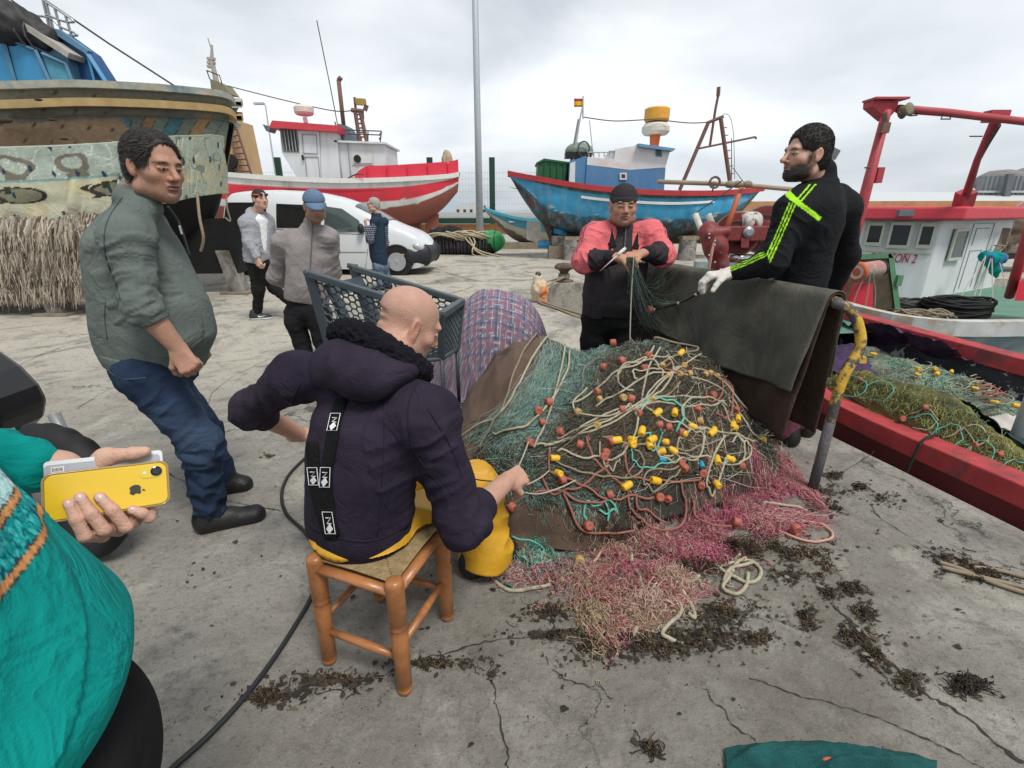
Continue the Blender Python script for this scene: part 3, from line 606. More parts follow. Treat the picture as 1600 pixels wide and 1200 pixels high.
def man_red():
 t=thing('person','man in beanie and red and black track jacket facing the camera behind the nets','person',A(.8,3.6,0))
 Y=3.62;o,top=P(952,490,Y),P(973,355,Y);r,f,u=frame((.03,-1,0),top-o);L=dist(o,top);H=P(974,322,Y-.06);sk=SK['tan']*1.08
 head,R=make_head(H,(-.02,-.9,-.28),(0,-.1,1),1.06,.0035,sk,beard=((.10,.07,.06),.45),neck=P(973,358,Y+.02),nr=.066,jaw=1.22)
 bn=Field(.0045);bn.ell((0,-.012,.045),(.089,.107,.092));V,F=bn.run(lambda X,Y,Z:.030-.15*Y*0-Z+0*X);V=V+vnormals(V,F)*(.0012*np.sin(np.arctan2(V[:,0],V[:,1])*46))[:,None]
 bnc=np.where((V[:,2]>.085-.0)[:,None],A(.03,.03,.035),A(.055,.06,.058));bnc[(V[:,2]>.062)&(V[:,2]<.11)]=A(.035,.028,.033)
 link('beanie',mkmesh('beanie',xf(V,H,R,1.06),F,True,bnc),clothA,t)
 make_hair(t,H,R,1.06,hairD,.004,.001,60,8,thick=.003,line=.055,nape=-.055)
 shr,elr,wrr=P(928,368,Y),P(913,408,Y-.16),P(966,402,Y-.32);shl,ell_,wrl=P(1017,366,Y),P(1036,398,Y-.14),P(1003,396,Y-.3)
 fh=Field(.003);fh.cap(elr,wrr,.04,.031,k=.01);fh.cap(ell_,wrl,.04,.031,k=.01)
 hand(fh,wrr,A(1,-.15,-.12),A(0,.35,-1),-1,1.12,(.7,.8,.85,.9),.7);hand(fh,wrl,A(-.9,-.2,-.12),A(0,.3,-1),1,1.12,(.9,.95,1,1),.7);Vh,Fh=fh.run()
 gx=P(945,530,Y)[0];hr_,knr,anr=P(933,500,Y+.0),A(gx-.09,Y-.02,.47),A(gx-.1,Y+.03,.09);hl,knl,anl=P(972,500,Y),A(gx+.12,Y-.02,.47),A(gx+.13,Y+.03,.09)
 core=body_core([([o,top],[.16,.12]),([shr,elr],[.05,.04]),([shl,ell_],[.05,.04]),([hr_,knr,anr],[.08,.055,.04]),([hl,knl,anl],[.08,.055,.04])],sk)
 V,F,C=islands([head,(Vh,Fh,skin_col(Vh,sk*A(1.1,1.05,1))),core]);link('body',mkmesh('body',V,F,True,C),skinM,t)
 jp=Field(.007);jp.loft([(.0,0,0,.185,.155),(.12*L,0,.02,.195,.19),(.4*L,0,.03,.2,.2),(.7*L,0,.0,.18,.15),(.92*L,0,-.01,.11,.1),(L+.01,0,0,.072,.08)],o,r,f,u);jp.cap(top-u*.02,top+u*.035,.074,.07,k=.02)
 garment('jumper',jp,cloth('charcoal_knit',(.038,.033,.036)),t,[(o,top,.5)],.006,14,.004,7)
 jz=MB();jz.tube(smooth_pts([top+f*.083+u*.03,o+u*.86*L+f*.125,o+u*.72*L+f*.156]),.004,5);jz.build('zip',cloth('zip_grey'),t)
 g=Field(.006);g.loft([(-.02,0,0,.205,.165),(.12*L,0,.01,.213,.19),(.4*L,0,.015,.22,.2),(.62*L,0,.0,.215,.170),(.8*L,0,-.01,.19,.135),(.92*L,0,-.015,.125,.105),(L,0,0,.08,.085)],o,r,f,u)
 g.chain([shr+(top-shr)*.35,shr,elr,elr+(wrr-elr)*.62],[.078,.082,.074,.056],k=.06);g.chain([shl+(top-shl)*.35,shl,ell_,ell_+(wrl-ell_)*.5],[.078,.082,.074,.056],k=.06)
 a,b=o+f*.2-u*.08,top+f*.1+u*.06
 g.chain([a+r*-.035,o+u*.6*L+f*.2,b],[.14,.065,.075],k=.012,op='s',flat=(f,1.1))
 fa=elr+(wrr-elr)*.62;fb=ell_+(wrl-ell_)*.5
 def jc(V):
  h=(V-o)@u/L;x=(V-o)@r;n=.01*vn(V*20)
  s1,q1,d1=seg_coord(V,shr,elr);s2,q2,d2=seg_coord(V,shl,ell_);s3,q3,d3=seg_coord(V,elr,fa);s4,q4,d4=seg_coord(V,ell_,fb)
  arm=np.minimum(np.minimum(d1,d2),np.minimum(d3,d4))<.1
  red=A(.66,.15,.165);dk=A(.035,.028,.033);wh=A(.6,.58,.58)
  c=np.tile(dk,(len(V),1));c[h>.66]=red;c[(h>.645)&(h<.672)]=wh
  sl=arm&(np.abs(x)>.175);c[sl]=red
  fore=sl&((np.minimum(d3,d4)<np.minimum(d1,d2))&(np.where(d3<d4,s3/dist(elr,fa),s4/dist(ell_,fb))>.45));c[fore]=dk
  z=(np.minimum(d3,d4)<.075)&(np.abs(x)<=.175)&(((V-o)@f)>.2);c[z]=dk
  for(s_,q,d,e0,e1)in((s1,q1,d1,shr,elr),(s2,q2,d2,shl,ell_)):
   ang=np.arctan2(q@nrm(f),q@u);m=sl&(d<.12)&(((ang>.15)&(ang<.24))|((ang>.42)&(ang<.5))|((ang>-.15)&(ang<-.07)))&(np.minimum(d1,d2)<np.minimum(d3,d4));c[m]=A(.12,.05,.07)
  return c*(1+.12*fbm(V*9,2))[:,None]
 garment('track_jacket',g,clothA,t,[(shr,elr,1.2),(elr,wrr,1.5),(shl,ell_,1.2),(ell_,wrl,1.5),(o,top,.3)],.009,22,.008,8,colf=jc)
 cl=MB()
 for s in(-1,1):
  p0=top+u*.05+r*s*.075-f*.03;p1=top+r*s*.095+f*.07-u*.01;p2=o+u*.8*L+r*s*.055+f*.13;p3=o+u*.78*L+r*s*.10+f*.13;p4=top+r*s*.14+f*.02-u*.05
  cl.prism([p0,p1,p2,p3,p4],-f*.006-u*.004)
 cl.build('collar',cloth('black_jersey'),t)
 for e0,e1,n_ in((elr,wrr,.0),(ell_,wrl,.0)):
  d=nrm(e1-e0);MB().tube([e1-d*.085,e1-d*.075,e1-d*.02,e1-d*.014],[.05,.056,.046,.036],20).build('cuff',cloth('ribbed_black',(.02,.018,.022)),t,smooth=True)
 tr=Field(.01);tr.ell((hr_+hl)/2+A(0,0,.02),(.19,.15,.13),k=.05);tr.chain([hr_,knr,anr],[.115,.09,.085],k=.05);tr.chain([hl,knl,anl],[.115,.09,.085],k=.04)
 garment('trousers',tr,cloth('black_twill',(.009,.009,.010)),t,[(hr_,knr,1),(hl,knl,1)],.008,16,.006,7)
 for a in(anr,anl):shoe('shoe',A(a[0],a[1]+.08,0),A(a[0]+.02,a[1]-.2,0),mat('black_leather'),t,res=.01)
 k=thing('mending_knife','short blade wrapped in pale cloth in the right hand of the man in the beanie','knife',wrr+A(.04,-.05,-.03))
 h0,h1=P(968,396,Y-.42),P(937,424,Y-.45);d=nrm(h1-h0)
 MB().tube([h0,h0+d*.04,h0+d*.07,h1],[.013,.011,.008,.0015],8,flat=.5).build('blade',mat('dull_pink_rag',(.62,.42,.42),.6,bump=.4),k,smooth=True)
 MB().tube([h0-d*.05,h0,h0+d*.02],[.010,.013,.012],8).build('handle',mat('worn_white_plastic',(.6,.56,.52),.6),k,smooth=True)
 tw=thing('twine','pale line hanging straight down from the mender\'s hands into the net','twine',P(985,500,Y-.35))
 MB().tube(smooth_pts([P(990,402,Y-.42),P(987,450,Y-.40),P(985,500,Y-.42),P(984,545,Y-.45)]),.004,5).build('line',mat('pale_twine',(.42,.40,.32),.9),tw)
def man_black():
 t=thing('person','bearded man in black tracksuit top with neon yellow stripes standing behind the canvas','person',A(1.72,2.9,0))
 Y=2.88;o,top=P(1248,452,Y),P(1282,282,Y);r,f,u=frame((-.8,.6,0),top-o);L=dist(o,top);H=P(1258,243,Y-.03);sk=SK['fair']*A(.9,.88,.86)
 head,R=make_head(H,(-.97,-.12,-.1),(0,0,1),1.08,.003,sk,beard=((.018,.013,.010),.98),neck=P(1283,290,Y+.03),nr=.058,nose=1.1)
 make_hair(t,H,R,1.08,hairD,.003,.0006,110,8,strands=5000,slen=.011,thick=.0065,line=.072,nape=-.055,top=.008)
 bd=Field(.003);bd.ell((0,.035,-.084),(.056,.056,.036));bd.ell((0,.068,-.1),(.024,.02,.018),k=.02);bd.ell((0,.095,-.052),(.017,.006,.012),k=.004,op='s');bd.ell((0,.03,-.03),(.1,.085,.026),k=.012,op='s')
 bd.ell((0,-.03,-.1),(.1,.045,.08),k=.015,op='s')
 V,F=bd.run();V=V+vnormals(V,F)*(.0022*vn(V*170))[:,None];link('beard',mkmesh('beard',xf(V,H,R,1.08),F),hairD,t)
 shl,ell_,wrl=P(1240,330,Y-.1),P(1205,408,Y-.16),P(1138,428,Y-.05);shr,elr,wrr=P(1318,325,Y+.12),P(1322,400,Y+.22),P(1303,450,Y+.28)
 fh=Field(.0035);fh.cap(ell_,wrl,.042,.03);hand(fh,wrl,A(-.97,.1,-.1),A(-.1,.1,-1),1,1.1,(.55,.6,.65,.7),.4);V1,F1=fh.run();fr=Field(.006);hand(fr,wrr,A(0,.1,-1),A(-1,0,0),-1,1,(.5,.5,.5,.5));V2,F2=fr.run()
 gx=P(1252,500,Y)[0];hl,knl,anl=o+r*-.1-u*.04,A(gx-.0,Y-.06,.48),A(gx,Y-.06,.09);hr_,knr,anr=o+r*.1-u*.04,A(gx+.18,Y+.06,.48),A(gx+.18,Y+.08,.09)
 core=body_core([([o,top],[.13,.1]),([shr,elr,wrr],[.05,.04,.03]),([shl,ell_],[.05,.04]),([hr_,knr,anr],[.07,.05,.04]),([hl,knl,anl],[.07,.05,.04])],sk)
 V,F,C=islands([head,(V1,F1,skin_col(V1,sk)),(V2,F2,skin_col(V2,sk)),core]);link('body',mkmesh('body',V,F,True,C),skinM,t)
 gv=Field(.0035);hand(gv,wrl,A(-.97,.1,-.1),A(-.1,.1,-1),1,1.2,(.55,.6,.65,.7),.4);gv.cap(wrl+A(.06,0,.01),wrl,.035,.034,k=.01);V,F=gv.run();N_=vnormals(V,F);V+=N_*(.004+.0015*vn(V*60))[:,None]
 link('glove',mkmesh('glove',V,F),cloth('white_glove',(.62,.60,.55)),t)
 g=Field(.0055);g.loft([(-.03,0,0,.155,.135),(.1*L,0,0,.165,.14),(.35*L,0,.0,.185,.14),(.6*L,0,-.01,.215,.145),(.8*L,0,-.015,.205,.13),(.92*L,0,-.01,.14,.105),(L,0,0,.085,.08)],o,r,f,u)
 g.chain([shl+(top-shl)*.35,shl,ell_,wrl+A(.02,0,0)],[.085,.088,.070,.042],k=.06);g.chain([shr+(top-shr)*.35,shr,elr,wrr],[.085,.085,.065,.045],k=.06)
 g.cap(top-u*.03,top+u*.045+f*.01,.078,.074,k=.03)
 sd=nrm(np.cross(wrl-ell_,A(0,0,1)));
 def jc(V):
  neon=A(.36,.74,.03);c=np.tile(A(.009,.010,.012),(len(V),1))
  s1,q1,d1=seg_coord(V,shl,ell_);s2,q2,d2=seg_coord(V,ell_,wrl)
  for s_,q,d,a,b,m0 in((s1,q1,d1,shl,ell_,d1<=d2),(s2,q2,d2,ell_,wrl,d2<d1)):
   ax=nrm(b-a);e1=nrm(A(-.35,-.75,.55)-ax*(A(-.35,-.75,.55)@ax));e2=np.cross(ax,e1);an=np.arctan2(q@e2,q@e1)*d
   for k in(-1,0,1):c[m0&(np.abs(an-k*.0145-.012)<.0034)&(d<.13)&(s_>.0)]=neon
  x=(V-o)@r;h=(V-o)@u/L;fr_=(V-o)@f
  bnd=(np.abs(((V-shl)@nrm(A(.45,-.5,.75)))-.063+1.2*fr_**2)<.0095)&(x<-.0)&(np.linalg.norm(V-shl,axis=1)<.14);c[bnd]=neon
  for k in(0,1):c[(np.abs(((V-top)@nrm(np.cross(top-shl,A(0,-1,.6))))+.012+k*.02)<.0035)&(h>.8)&(h<.96)&(x<-.03)]=neon
  return c
 garment('track_top',g,clothA,t,[(shl,ell_,1.1),(ell_,wrl,1.2),(o,top,.25)],.007,20,.007,6,colf=jc)
 tr=Field(.01);tr.ell(o-u*.06,(.17,.15,.15),k=.05);tr.chain([hl,knl,anl],[.11,.085,.075],k=.05);tr.chain([hr_,knr,anr],[.11,.085,.075],k=.04)
 garment('trousers',tr,cloth('maroon_jersey',(.16,.05,.075)),t,[(o,o-u*.2,1)],.008,18,.006,7)
 for a in(anr,anl):shoe('shoe',A(a[0]+.05,a[1]-.08,0),A(a[0]-.1,a[1]+.18,0),mat('black_leather'),t,res=.01)
def man_seated():
 t=thing('person','bald man in purple hoodie and yellow oilskin trousers sitting on the stool','person',A(-.42,1.3,0))
 o,top=P(562,842,1.33),P(592,590,1.42);r,f,u=frame((.66,.72,0),top-o);L=dist(o,top);sk=SK['pink']*A(.92,.84,.80)
 H=P(641,508,1.54);nk=P(608,582,1.42)
 head,R=make_head(H,(.72,.42,-.60),(.42,.25,.85),1.0,.0026,sk,beard=((.22,.15,.11),.3),neck=nk,nr=.066,crease=True,scalp=.22)
 shl,ell_,wrl=P(462,590,1.52),P(392,640,1.62),P(470,680,1.86);shr,elr,wrr=P(668,650,1.30),P(722,815,1.26),P(792,752,1.55)
 fh=Field(.003);fh.cap(elr,wrr,.050,.031,k=.01)
 hd=nrm(A(.55,.65,-.1));hand(fh,wrr,hd,A(-.45,.35,-.6),-1,1.05,(1.0,1.15,1.25,1.3),1.0,k=.005);V1,F1=fh.run()
 fl=Field(.004);fl.cap(ell_,wrl,.046,.030,k=.01);hand(fl,wrl,A(.75,.6,-.1),A(.1,.3,-1),1,1.05,(.9,1,1.1,1.1),.9);V2,F2=fl.run()
 hipr,knr,anr=o+r*.09+f*.02,P(745,762,1.68),P(762,880,1.66);hipl,knl,anl=o-r*.09+f*.02,A(-.36,1.86,.47),A(-.33,1.9,.09)
 anr[2]=.13
 core=body_core([([o,top],[.13,.11]),([shl,ell_],[.045,.04]),([shr,elr],[.045,.04]),([hipr,knr,anr],[.07,.055,.04]),([hipl,knl,anl],[.07,.055,.04])],sk)
 V,F,C=islands([head,(V1,F1,skin_col(V1,sk)),(V2,F2,skin_col(V2,sk)),core]);link('body',mkmesh('body',V,F,True,C),skinM,t)
 hm=mat('purple_sweat',(.034,.026,.042),rough=.92,var=.35,vscale=4,bump=.3,bscale=260,spec=.15,col2=(.020,.015,.030),mix=(2.2,.5,.12),crease=6)
 g=Field(.0055)
 g.loft([(.03*L,0,-.0,.16,.135),(.10*L,0,-.01,.178,.146),(.3*L,0,-.02,.185,.148),(.55*L,0,-.035,.192,.145),(.78*L,0,-.035,.19,.132),(.92*L,0,-.01,.15,.11),(L,0,.01,.08,.08)],o-u*.02,r,f,u)
 fb=elr+(wrr-elr)*.32
 g.chain([shr+(top-shr)*.35,shr,elr,fb],[.076,.080,.067,.058],k=.06);fl_=ell_+(wrl-ell_)*.22
 g.chain([shl+(top-shl)*.35,shl,ell_,fl_],[.070,.070,.061,.053],k=.05)
 hood_o=garment('hoodie',g,hm,t,[(shr,elr,1.3),(elr,fb,1.4),(shl,ell_,1.2),(o,top,.16)],.008,24,.007,5)
 cz=Caster(hood_o.data)
 for q_,r_ in(([(652,600),(640,625),(637,660),(645,700),(668,735),(690,760)],.0022),([(470,600),(458,625),(452,655)],.0022),([(480,812),(500,830),(540,843),(580,845),(620,830),(652,800),(664,775)],.0028),([(668,640),(700,690),(722,745)],.0018),([(598,612),(600,680),(596,760),(590,835)],.0014)):
  pp=[cz(x,y,.0004)for x,y in smooth_pts([np.array(v,float)for v in q_],6)];pp=[v for v in pp if v is not None]
  if len(pp)>3:MB().tube(pp,r_,5).build('seam',cloth('seam_purple',(.016,.012,.022)),t,smooth=True)
 d=nrm(fb-elr);MB().tube([fb-d*.02,fb,fb+d*.02,fb+d*.024],[.060,.063,.060,.05],24).build('cuff',hm,t,smooth=True)
 d=nrm(fl_-ell_);MB().tube([fl_-d*.02,fl_,fl_+d*.02,fl_+d*.024],[.055,.057,.054,.045],20).build('cuff',hm,t,smooth=True)
 hd=Field(.0055)
 hd.ell(P(562,578,1.335),(.135,.085,.080),[nrm(r-u*.18),f,nrm(u+r*.18)],k=.03);hd.ell(P(520,572,1.38),(.05,.07,.07),[r,f,u],k=.05);hd.ell(P(622,582,1.34),(.055,.06,.045),[nrm(r-u*.4),f,u],k=.06)
 hd.ell(P(596,535,1.44),(.105,.095,.080),[nrm(r-u*.25),f,nrm(u+r*.25)],k=.018,op='s')
 garment('hood',hd,hm,t,gen=.010,gfreq=7)
 sm_h=MB();sm_h.tube([P(534,524,1.29),P(530,560,1.24),P(540,600,1.23)],.0015,4)
 fz=Field(.0045);c1=smooth_pts([P(528,522,1.44),P(545,518,1.40),P(575,528,1.36),P(605,548,1.345),P(635,566,1.36),P(652,578,1.42),P(660,580,1.50)],4);fz.chain(list(c1),[.027]*len(c1),k=.03)
 c2=smooth_pts([P(538,530,1.46),P(575,555,1.43),P(612,575,1.42),P(650,592,1.46)],4);fz.chain(list(c2),[.036]*len(c2),k=.03)
 V,F=fz.run();N_=vnormals(V,F);V+=N_*(.006*vn(V*110)+.004*vn(V*240))[:,None];link('fleece_lining',mkmesh('fleece_lining',V,F),cloth('black_fleece',(.010,.010,.016),bump=.9,bscale=190,rough=1),t)
 bm=cloth('black_elastic',(.006,.006,.007));lb=mat('white_print');cs=Caster(hood_o.data)
 for pth,labs in(([(488,650),(489,690),(492,730),(497,770),(507,808),(519,842)],(.35,)),([(534,625),(525,660),(518,700),(511,745),(514,790),(521,838)],(.22,.60,.88))):
  pp=smooth_pts([A(x,y,0)for x,y in pth],6);rows=[]
  for p in pp:
   row=[cs(p[0]+w,p[1],.005)for w in(-9,-3,3,9)]
   if all(q is not None for q in row):rows.append(row)
  rows=np.array(rows);rows[1:-1]=(rows[:-2]+rows[1:-1]*2+rows[2:])/4;MB().grid(rows,.003).build('brace',bm,t,smooth=True);n_=len(rows)
  for lq in labs:
   i=min(max(int(lq*n_),3),n_-4);cx=lambda a,b:(lambda k,fr:rows[k,0]*(1-fr)+rows[k,3]*fr)(int(round(i+b*1.8)),.5+a*.42)+(-f)*.004
   m=MB();q=[cx(-1,-1),cx(1,-1),cx(1,1),cx(-1,1)];m.tube(q+q[:1],.0011,4);m.tube([cx(-.4,-.7),cx(.5,-.45),cx(-.3,-.1),cx(.5,.2)],.0017,4);m.prism([cx(-.6,.3),cx(.2,.2),cx(.7,.6),cx(-.1,.85),cx(-.5,.75)],-f*.0015);m.build('brace_label',lb,t)
 ym=mat('yellow_oilskin',(.56,.30,.018),rough=.42,var=.16,vscale=7,bump=.25,bscale=40,spec=.45,col2=(.34,.17,.02),mix=(5,.64,.07))
 tr=Field(.0055)
 tr.ell(o+f*.01+A(0,0,.0),(.185,.165,.10),[r,f,u],k=.05);tr.chain([hipr,knr],[.105,.088],k=.05);tr.chain([knr,A(knr[0]+.01,knr[1]-.01,.26),A(anr[0],anr[1]-.02,.10)],[.088,.094,.104],k=.03)
 tr.chain([hipl,knl],[.105,.088],k=.05);tr.chain([knl,A(anl[0],anl[1],.12)],[.09,.10],k=.03)
 tr.cap(hipr+A(0,0,-.02),hipl+A(0,0,-.02),.10,k=.05)
 zz=.435
 V,F=tr.run(lambda X,Y,Z:np.where((Y<1.50)&(X<-.2+0*Y),zz-Z,.055-Z)+0*X);N_=vnormals(V,F)
 q=V*7;V=V+N_*(((1-np.abs(vn(q+2)))**3-.3)*.016)[:,None];V=wrinkle(V,N_,[(hipr,knr,1),(knr,anr,1.3),(hipl,knl,1)],.009,14)
 link('oilskin_trousers',mkmesh('oilskin_trousers',V,F),ym,t)
 bt=mat('black_rubber',(.012,.012,.013),rough=.5,var=.2,bump=.2)
 hR=A(anr[0]-.10,anr[1]-.07,0);shoe('boot',hR,hR+nrm(A(.75,.62,0))*.285,bt,t,.056,.10);hL=A(anl[0]-.05,anl[1]-.05,0);shoe('boot',hL,hL+nrm(A(.5,.85,0))*.30,bt,t,.054,.10)
 k=thing('net_needle','small pale netting needle with black line just above the mender\'s yellow knee','netting needle',P(730,740,1.5))
 MB().prism([P(708,722,1.52),P(722,730,1.53),P(742,742,1.55),P(740,748,1.55),P(716,742,1.53),P(706,732,1.52)],(0,0,.006)).build('needle',mat('orange_plastic',(.7,.30,.14),.4),k)
 w=thing('mending_twine','pale lines running from the seated mender\'s right hand up into the net heap','twine',P(815,760,1.6))
 for q_ in([(808,762,1.57),(835,752,1.75),(858,735,1.95),(885,700,2.25)],[(806,766,1.56),(840,772,1.72),(875,762,1.86),(900,750,1.92)],[(800,745,1.57),(812,725,1.7),(826,690,2.0),(840,650,2.35)]):MB().tube(smooth_pts([P(*a)for a in q_],6),.003,6).build('line',mat('pale_twine'),w,smooth=True)
 MB().tube(smooth_pts([P(712,735,1.5),P(740,748,1.5),P(770,752,1.5),P(795,752,1.52)]),.0025,5).build('line',mat('black_cord',(.015,.015,.015)),k)
PHN=nrm(-ray(166,762));_pc=A(0,0,CH)+ray(166,762)/np.linalg.norm(ray(166,762))*1.10
def Q(u,v,off=0):
 d=ray(u,v);t=((_pc-A(0,0,CH))@PHN+off)/(d@PHN);return A(0,0,CH)+d*t
def person_teal():
 t=thing('person','person in teal printed T shirt holding two phones at the left edge','person',A(-.64,.36,0))
 tops=P(-60,560,.40);r,f,u=frame((.8,.6,0),(0,.0,1));o=A(-.668,.335,.84);L=.575;L=.52;sk=SK['fair']*A(1.02,.98,.97)
 top=o+A(-.04,0,L);H=top+A(.02,.03,.17)
 head,R=make_head(H,(.8,.6,-.2),(0,0,1),1.0,.006,sk,neck=top,nr=.058)
 shl,ell_,wrl=A(-.80,.50,1.34),A(-.95,.68,1.06),Q(92,735,-.085);shr,elr,wrr=A(-.56,.13,1.34),A(-.63,.0,1.08),A(-.55,.05,.86)
 fh=Field(.0018);k=.0035
 fing=[((108,788,.006),(119,812,.010),(133,838,.004),(160,838,-.03),(170,815,-.05),.0092),((126,778,.006),(143,803,.012),(163,828,.006),(186,828,-.03),(190,800,-.05),.0098),((157,778,.007),(176,797,.013),(197,823,.004),(210,815,-.03),(205,780,-.05),.0098),((208,797,.006),(222,802,.008),(233,809,.000),(236,800,-.03),(215,765,-.045),.0088)]
 for a in fing:
  p=[Q(x,y,z)for x,y,z in a[:5]];rr=a[5]
  fh.chain(p,[rr*.80,rr*.98,rr*1.06,rr*1.12,rr*1.15],k=k)
  fh.ell(p[0]+(p[0]-p[1])*.05,(rr*.85,)*3,k=.003)
 fh.chain([Q(226,706,-.012),Q(208,709,-.012),Q(186,711,-.018),Q(165,717,-.035)],[.0098,.0118,.0110,.0150],k=.004)
 fh.chain([Q(165,717,-.035),Q(130,760,-.06),wrl],[.016,.03,.030],k=.02);fh.chain([Q(170,815,-.055),Q(130,760,-.06)],[.013,.024],k=.02);fh.chain([Q(190,800,-.055),Q(140,750,-.06)],[.013,.022],k=.02);fh.chain([Q(205,780,-.055),Q(150,740,-.06)],[.013,.02],k=.02)
 fh.chain([wrl,wrl+(ell_-wrl)*.6],[.03,.04],k=.02)
 V1,F1=fh.run();c1=skin_col(V1,sk,.08)
 for a in fing:
  for j in(0,1,2):
   p=Q(*a[j]);m=np.exp(-(np.linalg.norm(V1-p,axis=1)/(.011 if j else .009))**2)[:,None]*(.35 if j else .5);c1=c1*(1-m)+A(.62,.33,.27)*m
  m=np.exp(-(np.linalg.norm(V1-Q(a[1][0],a[1][1],a[1][2]+.01),axis=1)/.0022)**2)[:,None]*.5;c1=c1*(1-m)+A(.36,.16,.12)*m
 core=body_core([([o,top],[.12,.1]),([shl,ell_,wrl],[.045,.04,.03]),([shr,elr,wrr],[.045,.04,.03]),([o,A(-.58,.32,.5),A(-.58,.32,.08)],[.1,.06,.045]),([o,A(-.74,.43,.5),A(-.76,.46,.08)],[.1,.06,.045])],sk)
 V,F,C=islands([head,(V1,F1,c1),core]);link('body',mkmesh('body',V,F,True,C),skinM,t)
 nm=mat('nail',(.62,.40,.36),rough=.25,var=.05)
 for a in fing:
  p0,p1=Q(a[0][0],a[0][1],a[0][2]),Q(a[1][0],a[1][1],a[1][2]);d=nrm(p0-p1);n=nrm(PHN+d*-.0-d*(PHN@d));s=np.cross(d,n);c=p0+n*a[5]*.60-d*.001
  MB().ell(c,(a[5]*.72,a[5]*.95,a[5]*.30),[s,d,n],14,8).build('fingernail',nm,t,smooth=True)
 make_hair(t,H,R,1,hairD,.006,.003,50,8)
 g=Field(.004)
 g.loft([(-.005,0,.03,.19,.155),(.02,0,.045,.205,.175),(.07,0,.055,.215,.190),(.2,0,.03,.21,.165),(.33,0,.0,.21,.145),(.42,0,-.01,.18,.125),(.50,0,0,.12,.10),(.53,0,0,.075,.08)],o,r,f,u)
 g.chain([shl+(top-shl)*.3,shl,ell_,ell_+(wrl-ell_)*.78],[.085,.08,.068,.046],k=.05);g.chain([shr+(top-shr)*.3,shr,shr+(elr-shr)*.9],[.085,.08,.085],k=.05)
 def tc_(V):
  z=V[:,2];teal=A(.0,.26,.235);c=np.tile(teal,(len(V),1));s_=(V-o)@r;ff=(V-o)@f
  arm=(np.linalg.norm(V-shl,axis=1)>.22)&(seg_coord(V,ell_,wrl)[2]<.09)|((seg_coord(V,shl,ell_)[2]<.085)&(z<1.2)&(s_<-.19))
  zz=z-.13*s_+.008*np.sin(s_*9)+.055
  pale=(zz>1.158);n1=fbm(V*22,3)
  c[pale]=A(.42,.66,.64);
  w1=pale&(n1>.12)&(zz<1.27);c[w1]=A(.70,.78,.80);w2=pale&(np.abs(vn(V*16+4))<.07)&(zz<1.29);c[w2]=A(.02,.34,.32);w3=pale&(np.abs(vn(V*34+9))<.04)&(zz<1.2);c[w3]=A(.30,.46,.50)
  b=(zz>1.118)&(zz<=1.158);q=np.sin(s_*260+3*vn(V*60))*np.sin(z*330+3*vn(V*50+9));c[b]=A(.0,.30,.29);c[b&(q>.12)]=A(.05,.46,.45);c[b&(np.abs(vn(V*90))<.09)]=A(.0,.10,.12)
  for zc in(1.158,1.118):c[np.abs(zz-zc)<.0038]=A(.62,.28,.10);c[(np.abs(np.abs(zz-zc)-.0045)<.0010)]=A(.03,.05,.05)
  c[arm]=teal
  return c
 garment('tee_shirt',g,clothA,t,[(shl,ell_,1),(ell_,wrl,1.2)],.007,22,.006,5,colf=tc_)
 tr=Field(.009);tr.ell(o+A(.06,.02,-.07),(.2,.18,.15),[r,f,u],k=.05);tr.chain([o+r*.09+A(.0,0,-.08),A(-.52,.28,.5),A(-.52,.28,.08)],[.13,.09,.075],k=.05);tr.chain([o-r*.09+A(0,0,-.08),A(-.73,.47,.5),A(-.73,.47,.08)],[.13,.09,.075],k=.05)
 garment('trousers',tr,cloth('black_twill'),t,gen=.01,gfreq=5)
 for a in(A(-.52,.28,0),A(-.73,.47,0)):shoe('shoe',a-f*.09,a+f*.19,mat('black_leather'),t,res=.01)
 e1=Q(257,735)-Q(90,756);e1=nrm(e1-PHN*(e1@PHN));e2=np.cross(PHN,e1);e2=e2 if e2[2]>0 else-e2
 TR=Q(262,719);ph=thing('phone','yellow smartphone in a clear case held in the hand of the person in teal','phone',TR-e1*.08-e2*.04)
 def rrect(c0,w,h,rad,n=6):
  pts=[]
  for cx,cy,a0 in((w/2-rad,h/2-rad,0),(-w/2+rad,h/2-rad,90),(-w/2+rad,-h/2+rad,180),(w/2-rad,-h/2+rad,270)):
   for j in range(n+1):a=math.radians(a0+90*j/n);pts.append(c0+e1*(cx+rad*math.cos(a))+e2*(cy+rad*math.sin(a)))
  return pts
 w,h=.168,.079;c0=TR-e1*w/2-e2*h/2
 MB().prism(rrect(c0-PHN*.009,w-.006,h-.006,.012),PHN*.0085).build('phone_body',mat('yellow_glass',(.80,.52,.015),rough=.18,var=.06,vscale=5,spec=.6,coat=.6),ph,bevel=.001)
 ring=rrect(c0-PHN*.004,w-.002,h-.002,.013);MB().tube(ring+[ring[0],ring[1]],.0022,8,flat=None).build('clear_case',mat('clear_case',(.36,.25,.10),rough=.15,var=.1,spec=.6),ph,smooth=True)
 cc=c0+e1*(w/2-.017)+e2*(h/2-.017);MB().prism(rrect(cc-e1*.009,.034,.021,.0100),PHN*.0008).build('camera_island',mat('yellow_island',(.70,.50,.03),rough=.12,coat=1,spec=.7),ph)
 cm=MB();cm.lathe([(.0085,0),(.0085,.0022),(.0068,.0028),(.006,.0018)],cc-e1*.001,PHN,24);cm.build('camera_lens',mat('black_glass',(.008,.008,.01),.06,spec=.8),ph,smooth=False)
 MB().lathe([(.0022,0),(.0022,.0012)],cc-e1*.018-e2*.001,PHN,12).build('flash',mat('flash',(.8,.75,.5),.2),ph)
 ap=[];lc=c0+e1*.036-e2*.006;sc=.0092
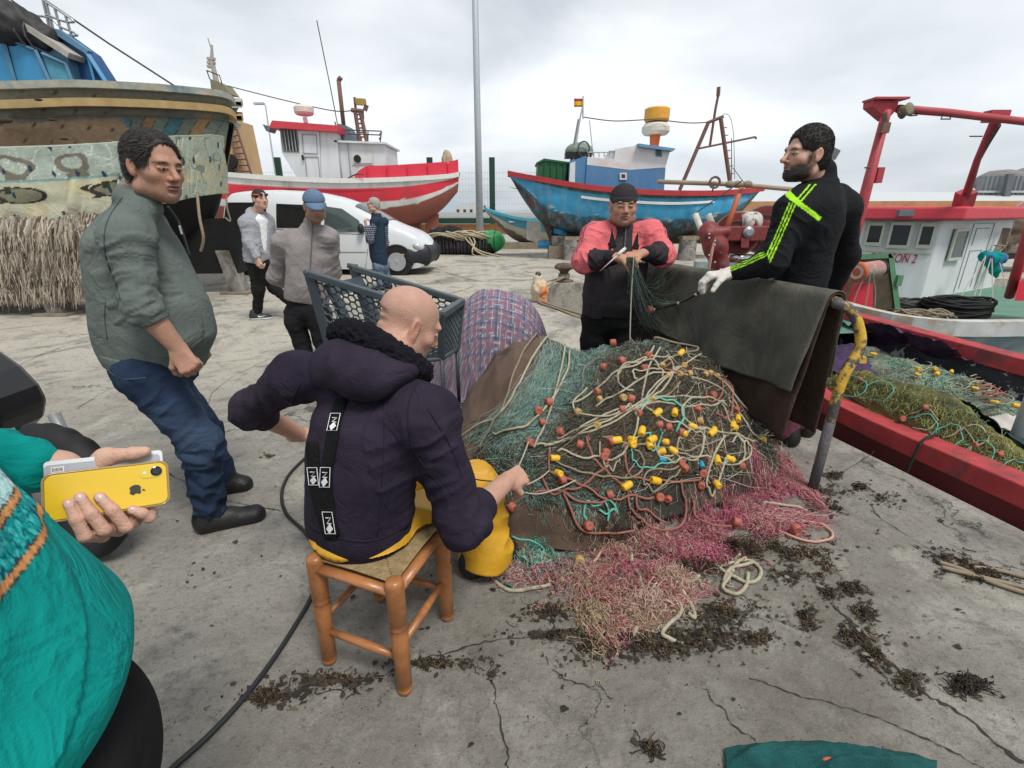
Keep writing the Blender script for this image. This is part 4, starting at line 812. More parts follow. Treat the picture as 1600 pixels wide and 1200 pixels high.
 prof=[(0,.62),(.3,.74),(.62,.7),(.86,.45),(.70,.22),(.66,-.05),(.78,-.3),(.95,-.42),(.75,-.8),(.48,-1.02),(.22,-.95),(0,-.88),(-.22,-.95),(-.5,-1.02),(-.82,-.66),(-.98,-.15),(-.9,.35),(-.6,.68),(-.3,.74)]
 ang=1.5708
 for x,y in prof:ap.append(lc+(e1*(x*math.cos(ang)+y*math.sin(ang))+e2*(-x*math.sin(ang)+y*math.cos(ang))*1)*sc)
 am=MB();am.prism(ap,PHN*.0006)
 lf=[(0.02,.86),(.05,1.12),(.22,1.34),(.42,1.42),(.38,1.12),(.22,.92)];am.prism([lc+(e1*y-e2*x)*sc for x,y in lf],PHN*.0006);am.build('logo',mat('dark_mark',(.045,.045,.03),.4),ph)
 MB().tube([c0-e1*.037-e2*.012+PHN*.0001,c0-e1*.037-e2*.018+PHN*.0001],.0006,4).build('printed_line',mat('dark_mark'),ph)
 w2=thing('phone','silver and white phone in its box lid held behind the yellow phone','phone',Q(160,725,-.02))
 c2=Q(168,752,-.021)
 def R2(c,w,h,rad):return rrect(c,w,h,rad)
 MB().prism(R2(c2+e2*.006,.160,.078,.006),-PHN*.009).build('phone_body',mat('white_gloss',(.72,.74,.77),.25,var=.04),w2)
 MB().prism(R2(c2+e2*.0035-e1*.002,.156,.070,.006),PHN*.001).build('back_glass',mat('silver_back',(.40,.42,.47),.25,var=.08),w2)
 lb=MB();lc=c2-e1*.063+e2*.030;lb.prism(R2(lc,.016,.009,.0005),PHN*.0015);lb.build('label',mat('white_print'),w2);bb=MB()
 for i in range(8):bb.prism(R2(lc+e1*(-.006+i*.0017),.0007 if i%3 else .0012,.006,.0001),PHN*.0018)
 bb.build('label_print',mat('dark_mark'),w2)
man_green();man_cap();man_hoodie();man_vest();man_red();man_black();man_seated();person_teal()
# ================================================================== SETTING
def concrete():
 m=bpy.data.materials.new('concrete');m.use_nodes=True;MATS['concrete']=m;nt=m.node_tree;N=nt.nodes;L=nt.links;b=N['Principled BSDF']
 b.inputs['Roughness'].default_value=.85;b.inputs['Specular IOR Level'].default_value=.25
 tc=N.new('ShaderNodeTexCoord');V=tc.outputs['Object']
 def noise(sc,det=6,ro=.6,dist=0,vec=V):
  n=N.new('ShaderNodeTexNoise');n.inputs['Scale'].default_value=sc;n.inputs['Detail'].default_value=det;n.inputs['Roughness'].default_value=ro;n.inputs['Distortion'].default_value=dist;L.new(vec,n.inputs['Vector']);return n.outputs['Fac']
 def mr(src,a,b_,c=0.,d=1.):
  n=N.new('ShaderNodeMapRange');n.inputs[1].default_value=a;n.inputs[2].default_value=b_;n.inputs[3].default_value=c;n.inputs[4].default_value=d;L.new(src,n.inputs[0]);return n.outputs[0]
 def mix(f,a,c,mode='MIX'):
  n=N.new('ShaderNodeMixRGB');n.blend_type=mode
  L.new(f,n.inputs[0])if not isinstance(f,float)else setattr(n.inputs[0],'default_value',f)
  for i,q in((1,a),(2,c)):
   if isinstance(q,tuple):n.inputs[i].default_value=(*q,1)
   else:L.new(q,n.inputs[i])
  return n.outputs[0]
 def math_(op,a,b_=0.):
  n=N.new('ShaderNodeMath');n.operation=op
  for i,q in((0,a),(1,b_)):
   if isinstance(q,float):n.inputs[i].default_value=q
   else:L.new(q,n.inputs[i])
  return n.outputs[0]
 base=mix(mr(noise(.35,5),.38,.62),(.225,.214,.192),(.335,.318,.28))
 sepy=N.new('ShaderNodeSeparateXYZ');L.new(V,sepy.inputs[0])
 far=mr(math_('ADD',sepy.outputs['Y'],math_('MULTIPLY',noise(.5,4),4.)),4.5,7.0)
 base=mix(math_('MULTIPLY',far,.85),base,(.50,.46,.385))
 base=mix(mr(noise(1.6,8,.7,.6),.50,.60,0,.7),base,(.43,.41,.36))
 base=mix(mr(noise(.9,7,.65,1.2),.50,.62,0,.75),base,(.165,.157,.142))
 base=mix(mr(noise(5.5,9,.75),.52,.64,0,.6),base,(.12,.115,.105))
 base=mix(mr(noise(34,6,.7),.53,.66,0,.6),base,(.085,.08,.07))
 base=mix(mr(noise(130,3,.6),.30,.44,.55,0),base,(.40,.38,.34))
 base=mix(mr(noise(210,2,.5),.6,.68,0,.6),base,(.08,.075,.07))
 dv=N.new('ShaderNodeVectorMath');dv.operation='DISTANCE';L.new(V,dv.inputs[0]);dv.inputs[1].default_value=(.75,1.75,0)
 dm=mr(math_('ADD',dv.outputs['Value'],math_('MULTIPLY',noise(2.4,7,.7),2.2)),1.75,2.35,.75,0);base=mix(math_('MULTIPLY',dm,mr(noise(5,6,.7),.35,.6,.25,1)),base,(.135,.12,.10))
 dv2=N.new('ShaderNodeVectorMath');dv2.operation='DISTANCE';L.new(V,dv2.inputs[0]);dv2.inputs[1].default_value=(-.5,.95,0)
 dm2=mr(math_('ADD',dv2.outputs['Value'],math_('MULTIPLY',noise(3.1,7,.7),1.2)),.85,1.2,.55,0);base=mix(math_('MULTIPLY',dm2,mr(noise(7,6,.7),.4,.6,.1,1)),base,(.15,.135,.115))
 vo=N.new('ShaderNodeTexVoronoi');vo.inputs['Scale'].default_value=60;L.new(V,vo.inputs['Vector'])
 sp=mr(vo.outputs['Distance'],.10,.16,1,0);gate=mr(noise(14,2),.55,.62);base=mix(math_('MULTIPLY',sp,gate),base,(.05,.045,.04))
 wv=N.new('ShaderNodeVectorMath');wv.operation='MULTIPLY_ADD'
 nz=N.new('ShaderNodeTexNoise');nz.inputs['Scale'].default_value=2.2;nz.inputs['Detail'].default_value=8;nz.inputs['Roughness'].default_value=.7;L.new(V,nz.inputs['Vector']);L.new(nz.outputs['Color'],wv.inputs[0]);wv.inputs[1].default_value=(.7,.7,0);L.new(V,wv.inputs[2])
 cr=None
 for scl,w,g0 in((.42,.0030,.44),(1.0,.0035,.50)):
  v2=N.new('ShaderNodeTexVoronoi');v2.feature='DISTANCE_TO_EDGE';v2.inputs['Scale'].default_value=scl;L.new(wv.outputs[0],v2.inputs['Vector'])
  c=mr(v2.outputs['Distance'],w*.3,w,1,0)
  if g0:c=math_('MULTIPLY',c,mr(noise(.8,3),g0+.05,g0+.12))
  cr=c if cr is None else math_('MAXIMUM',cr,c)
 base=mix(math_('MULTIPLY',cr,.5),base,(.035,.032,.028))
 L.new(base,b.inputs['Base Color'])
 h1=noise(45,8,.75);h2=noise(6,8,.7);hh=math_('ADD',math_('MULTIPLY',h1,.35),h2);hh=math_('SUBTRACT',hh,math_('MULTIPLY',cr,.9));hh=math_('SUBTRACT',hh,math_('MULTIPLY',math_('MULTIPLY',sp,gate),.25))
 bp=N.new('ShaderNodeBump');bp.inputs['Strength'].default_value=.85;bp.inputs['Distance'].default_value=.03;L.new(hh,bp.inputs['Height']);L.new(bp.outputs[0],b.inputs['Normal'])
 return m
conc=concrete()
EDGE=[(4.6,-6),(2.90,0),(2.42,1.72),(2.22,2.5),(2.05,3.13),(1.2,5.9),(.47,8.3),(.84,10.1),(3.9,10.4),(16,11.2),(60,12)]
poly=[(-90,-6)]+EDGE+[(60,48),(-90,48)]
q=MB();n=len(poly);top=[(x,y,0)for x,y in poly];bot=[(x,y,-4)for x,y in poly]
q.add(top+bot,[tuple(range(n))]+[(i,i+n,(i+1)%n+n,(i+1)%n)for i in range(n)])
o=q.build('quay',conc);tag(o,kind='structure')
wm=mat('harbour_water',(.035,.06,.06),rough=.12,var=.2,vscale=.6,bump=.5,bscale=5,spec=.6)
o=MB().grid(np.array([[[-6000,-40,-.95],[-6000,9000,-.95]],[[6000,-40,-.95],[6000,9000,-.95]]])[:,::-1]).build('sea',wm);tag(o,kind='structure')
hl=MB();xs=np.linspace(-4200,3800,160);prof=28+40*np.exp(-((xs+420)/190)**2)+22*np.exp(-((xs+900)/400)**2)+60*np.exp(-((xs+2600)/700)**2)+6*vn(np.stack([xs/60,xs*0,xs*0],1))-24*(1/(1+np.exp(-(xs+120)/60)))
g=np.array([[[x,2600,-2],[x,2650+30*(i%3),prof[i]*.6],[x,2800,max(prof[i],0)],[x,3300,-2]]for i,x in enumerate(xs)]);hl.grid(g)
o=hl.build('hills',mat('hill_haze',(.30,.36,.42),.95,var=.1,vscale=.01,spec=.05),smooth=True);tag(o,kind='structure')
hz=MB().box((0,2000,250),(9000,3990*1.0,0.1))if False else None
def crack(pts,w,seed,m,jit=.012,name='crack'):
 rg=np.random.default_rng(seed);p=smooth_pts([G(*a)for a in pts],14);k=len(p);t=np.gradient(p,axis=0);t/=np.linalg.norm(t,axis=1,keepdims=True);s=np.stack([t[:,1],-t[:,0],0*t[:,0]],1)
 off=np.cumsum(rg.normal(size=k));off-=np.linspace(0,off[-1],k);p=p+s*(off/(np.abs(off).max()+.1)*jit*2)[:,None];ww=w*(.22+np.abs(rg.normal(size=k))*.45);ww[0]=ww[-1]=0.0004
 row=np.stack([p-s*ww[:,None],p+s*ww[:,None]],1);row[:,:,2]=.004
 o=MB().grid(row[:,::-1]).build(name,m);tag(o,kind='structure')
ck=mat('crack_dirt',(.035,.03,.024),.95,var=.4,vscale=40)
for i,(p_,w_)in enumerate([([(1300,945),(1345,1000),(1420,1062),(1500,1120),(1600,1195)],.0075),([(400,1105),(480,1085),(560,1075),(640,1045),(760,1010),(880,985),(905,980)],.0035),([(765,1030),(775,1060),(785,1110),(795,1200)],.0035),([(1100,1075),(1135,1110),(1180,1160),(1200,1185)],.003),([(1170,1060),(1245,1085),(1340,1120),(1450,1165),(1560,1215)],.003),([(0,590),(90,545),(200,520),(330,505)],.004),([(120,640),(200,600),(330,590)],.003),([(420,560),(330,620),(350,740)],.003),([(1310,740),(1360,705),(1340,690)],.003),([(220,700),(300,760),(440,800)],.003),([(860,1050),(920,1075),(960,1090)],.003),([(745,445),(690,460),(600,452)],.012),([(680,420),(760,440),(900,430)],.012),([(1360,790),(1440,850),(1600,905)],.003)]):
 crack(p_,w_,i+3,ck)
def wall(name,label,cat,pts,h,m,th=.25):
 mb=MB();p=[A(x,y,0)for x,y in pts]
 for a,b in zip(p[:-1],p[1:]):
  d=nrm(b-a);s=A(-d[1],d[0],0)*th;mb.hexa([a,b,b+s,a+s],[a+A(0,0,h),b+A(0,0,h),b+s+A(0,0,h),a+s+A(0,0,h)])
 o=mb.build(name,m);return tag(o,label,cat)
om=mat('orange_render',(.50,.24,.11),.85,var=.15,vscale=1.5,col2=(.38,.20,.11),mix=(1.2,.55,.1))
wall('boundary_wall','low orange rendered wall with a green rail between the red boat and the blue boat','wall',[(-40,33),(6.5,33)],.62,om)
wall('boundary_wall','taller orange rendered wall running right behind the blue boat and the wheelhouse','wall',[(13.5,31),(24,29.5),(55,27)],1.95,om)
gm_=mat('green_paint',(.012,.05,.032),.5,var=.2)
gr=thing('guard_rail','dark green solid rail on top of the low orange wall','rail',(-8,32.6,0));MB().box((-17,32.75,.82),(46,.22,.34)).build('rail_panel',gm_,gr)
mg=MB()
for i in range(22):mg.box((-38+i*2,32.9,.72),(.08,.08,.3))
fn=thing('mesh_fence','tall see-through wire mesh fence on green posts along the sea side','fence',(-16,34,0))
wr_=mat('fence_wire',(.35,.42,.42),.5,0,spec=.3);mf=MB()
for i in range(230):x=-40+i*.2;mf.box((x,34,2.2),(.008,.008,3.2))
for i in range(9):mf.box((-17,34,.7+i*.38),(46,.01,.01))
mf.build('wire_mesh',wr_,fn)
for px in(677,770,1150-700):x=(px-800)/760*32.2;MB().box((x,33.7,2.25),(.36,.2,4.7)).build('post',gm_,fn)
bx=MB();lp=thing('light_pole','very tall pale grey tapered mast rising out of the frame behind the nets','pole',P(750,366,28.5)*A(1,1,0))
x0=P(750,366,28.5);MB().tube([A(x0[0],28.5,0),A(x0[0],28.5,6),A(x0[0],28.5,22)],[.20,.17,.11],16).build('shaft',mat('galvanised',(.42,.47,.50),.55,.2,var=.08),lp,smooth=True)
MB().box((x0[0],28.5,.03),(.6,.6,.06)).build('base_plate',MATS['galvanised'],lp);MB().box((x0[0],28.5,22.1),(1.6,.5,.25)).build('lamp_head',MATS['galvanised'],lp)
sl=thing('street_lamp','thin street lamp with a flat head behind the red and white boat','lamp',P(432,340,42)*A(1,1,0))
b_,t_=P(431,280,42),P(411,164,42);x_=b_[0];MB().tube([A(x_,42,0),A(x_+.05,42,t_[2])],[.09,.05],8).build('pole',MATS['galvanised'],sl);MB().box(P(405,162,42),(.75,.3,.14)).build('lamp_head',MATS['galvanised'],sl)
fl=thing('flood_light','small floodlight on a short pole behind the bearded man','lamp',P(1291,420,20)*A(1,1,0))
a_=P(1294,262,20);MB().tube([A(a_[0]-.1,20,0),A(a_[0],20,a_[2]+.1)],.05,8).build('pole',MATS['galvanised'],fl);c_=P(1301,239,20);MB().box(c_,(.42,.1,.34),R=[[.92,0,.38],[0,1,0],[-.38,0,.92]]).build('lamp_head',mat('lamp_grey',(.12,.13,.15),.4),fl)
bd=thing('warehouse','long grey corrugated store on the far quay at the right edge','warehouse',P(1560,330,44)*A(1,1,0))
x0,x1=P(1516,320,44)[0],P(1516,320,44)[0]+26;z0,z1=P(1540,322,44)[2],P(1540,275,44)[2];cm_=mat('corrugated_grey',(.20,.22,.235),.6,.2,var=.12,vscale=2)
g=[];
for i in range(260):
 x=x0+(x1-x0)*i/259;y=44+.09*math.sin(i*1.5);g.append([(x,y,z0-.3),(x,y,(z0+z1)/2-.02),(x,y-.06,(z0+z1)/2),(x,y,z1)])
MB().grid(np.array(g)[:,::-1]).build('cladding',cm_,bd);MB().box(((x0+x1)/2+3,45.3,(z0+z1)/2),(x1-x0,2.2,z1-z0+.1)).build('shell',cm_,bd);st=MB()
for i in range(10):x=x0+i*2.6;st.box((x,43.6,z0-1.2),(.25,.25,2.4));st.tube([A(x,43.6,z0-2.2),A(x+2.6,43.6,z0-.3)],.07,5);st.tube([A(x+2.6,43.6,z0-2.2),A(x,43.6,z0-.3)],.07,5)
st.build('trestle',mat('pale_steel',(.4,.42,.43),.6),bd);MB().box(((x0+x1)/2,43.7,(z0+z1)/2-.05),(x1-x0,.2,.16)).build('rail',MATS['pale_steel'],bd)
MB().prism([P(1571,272,43.4),P(1580,272,43.4),P(1570,325,43.4),P(1561,325,43.4)],(0,-.3,0)).build('down_pipe',mat('lamp_grey'),bd)
rk=thing('aggregate_heap','grey stone heaps showing above the corrugated store','heap',A(x0+6,46,z1));mb=MB()
for i in range(8):c=A(x0+4.0+i*2.8,46,z1-.3);mb.ell(c,(2.2,2.0,.95+.25*math.sin(i*2)),None,24,12)
V=np.concatenate(mb.V);mb.V=[V+(vn(V*1.4)*.2)[:,None]];mb.build('heap',mat('grey_gravel',(.20,.19,.18),.95,var=.3,vscale=3),rk,smooth=True)
rf=thing('harbour_shed','low pale roofed shed seen above the orange wall by the bearded man','shed',(17,40,0));x0=P(1180,330,40)[0]
MB().hexa([(x0,40,0),(x0+28,40,0),(x0+28,52,0),(x0,52,0)],[(x0,40,2.0),(x0+28,40,2.0),(x0+28,52,2.0),(x0,52,2.0)]).build('wall',mat('pale_wall',(.5,.5,.47),.8),rf)
MB().prism([(x0-.4,39.6,2.0),(x0-.4,52.4,2.0),(x0-.4,46,3.0)],(29,0,0)).build('roof',mat('pale_roof',(.52,.55,.56),.6,var=.1),rf)
pb=thing('port_building','small white harbour building under the far hills','building',P(740,342,240)*A(1,1,0));c=P(738,340,240)
MB().box((c[0],240,1.2),(16,10,5.0)).build('wall',mat('pale_wall'),pb);MB().box((c[0]+2,240,4.4),(6,6,1.6)).build('upper_floor',mat('pale_wall'),pb);mw=MB()
for i in range(5):mw.box((c[0]-6+i*3,234.8,1.6),(1.2,.2,1.2))
mw.build('window_band',mat('dark_glass',(.02,.025,.03),.1),pb)
bk=MB().box((-60,232,-.3),(150,12,2.4)).build('breakwater',mat('pale_wall'));tag(bk,kind='structure')
# ------------------------------------------------------------------ heaps of gear on the apron
nb=mat('black_net',(.016,.016,.017),.95,var=.5,vscale=30,bump=1,bscale=60)
rp=mat('cream_rope',(.42,.36,.24),.9,var=.2,vscale=40,bump=.5,bscale=300)
t=thing('net_roll','fat black rolled net fender on the ground beside the green float','net roll',P(722,398,17.3)*A(1,1,0))
f=Field(.03);a,b=P(674,384,17.4),P(762,386,17.2);a[2]=b[2]=.33;f.cap(a,b,.33,.34);f.ell((a*.7+b*.3)+A(0,0,.28),(.7,.35,.3),k=.1);f.cap(a+A(-.3,.2,-.1),a+A(.6,.5,.1),.3,k=.1)
V,F=f.run(lambda X,Y,Z:(.01-Z)+0*X*Y);V=V+vnormals(V,F)*(.05*vn(V*9)+.03*vn(V*22))[:,None];link('rolled_net',mkmesh('r',V,F),nb,t)
mb=MB();rg=np.random.default_rng(2)
for k in range(26):c=a+(b-a)*(k/26);mb.tube([c+A(.02*k%.05,.37*math.cos(x),.37*math.sin(x))for x in np.linspace(0,6.3,14)],.012,4)
mb.build('lashing',mat('grey_cord',(.08,.08,.085),.9),t)
t=thing('rope_coil','loose heap of cream rope thrown over the black net roll','rope',P(720,372,17.2)*A(1,1,0)+A(0,0,.6));mb=MB()
for k in range(11):
 c=P(688+k*6.5,371+3*math.sin(k),17.1);pts=[c+A(.5*math.cos(x*1.0+k)*(1+.2*rg.normal()),.25*math.sin(x+k),.10*math.sin(x*1.7+k*2)+.05)for x in np.linspace(0,6.5,10)];mb.tube(smooth_pts(pts,5),.028,6)
for k in range(3):mb.tube(smooth_pts([P(735-k*6,365,16.95),P(742-5*k,378,16.8),P(738+6*k,392,16.6),G(745+20*k,400+k),G(792-k*8,402+k)],6),.026,6)
mb.build('rope',rp,t,smooth=True)
t=thing('float_ball','big bright green plastic float at the end of the black net roll','float',P(772,392,17.4)*A(1,1,0));c=P(770,377,17.2)
MB().ell(c,(.42,.34,.36),None,24,14).build('ball',mat('green_plastic',(.03,.30,.09),.4,var=.12),t,smooth=True);MB().tube([c+A(.1+.05*math.sin(x),.36*math.sin(x),.385*math.cos(x))for x in np.linspace(0,6.3,26)],.012,5).build('rope',mat('black_cord',(.015,.015,.015)),t)
im=mat('rusty_iron',(.15,.10,.075),.85,var=.3,vscale=14,bump=.5,bscale=60,col2=(.06,.045,.04),mix=(8,.5,.1))
t=thing('bollard','rusty mushroom headed mooring bollard at the corner of the basin','bollard',G(881,440));c=G(881,440)
MB().lathe([(.20,0),(.20,.03),(.10,.06),(.09,.2),(.12,.24),(.2,.27),(.21,.32),(.15,.37),(.03,.39)],c,n=22).build('post',im,t,smooth=True)
t=thing('mooring_line','tan mooring rope running from the bollard down over the quay edge','rope',G(878,437));mb=MB()
for k in range(3):mb.tube([c+A(.11*math.cos(x),.11*math.sin(x),.09+.03*k)for x in np.linspace(0,6.4,18)],.018,6)
mb.tube(smooth_pts([c+A(0,-.1,.1),G(860,452)+A(0,0,.1),G(838,468)+A(0,0,.04),G(860,478)+A(0,0,.02),P(912,492,6.6)],8),.018,6);mb.tube(smooth_pts([c+A(0,-.12,.12),G(852,452)+A(0,0,.12),G(838,471)+A(0,0,.03),G(875,486)+A(0,0,.02),G(912,500)+A(0,0,.0)],8),.015,6)
mb.build('rope',mat('tan_rope',(.26,.21,.15),.95,var=.2,vscale=40),t,smooth=True)
t=thing('wrapped_float','upright cream and orange rag wrapped bundle by the basin corner','bundle',G(843,470));f=Field(.014);b0=G(843,472)
f.chain([b0+A(-.02,0,.05),b0+A(0,0,.2),b0+A(-.03,0,.38)],[.09,.13,.07],k=.05);f.cap(b0+A(.06,-.03,.02),b0+A(.05,0,.2),.06,k=.04);V,F=f.run();V=V+vnormals(V,F)*((1-np.abs(vn(V*A(30,30,8))))**2*.028-.01)[:,None]
C=np.where((V[:,0]>b0[0]-.01)[:,None]&(V[:,2]<.28)[:,None],A(.62,.28,.12),A(.55,.45,.33));link('wrapping',mkmesh('w',V,F,True,C),clothA,t);MB().ell(b0+A(-.03,0,.44),(.05,.05,.05)).build('knob',mat('dark_mark'),t,smooth=True)
# ================================================================== BOATS
def interp_px(pts,n):
 p=np.array(pts,float);s=smooth_pts(list(p),12);d=np.r_[0,np.cumsum(np.linalg.norm(np.diff(s[:,:2],axis=0),axis=1))];t=np.linspace(0,d[-1],n);return np.stack([np.interp(t,d,s[:,i])for i in range(p.shape[1])],1)
def hull_px(sheer,keel,beam,Y0,n=60,m=22,full=2.0,flare=1.0,yaw=0):
 """sheer/keel as pixel lines on the near side; returns near and far side grids and the sheer polylines"""
 s=interp_px(sheer,n);k=interp_px(keel,n);b=np.interp(np.linspace(0,1,n),np.linspace(0,1,len(beam)),beam)
 near,far=[],[]
 for i in range(n):
  yc=Y0+yaw*(i/(n-1)-.5);S_=P(s[i,0],s[i,1],yc-b[i]);K=P(k[i,0],k[i,1],yc);r1,r2=[],[]
  for j in range(m):
   q=j/(m-1);w=(1-(1-q)**full)**(1/full)*(1-(1-flare)*(1-q));p=K+(S_-K)*q;y=b[i]*w
   r1.append(A(p[0],yc-y,p[2]));r2.append(A(p[0],yc+y,p[2]))
  near.append(r1);far.append(r2)
 return np.array(near),np.array(far)
def hull_mesh(parent,near,far,m,colf=None,thick=.05,name='hull'):
 mb=MB();mb.grid(near,0);mb.grid(far[:,::-1],0)
 V=np.concatenate(mb.V);C=None
 if colf:
  n,mm,_=near.shape;q=np.tile(np.linspace(0,1,mm),n);q=np.concatenate([q,q[::-1]if False else np.tile(np.linspace(1,0,mm),n)]);s=np.concatenate([np.repeat(np.linspace(0,1,n),mm)]*2);C=colf(V,q,s)
 return mb.build(name,m,parent,smooth=True,col=C)
def deck_of(parent,near,far,drop,m,name='deck',inset=.02):
 a=near[:,-1]+A(0,inset,-drop);b=far[:,-1]+A(0,-inset,-drop);return MB().grid(np.stack([a,b],1)).build(name,m,parent)
def rail_of(parent,near,far,m,w=.08,h=.06,name='gunwale',lift=.02,both=True):
 mb=MB()
 for sd,sg in((near,-1),(far,1)):
  p=sd[:,-1];n=len(p);t=np.gradient(p,axis=0);t[:,2]=0;t/=(np.linalg.norm(t,axis=1,keepdims=True)+1e-9);s=np.stack([t[:,1],-t[:,0],0*t[:,0]],1)*(1 if sg<0 else-1);z=A(0,0,1)
  ring=np.stack([p+s*w*.5+z*(lift+h),p+s*w*.5+z*(lift-h),p-s*w*.5+z*(lift-h),p-s*w*.5+z*(lift+h)],1)
  mb.grid(ring[:,::(1 if sg<0 else-1)],closed=True)
 return mb.build(name,m,parent)
def stripe_of(parent,near,q0,q1,m,out=.02,s0=0,s1=1,name='rubbing_strake'):
 n,mm,_=near.shape;i0,i1=int(s0*(n-1)),int(s1*(n-1))+1;j=np.array([q0,(q0+q1)/2,q1])*(mm-1);rows=[]
 for i in range(i0,i1):rows.append([near[i,int(a)]*(1-a%1)+near[i,min(int(a)+1,mm-1)]*(a%1)+A(0,-out,0)for a in j])
 return MB().grid(np.array(rows),.02).build(name,m,parent,smooth=False)
hp=lambda n,**k:mat(n,attr=True,**k)
def pane(parent,pts,d,m,fm=None,fw=.05,name='window',out=(0,-.02,0)):
 """window: frame with a pane set in it; pts 4 corners"""
 out=A(*out);p=[A(*q)for q in pts];c=sum(p)/4;w=MB();o_=[q+out for q in p];i_=[q+(c-q)/np.linalg.norm(c-q)*fw*1.4+out for q in p]
 for k in range(4):a,b=k,(k+1)%4;w.hexa([o_[a],o_[b],i_[b],i_[a]],[o_[a]+out,o_[b]+out,i_[b]+out,i_[a]+out])
 f=w.build(name,fm or m,parent);MB().prism([q-out*.3 for q in i_],out*.8).build('pane',m,f);return f
glass=mat('dark_glass',(.02,.025,.03),.1)
blk=mat('keel_block',(.28,.27,.25),.9,var=.25,vscale=5,col2=(.12,.10,.08),mix=(4,.52,.08))
wood=mat('weathered_wood',(.24,.19,.14),.85,var=.35,vscale=9,bump=.4,bscale=40)
# ------------------------------------------------------------------ blue boat on blocks
def blue_boat():
 t=thing('fishing_boat','worn bright blue wooden boat with red gunwale and blue wheelhouse propped on drums','boat',P(1000,405,15.6)*A(1,1,0))
 near,far=hull_px([(796,272),(810,275),(860,284),(930,295),(1020,302),(1110,303),(1160,300),(1190,296)],[(799,280),(822,318),(850,350),(900,366),(980,372),(1060,372),(1130,352),(1186,300)],[.15,.75,1.05,1.2,1.2,1.1,.75,.04],15.9,90,34,full=2.4)
 def cf(V,q,s):
  n=fbm(V*A(1.6,1.6,3),4);n2=fbm(V*A(6,6,9),3);c=np.tile(A(.045,.30,.52),(len(V),1));c*=(1+.15*n2)[:,None]
  m=(q+n*.10<.44);c[m]=A(.03,.10,.13);m=(q+n*.12<.34);c[m]=A(.045,.04,.035);m=(q+n2*.12<.30)&(n>.05);c[m]=A(.12,.035,.03)
  c[(np.abs(q-.45+.07*n)<.04)&(n2>.22)]=A(.42,.46,.45);c[(q<.46)&(n2>.36)]=A(.02,.10,.06);c[(q>.9)]=A(.02,.10,.07);c[q>.955]=A(.36,.03,.035);return c
 hull_mesh(t,near,far,hp('blue_hull',rough=.55,var=.18,vscale=3,bump=.4,bscale=7,col2=(.035,.18,.32),mix=(2.5,.60,.10),streak=((.30,.42,.46),5,.6)),cf);deck_of(t,near,far,.35,mat('deck_grey',(.22,.23,.22),.8))
 rail_of(t,near,far,mat('red_gunwale',(.40,.035,.04),.55,var=.2,vscale=3),.22,.07);stripe_of(t,near,.775,.83,mat('white_strip',(.66,.68,.66),.6,var=.1),.05,.30,.80)
 MB().hexa([P(862,384,15.8),P(1118,380,15.8),P(1118,380,16),P(862,384,16)],[P(846,345,15.8),P(1122,352,15.8),P(1122,352,16),P(846,345,16)]).build('keel',mat('keel_brown',(.10,.07,.06),.9,var=.3),t)
 ff=MB();bp_=mat('blue_paint',(.035,.26,.50),.55,var=.15,vscale=3)
 ff.tube([P(877,350,15.85),P(878,383,15.85),P(841,382,15.85)],.13,6);ff.tube([P(877,352,15.85),P(874,366,15.85)],.25,6);ff.build('skeg_frame',bp_,t)
 MB().prism([P(823,345,15.8),P(845,346,15.8),P(846,374,15.8),P(838,379,15.8),P(823,374,15.8)],(0,.1,0)).build('rudder',mat('grey_board',(.38,.36,.32),.8,var=.2),t)
 pr=MB()
 for k in range(3):a=k*2.094;pr.ell(P(860,372,15.85)+A(.0,.22*math.cos(a),.22*math.sin(a)),(.03,.16,.1))
 pr.build('propeller',mat('bronze',(.10,.13,.10),.5,.6),t,smooth=True)
 bl=mat('house_blue',(.07,.20,.38),.55,var=.1,streak=((.20,.22,.22),4,.5));wh=mat('house_white',(.64,.66,.68),.55,var=.12,vscale=2,col2=(.60,.48,.44),mix=(1.4,.6,.1));Yn,Yf=15.1,16.7
 def blockpx(a,Y0,Y1):return[P(u,v,Y0)for u,v in a],[A(p[0],Y1,p[2])for p in[P(u,v,Y0)for u,v in a]]
 def slab(a,Y0,Y1,m,name,par=t):p,_=blockpx(a,Y0,Y1);return MB().prism(p,(0,Y1-Y0,0)).build(name,m,par)
 slab([(914,296),(1037,304),(1040,262),(985,266),(917,258)],Yn,Yf,bl,'cabin');slab([(917,257.5),(985,265.5),(1040,261.5),(1048,232),(1000,226),(962,233),(960,249),(918,245)],Yn,Yf,wh,'upper_cabin')
 slab([(998,224),(1056,232),(1052,236),(999,229)],Yn-.2,Yf+.2,mat('roof_blue',(.12,.28,.42),.6),'roof');slab([(888,292),(914,296),(917,245),(914,244),(890,252)],Yn+.05,Yf,bl,'door_block');slab([(889,289),(898,291),(899,252),(891,255)],Yn+.03,Yf,wh,'door_panel')
 pane(t,[P(1024,244,Yn),P(1034,245,Yn),P(1033,231,Yn),P(1024,230,Yn)],0,glass,bl,.03,out=(0,-.015,0));pane(t,[P(968,281,Yn),P(979,281,Yn),P(979,270,Yn),P(968,270,Yn)],0,glass,wh,.045,out=(0,-.02,0))
 c=P(1024,208,16);rd=MB().lathe([(.33,0),(.40,.08),(.40,.2),(.33,.3),(.02,.32)],c-A(0,0,.05),n=28).build('radar_dome',mat('cream_plastic',(.62,.60,.53),.5),t);MB().cyl(c-A(0,0,.5),c,.12,.16).build('radar_stand',mat('orange_paint',(.62,.14,.05),.6),rd)
 MB().lathe([(.32,.29),(.36,.35),(.36,.62),(.30,.66),(.02,.66)],c,n=28).build('orange_drum',mat('amber_plastic',(.72,.36,.05),.5),rd)
 am=mat('rust_brown',(.17,.09,.075),.75,var=.25);Ym=15.3;mb=MB()
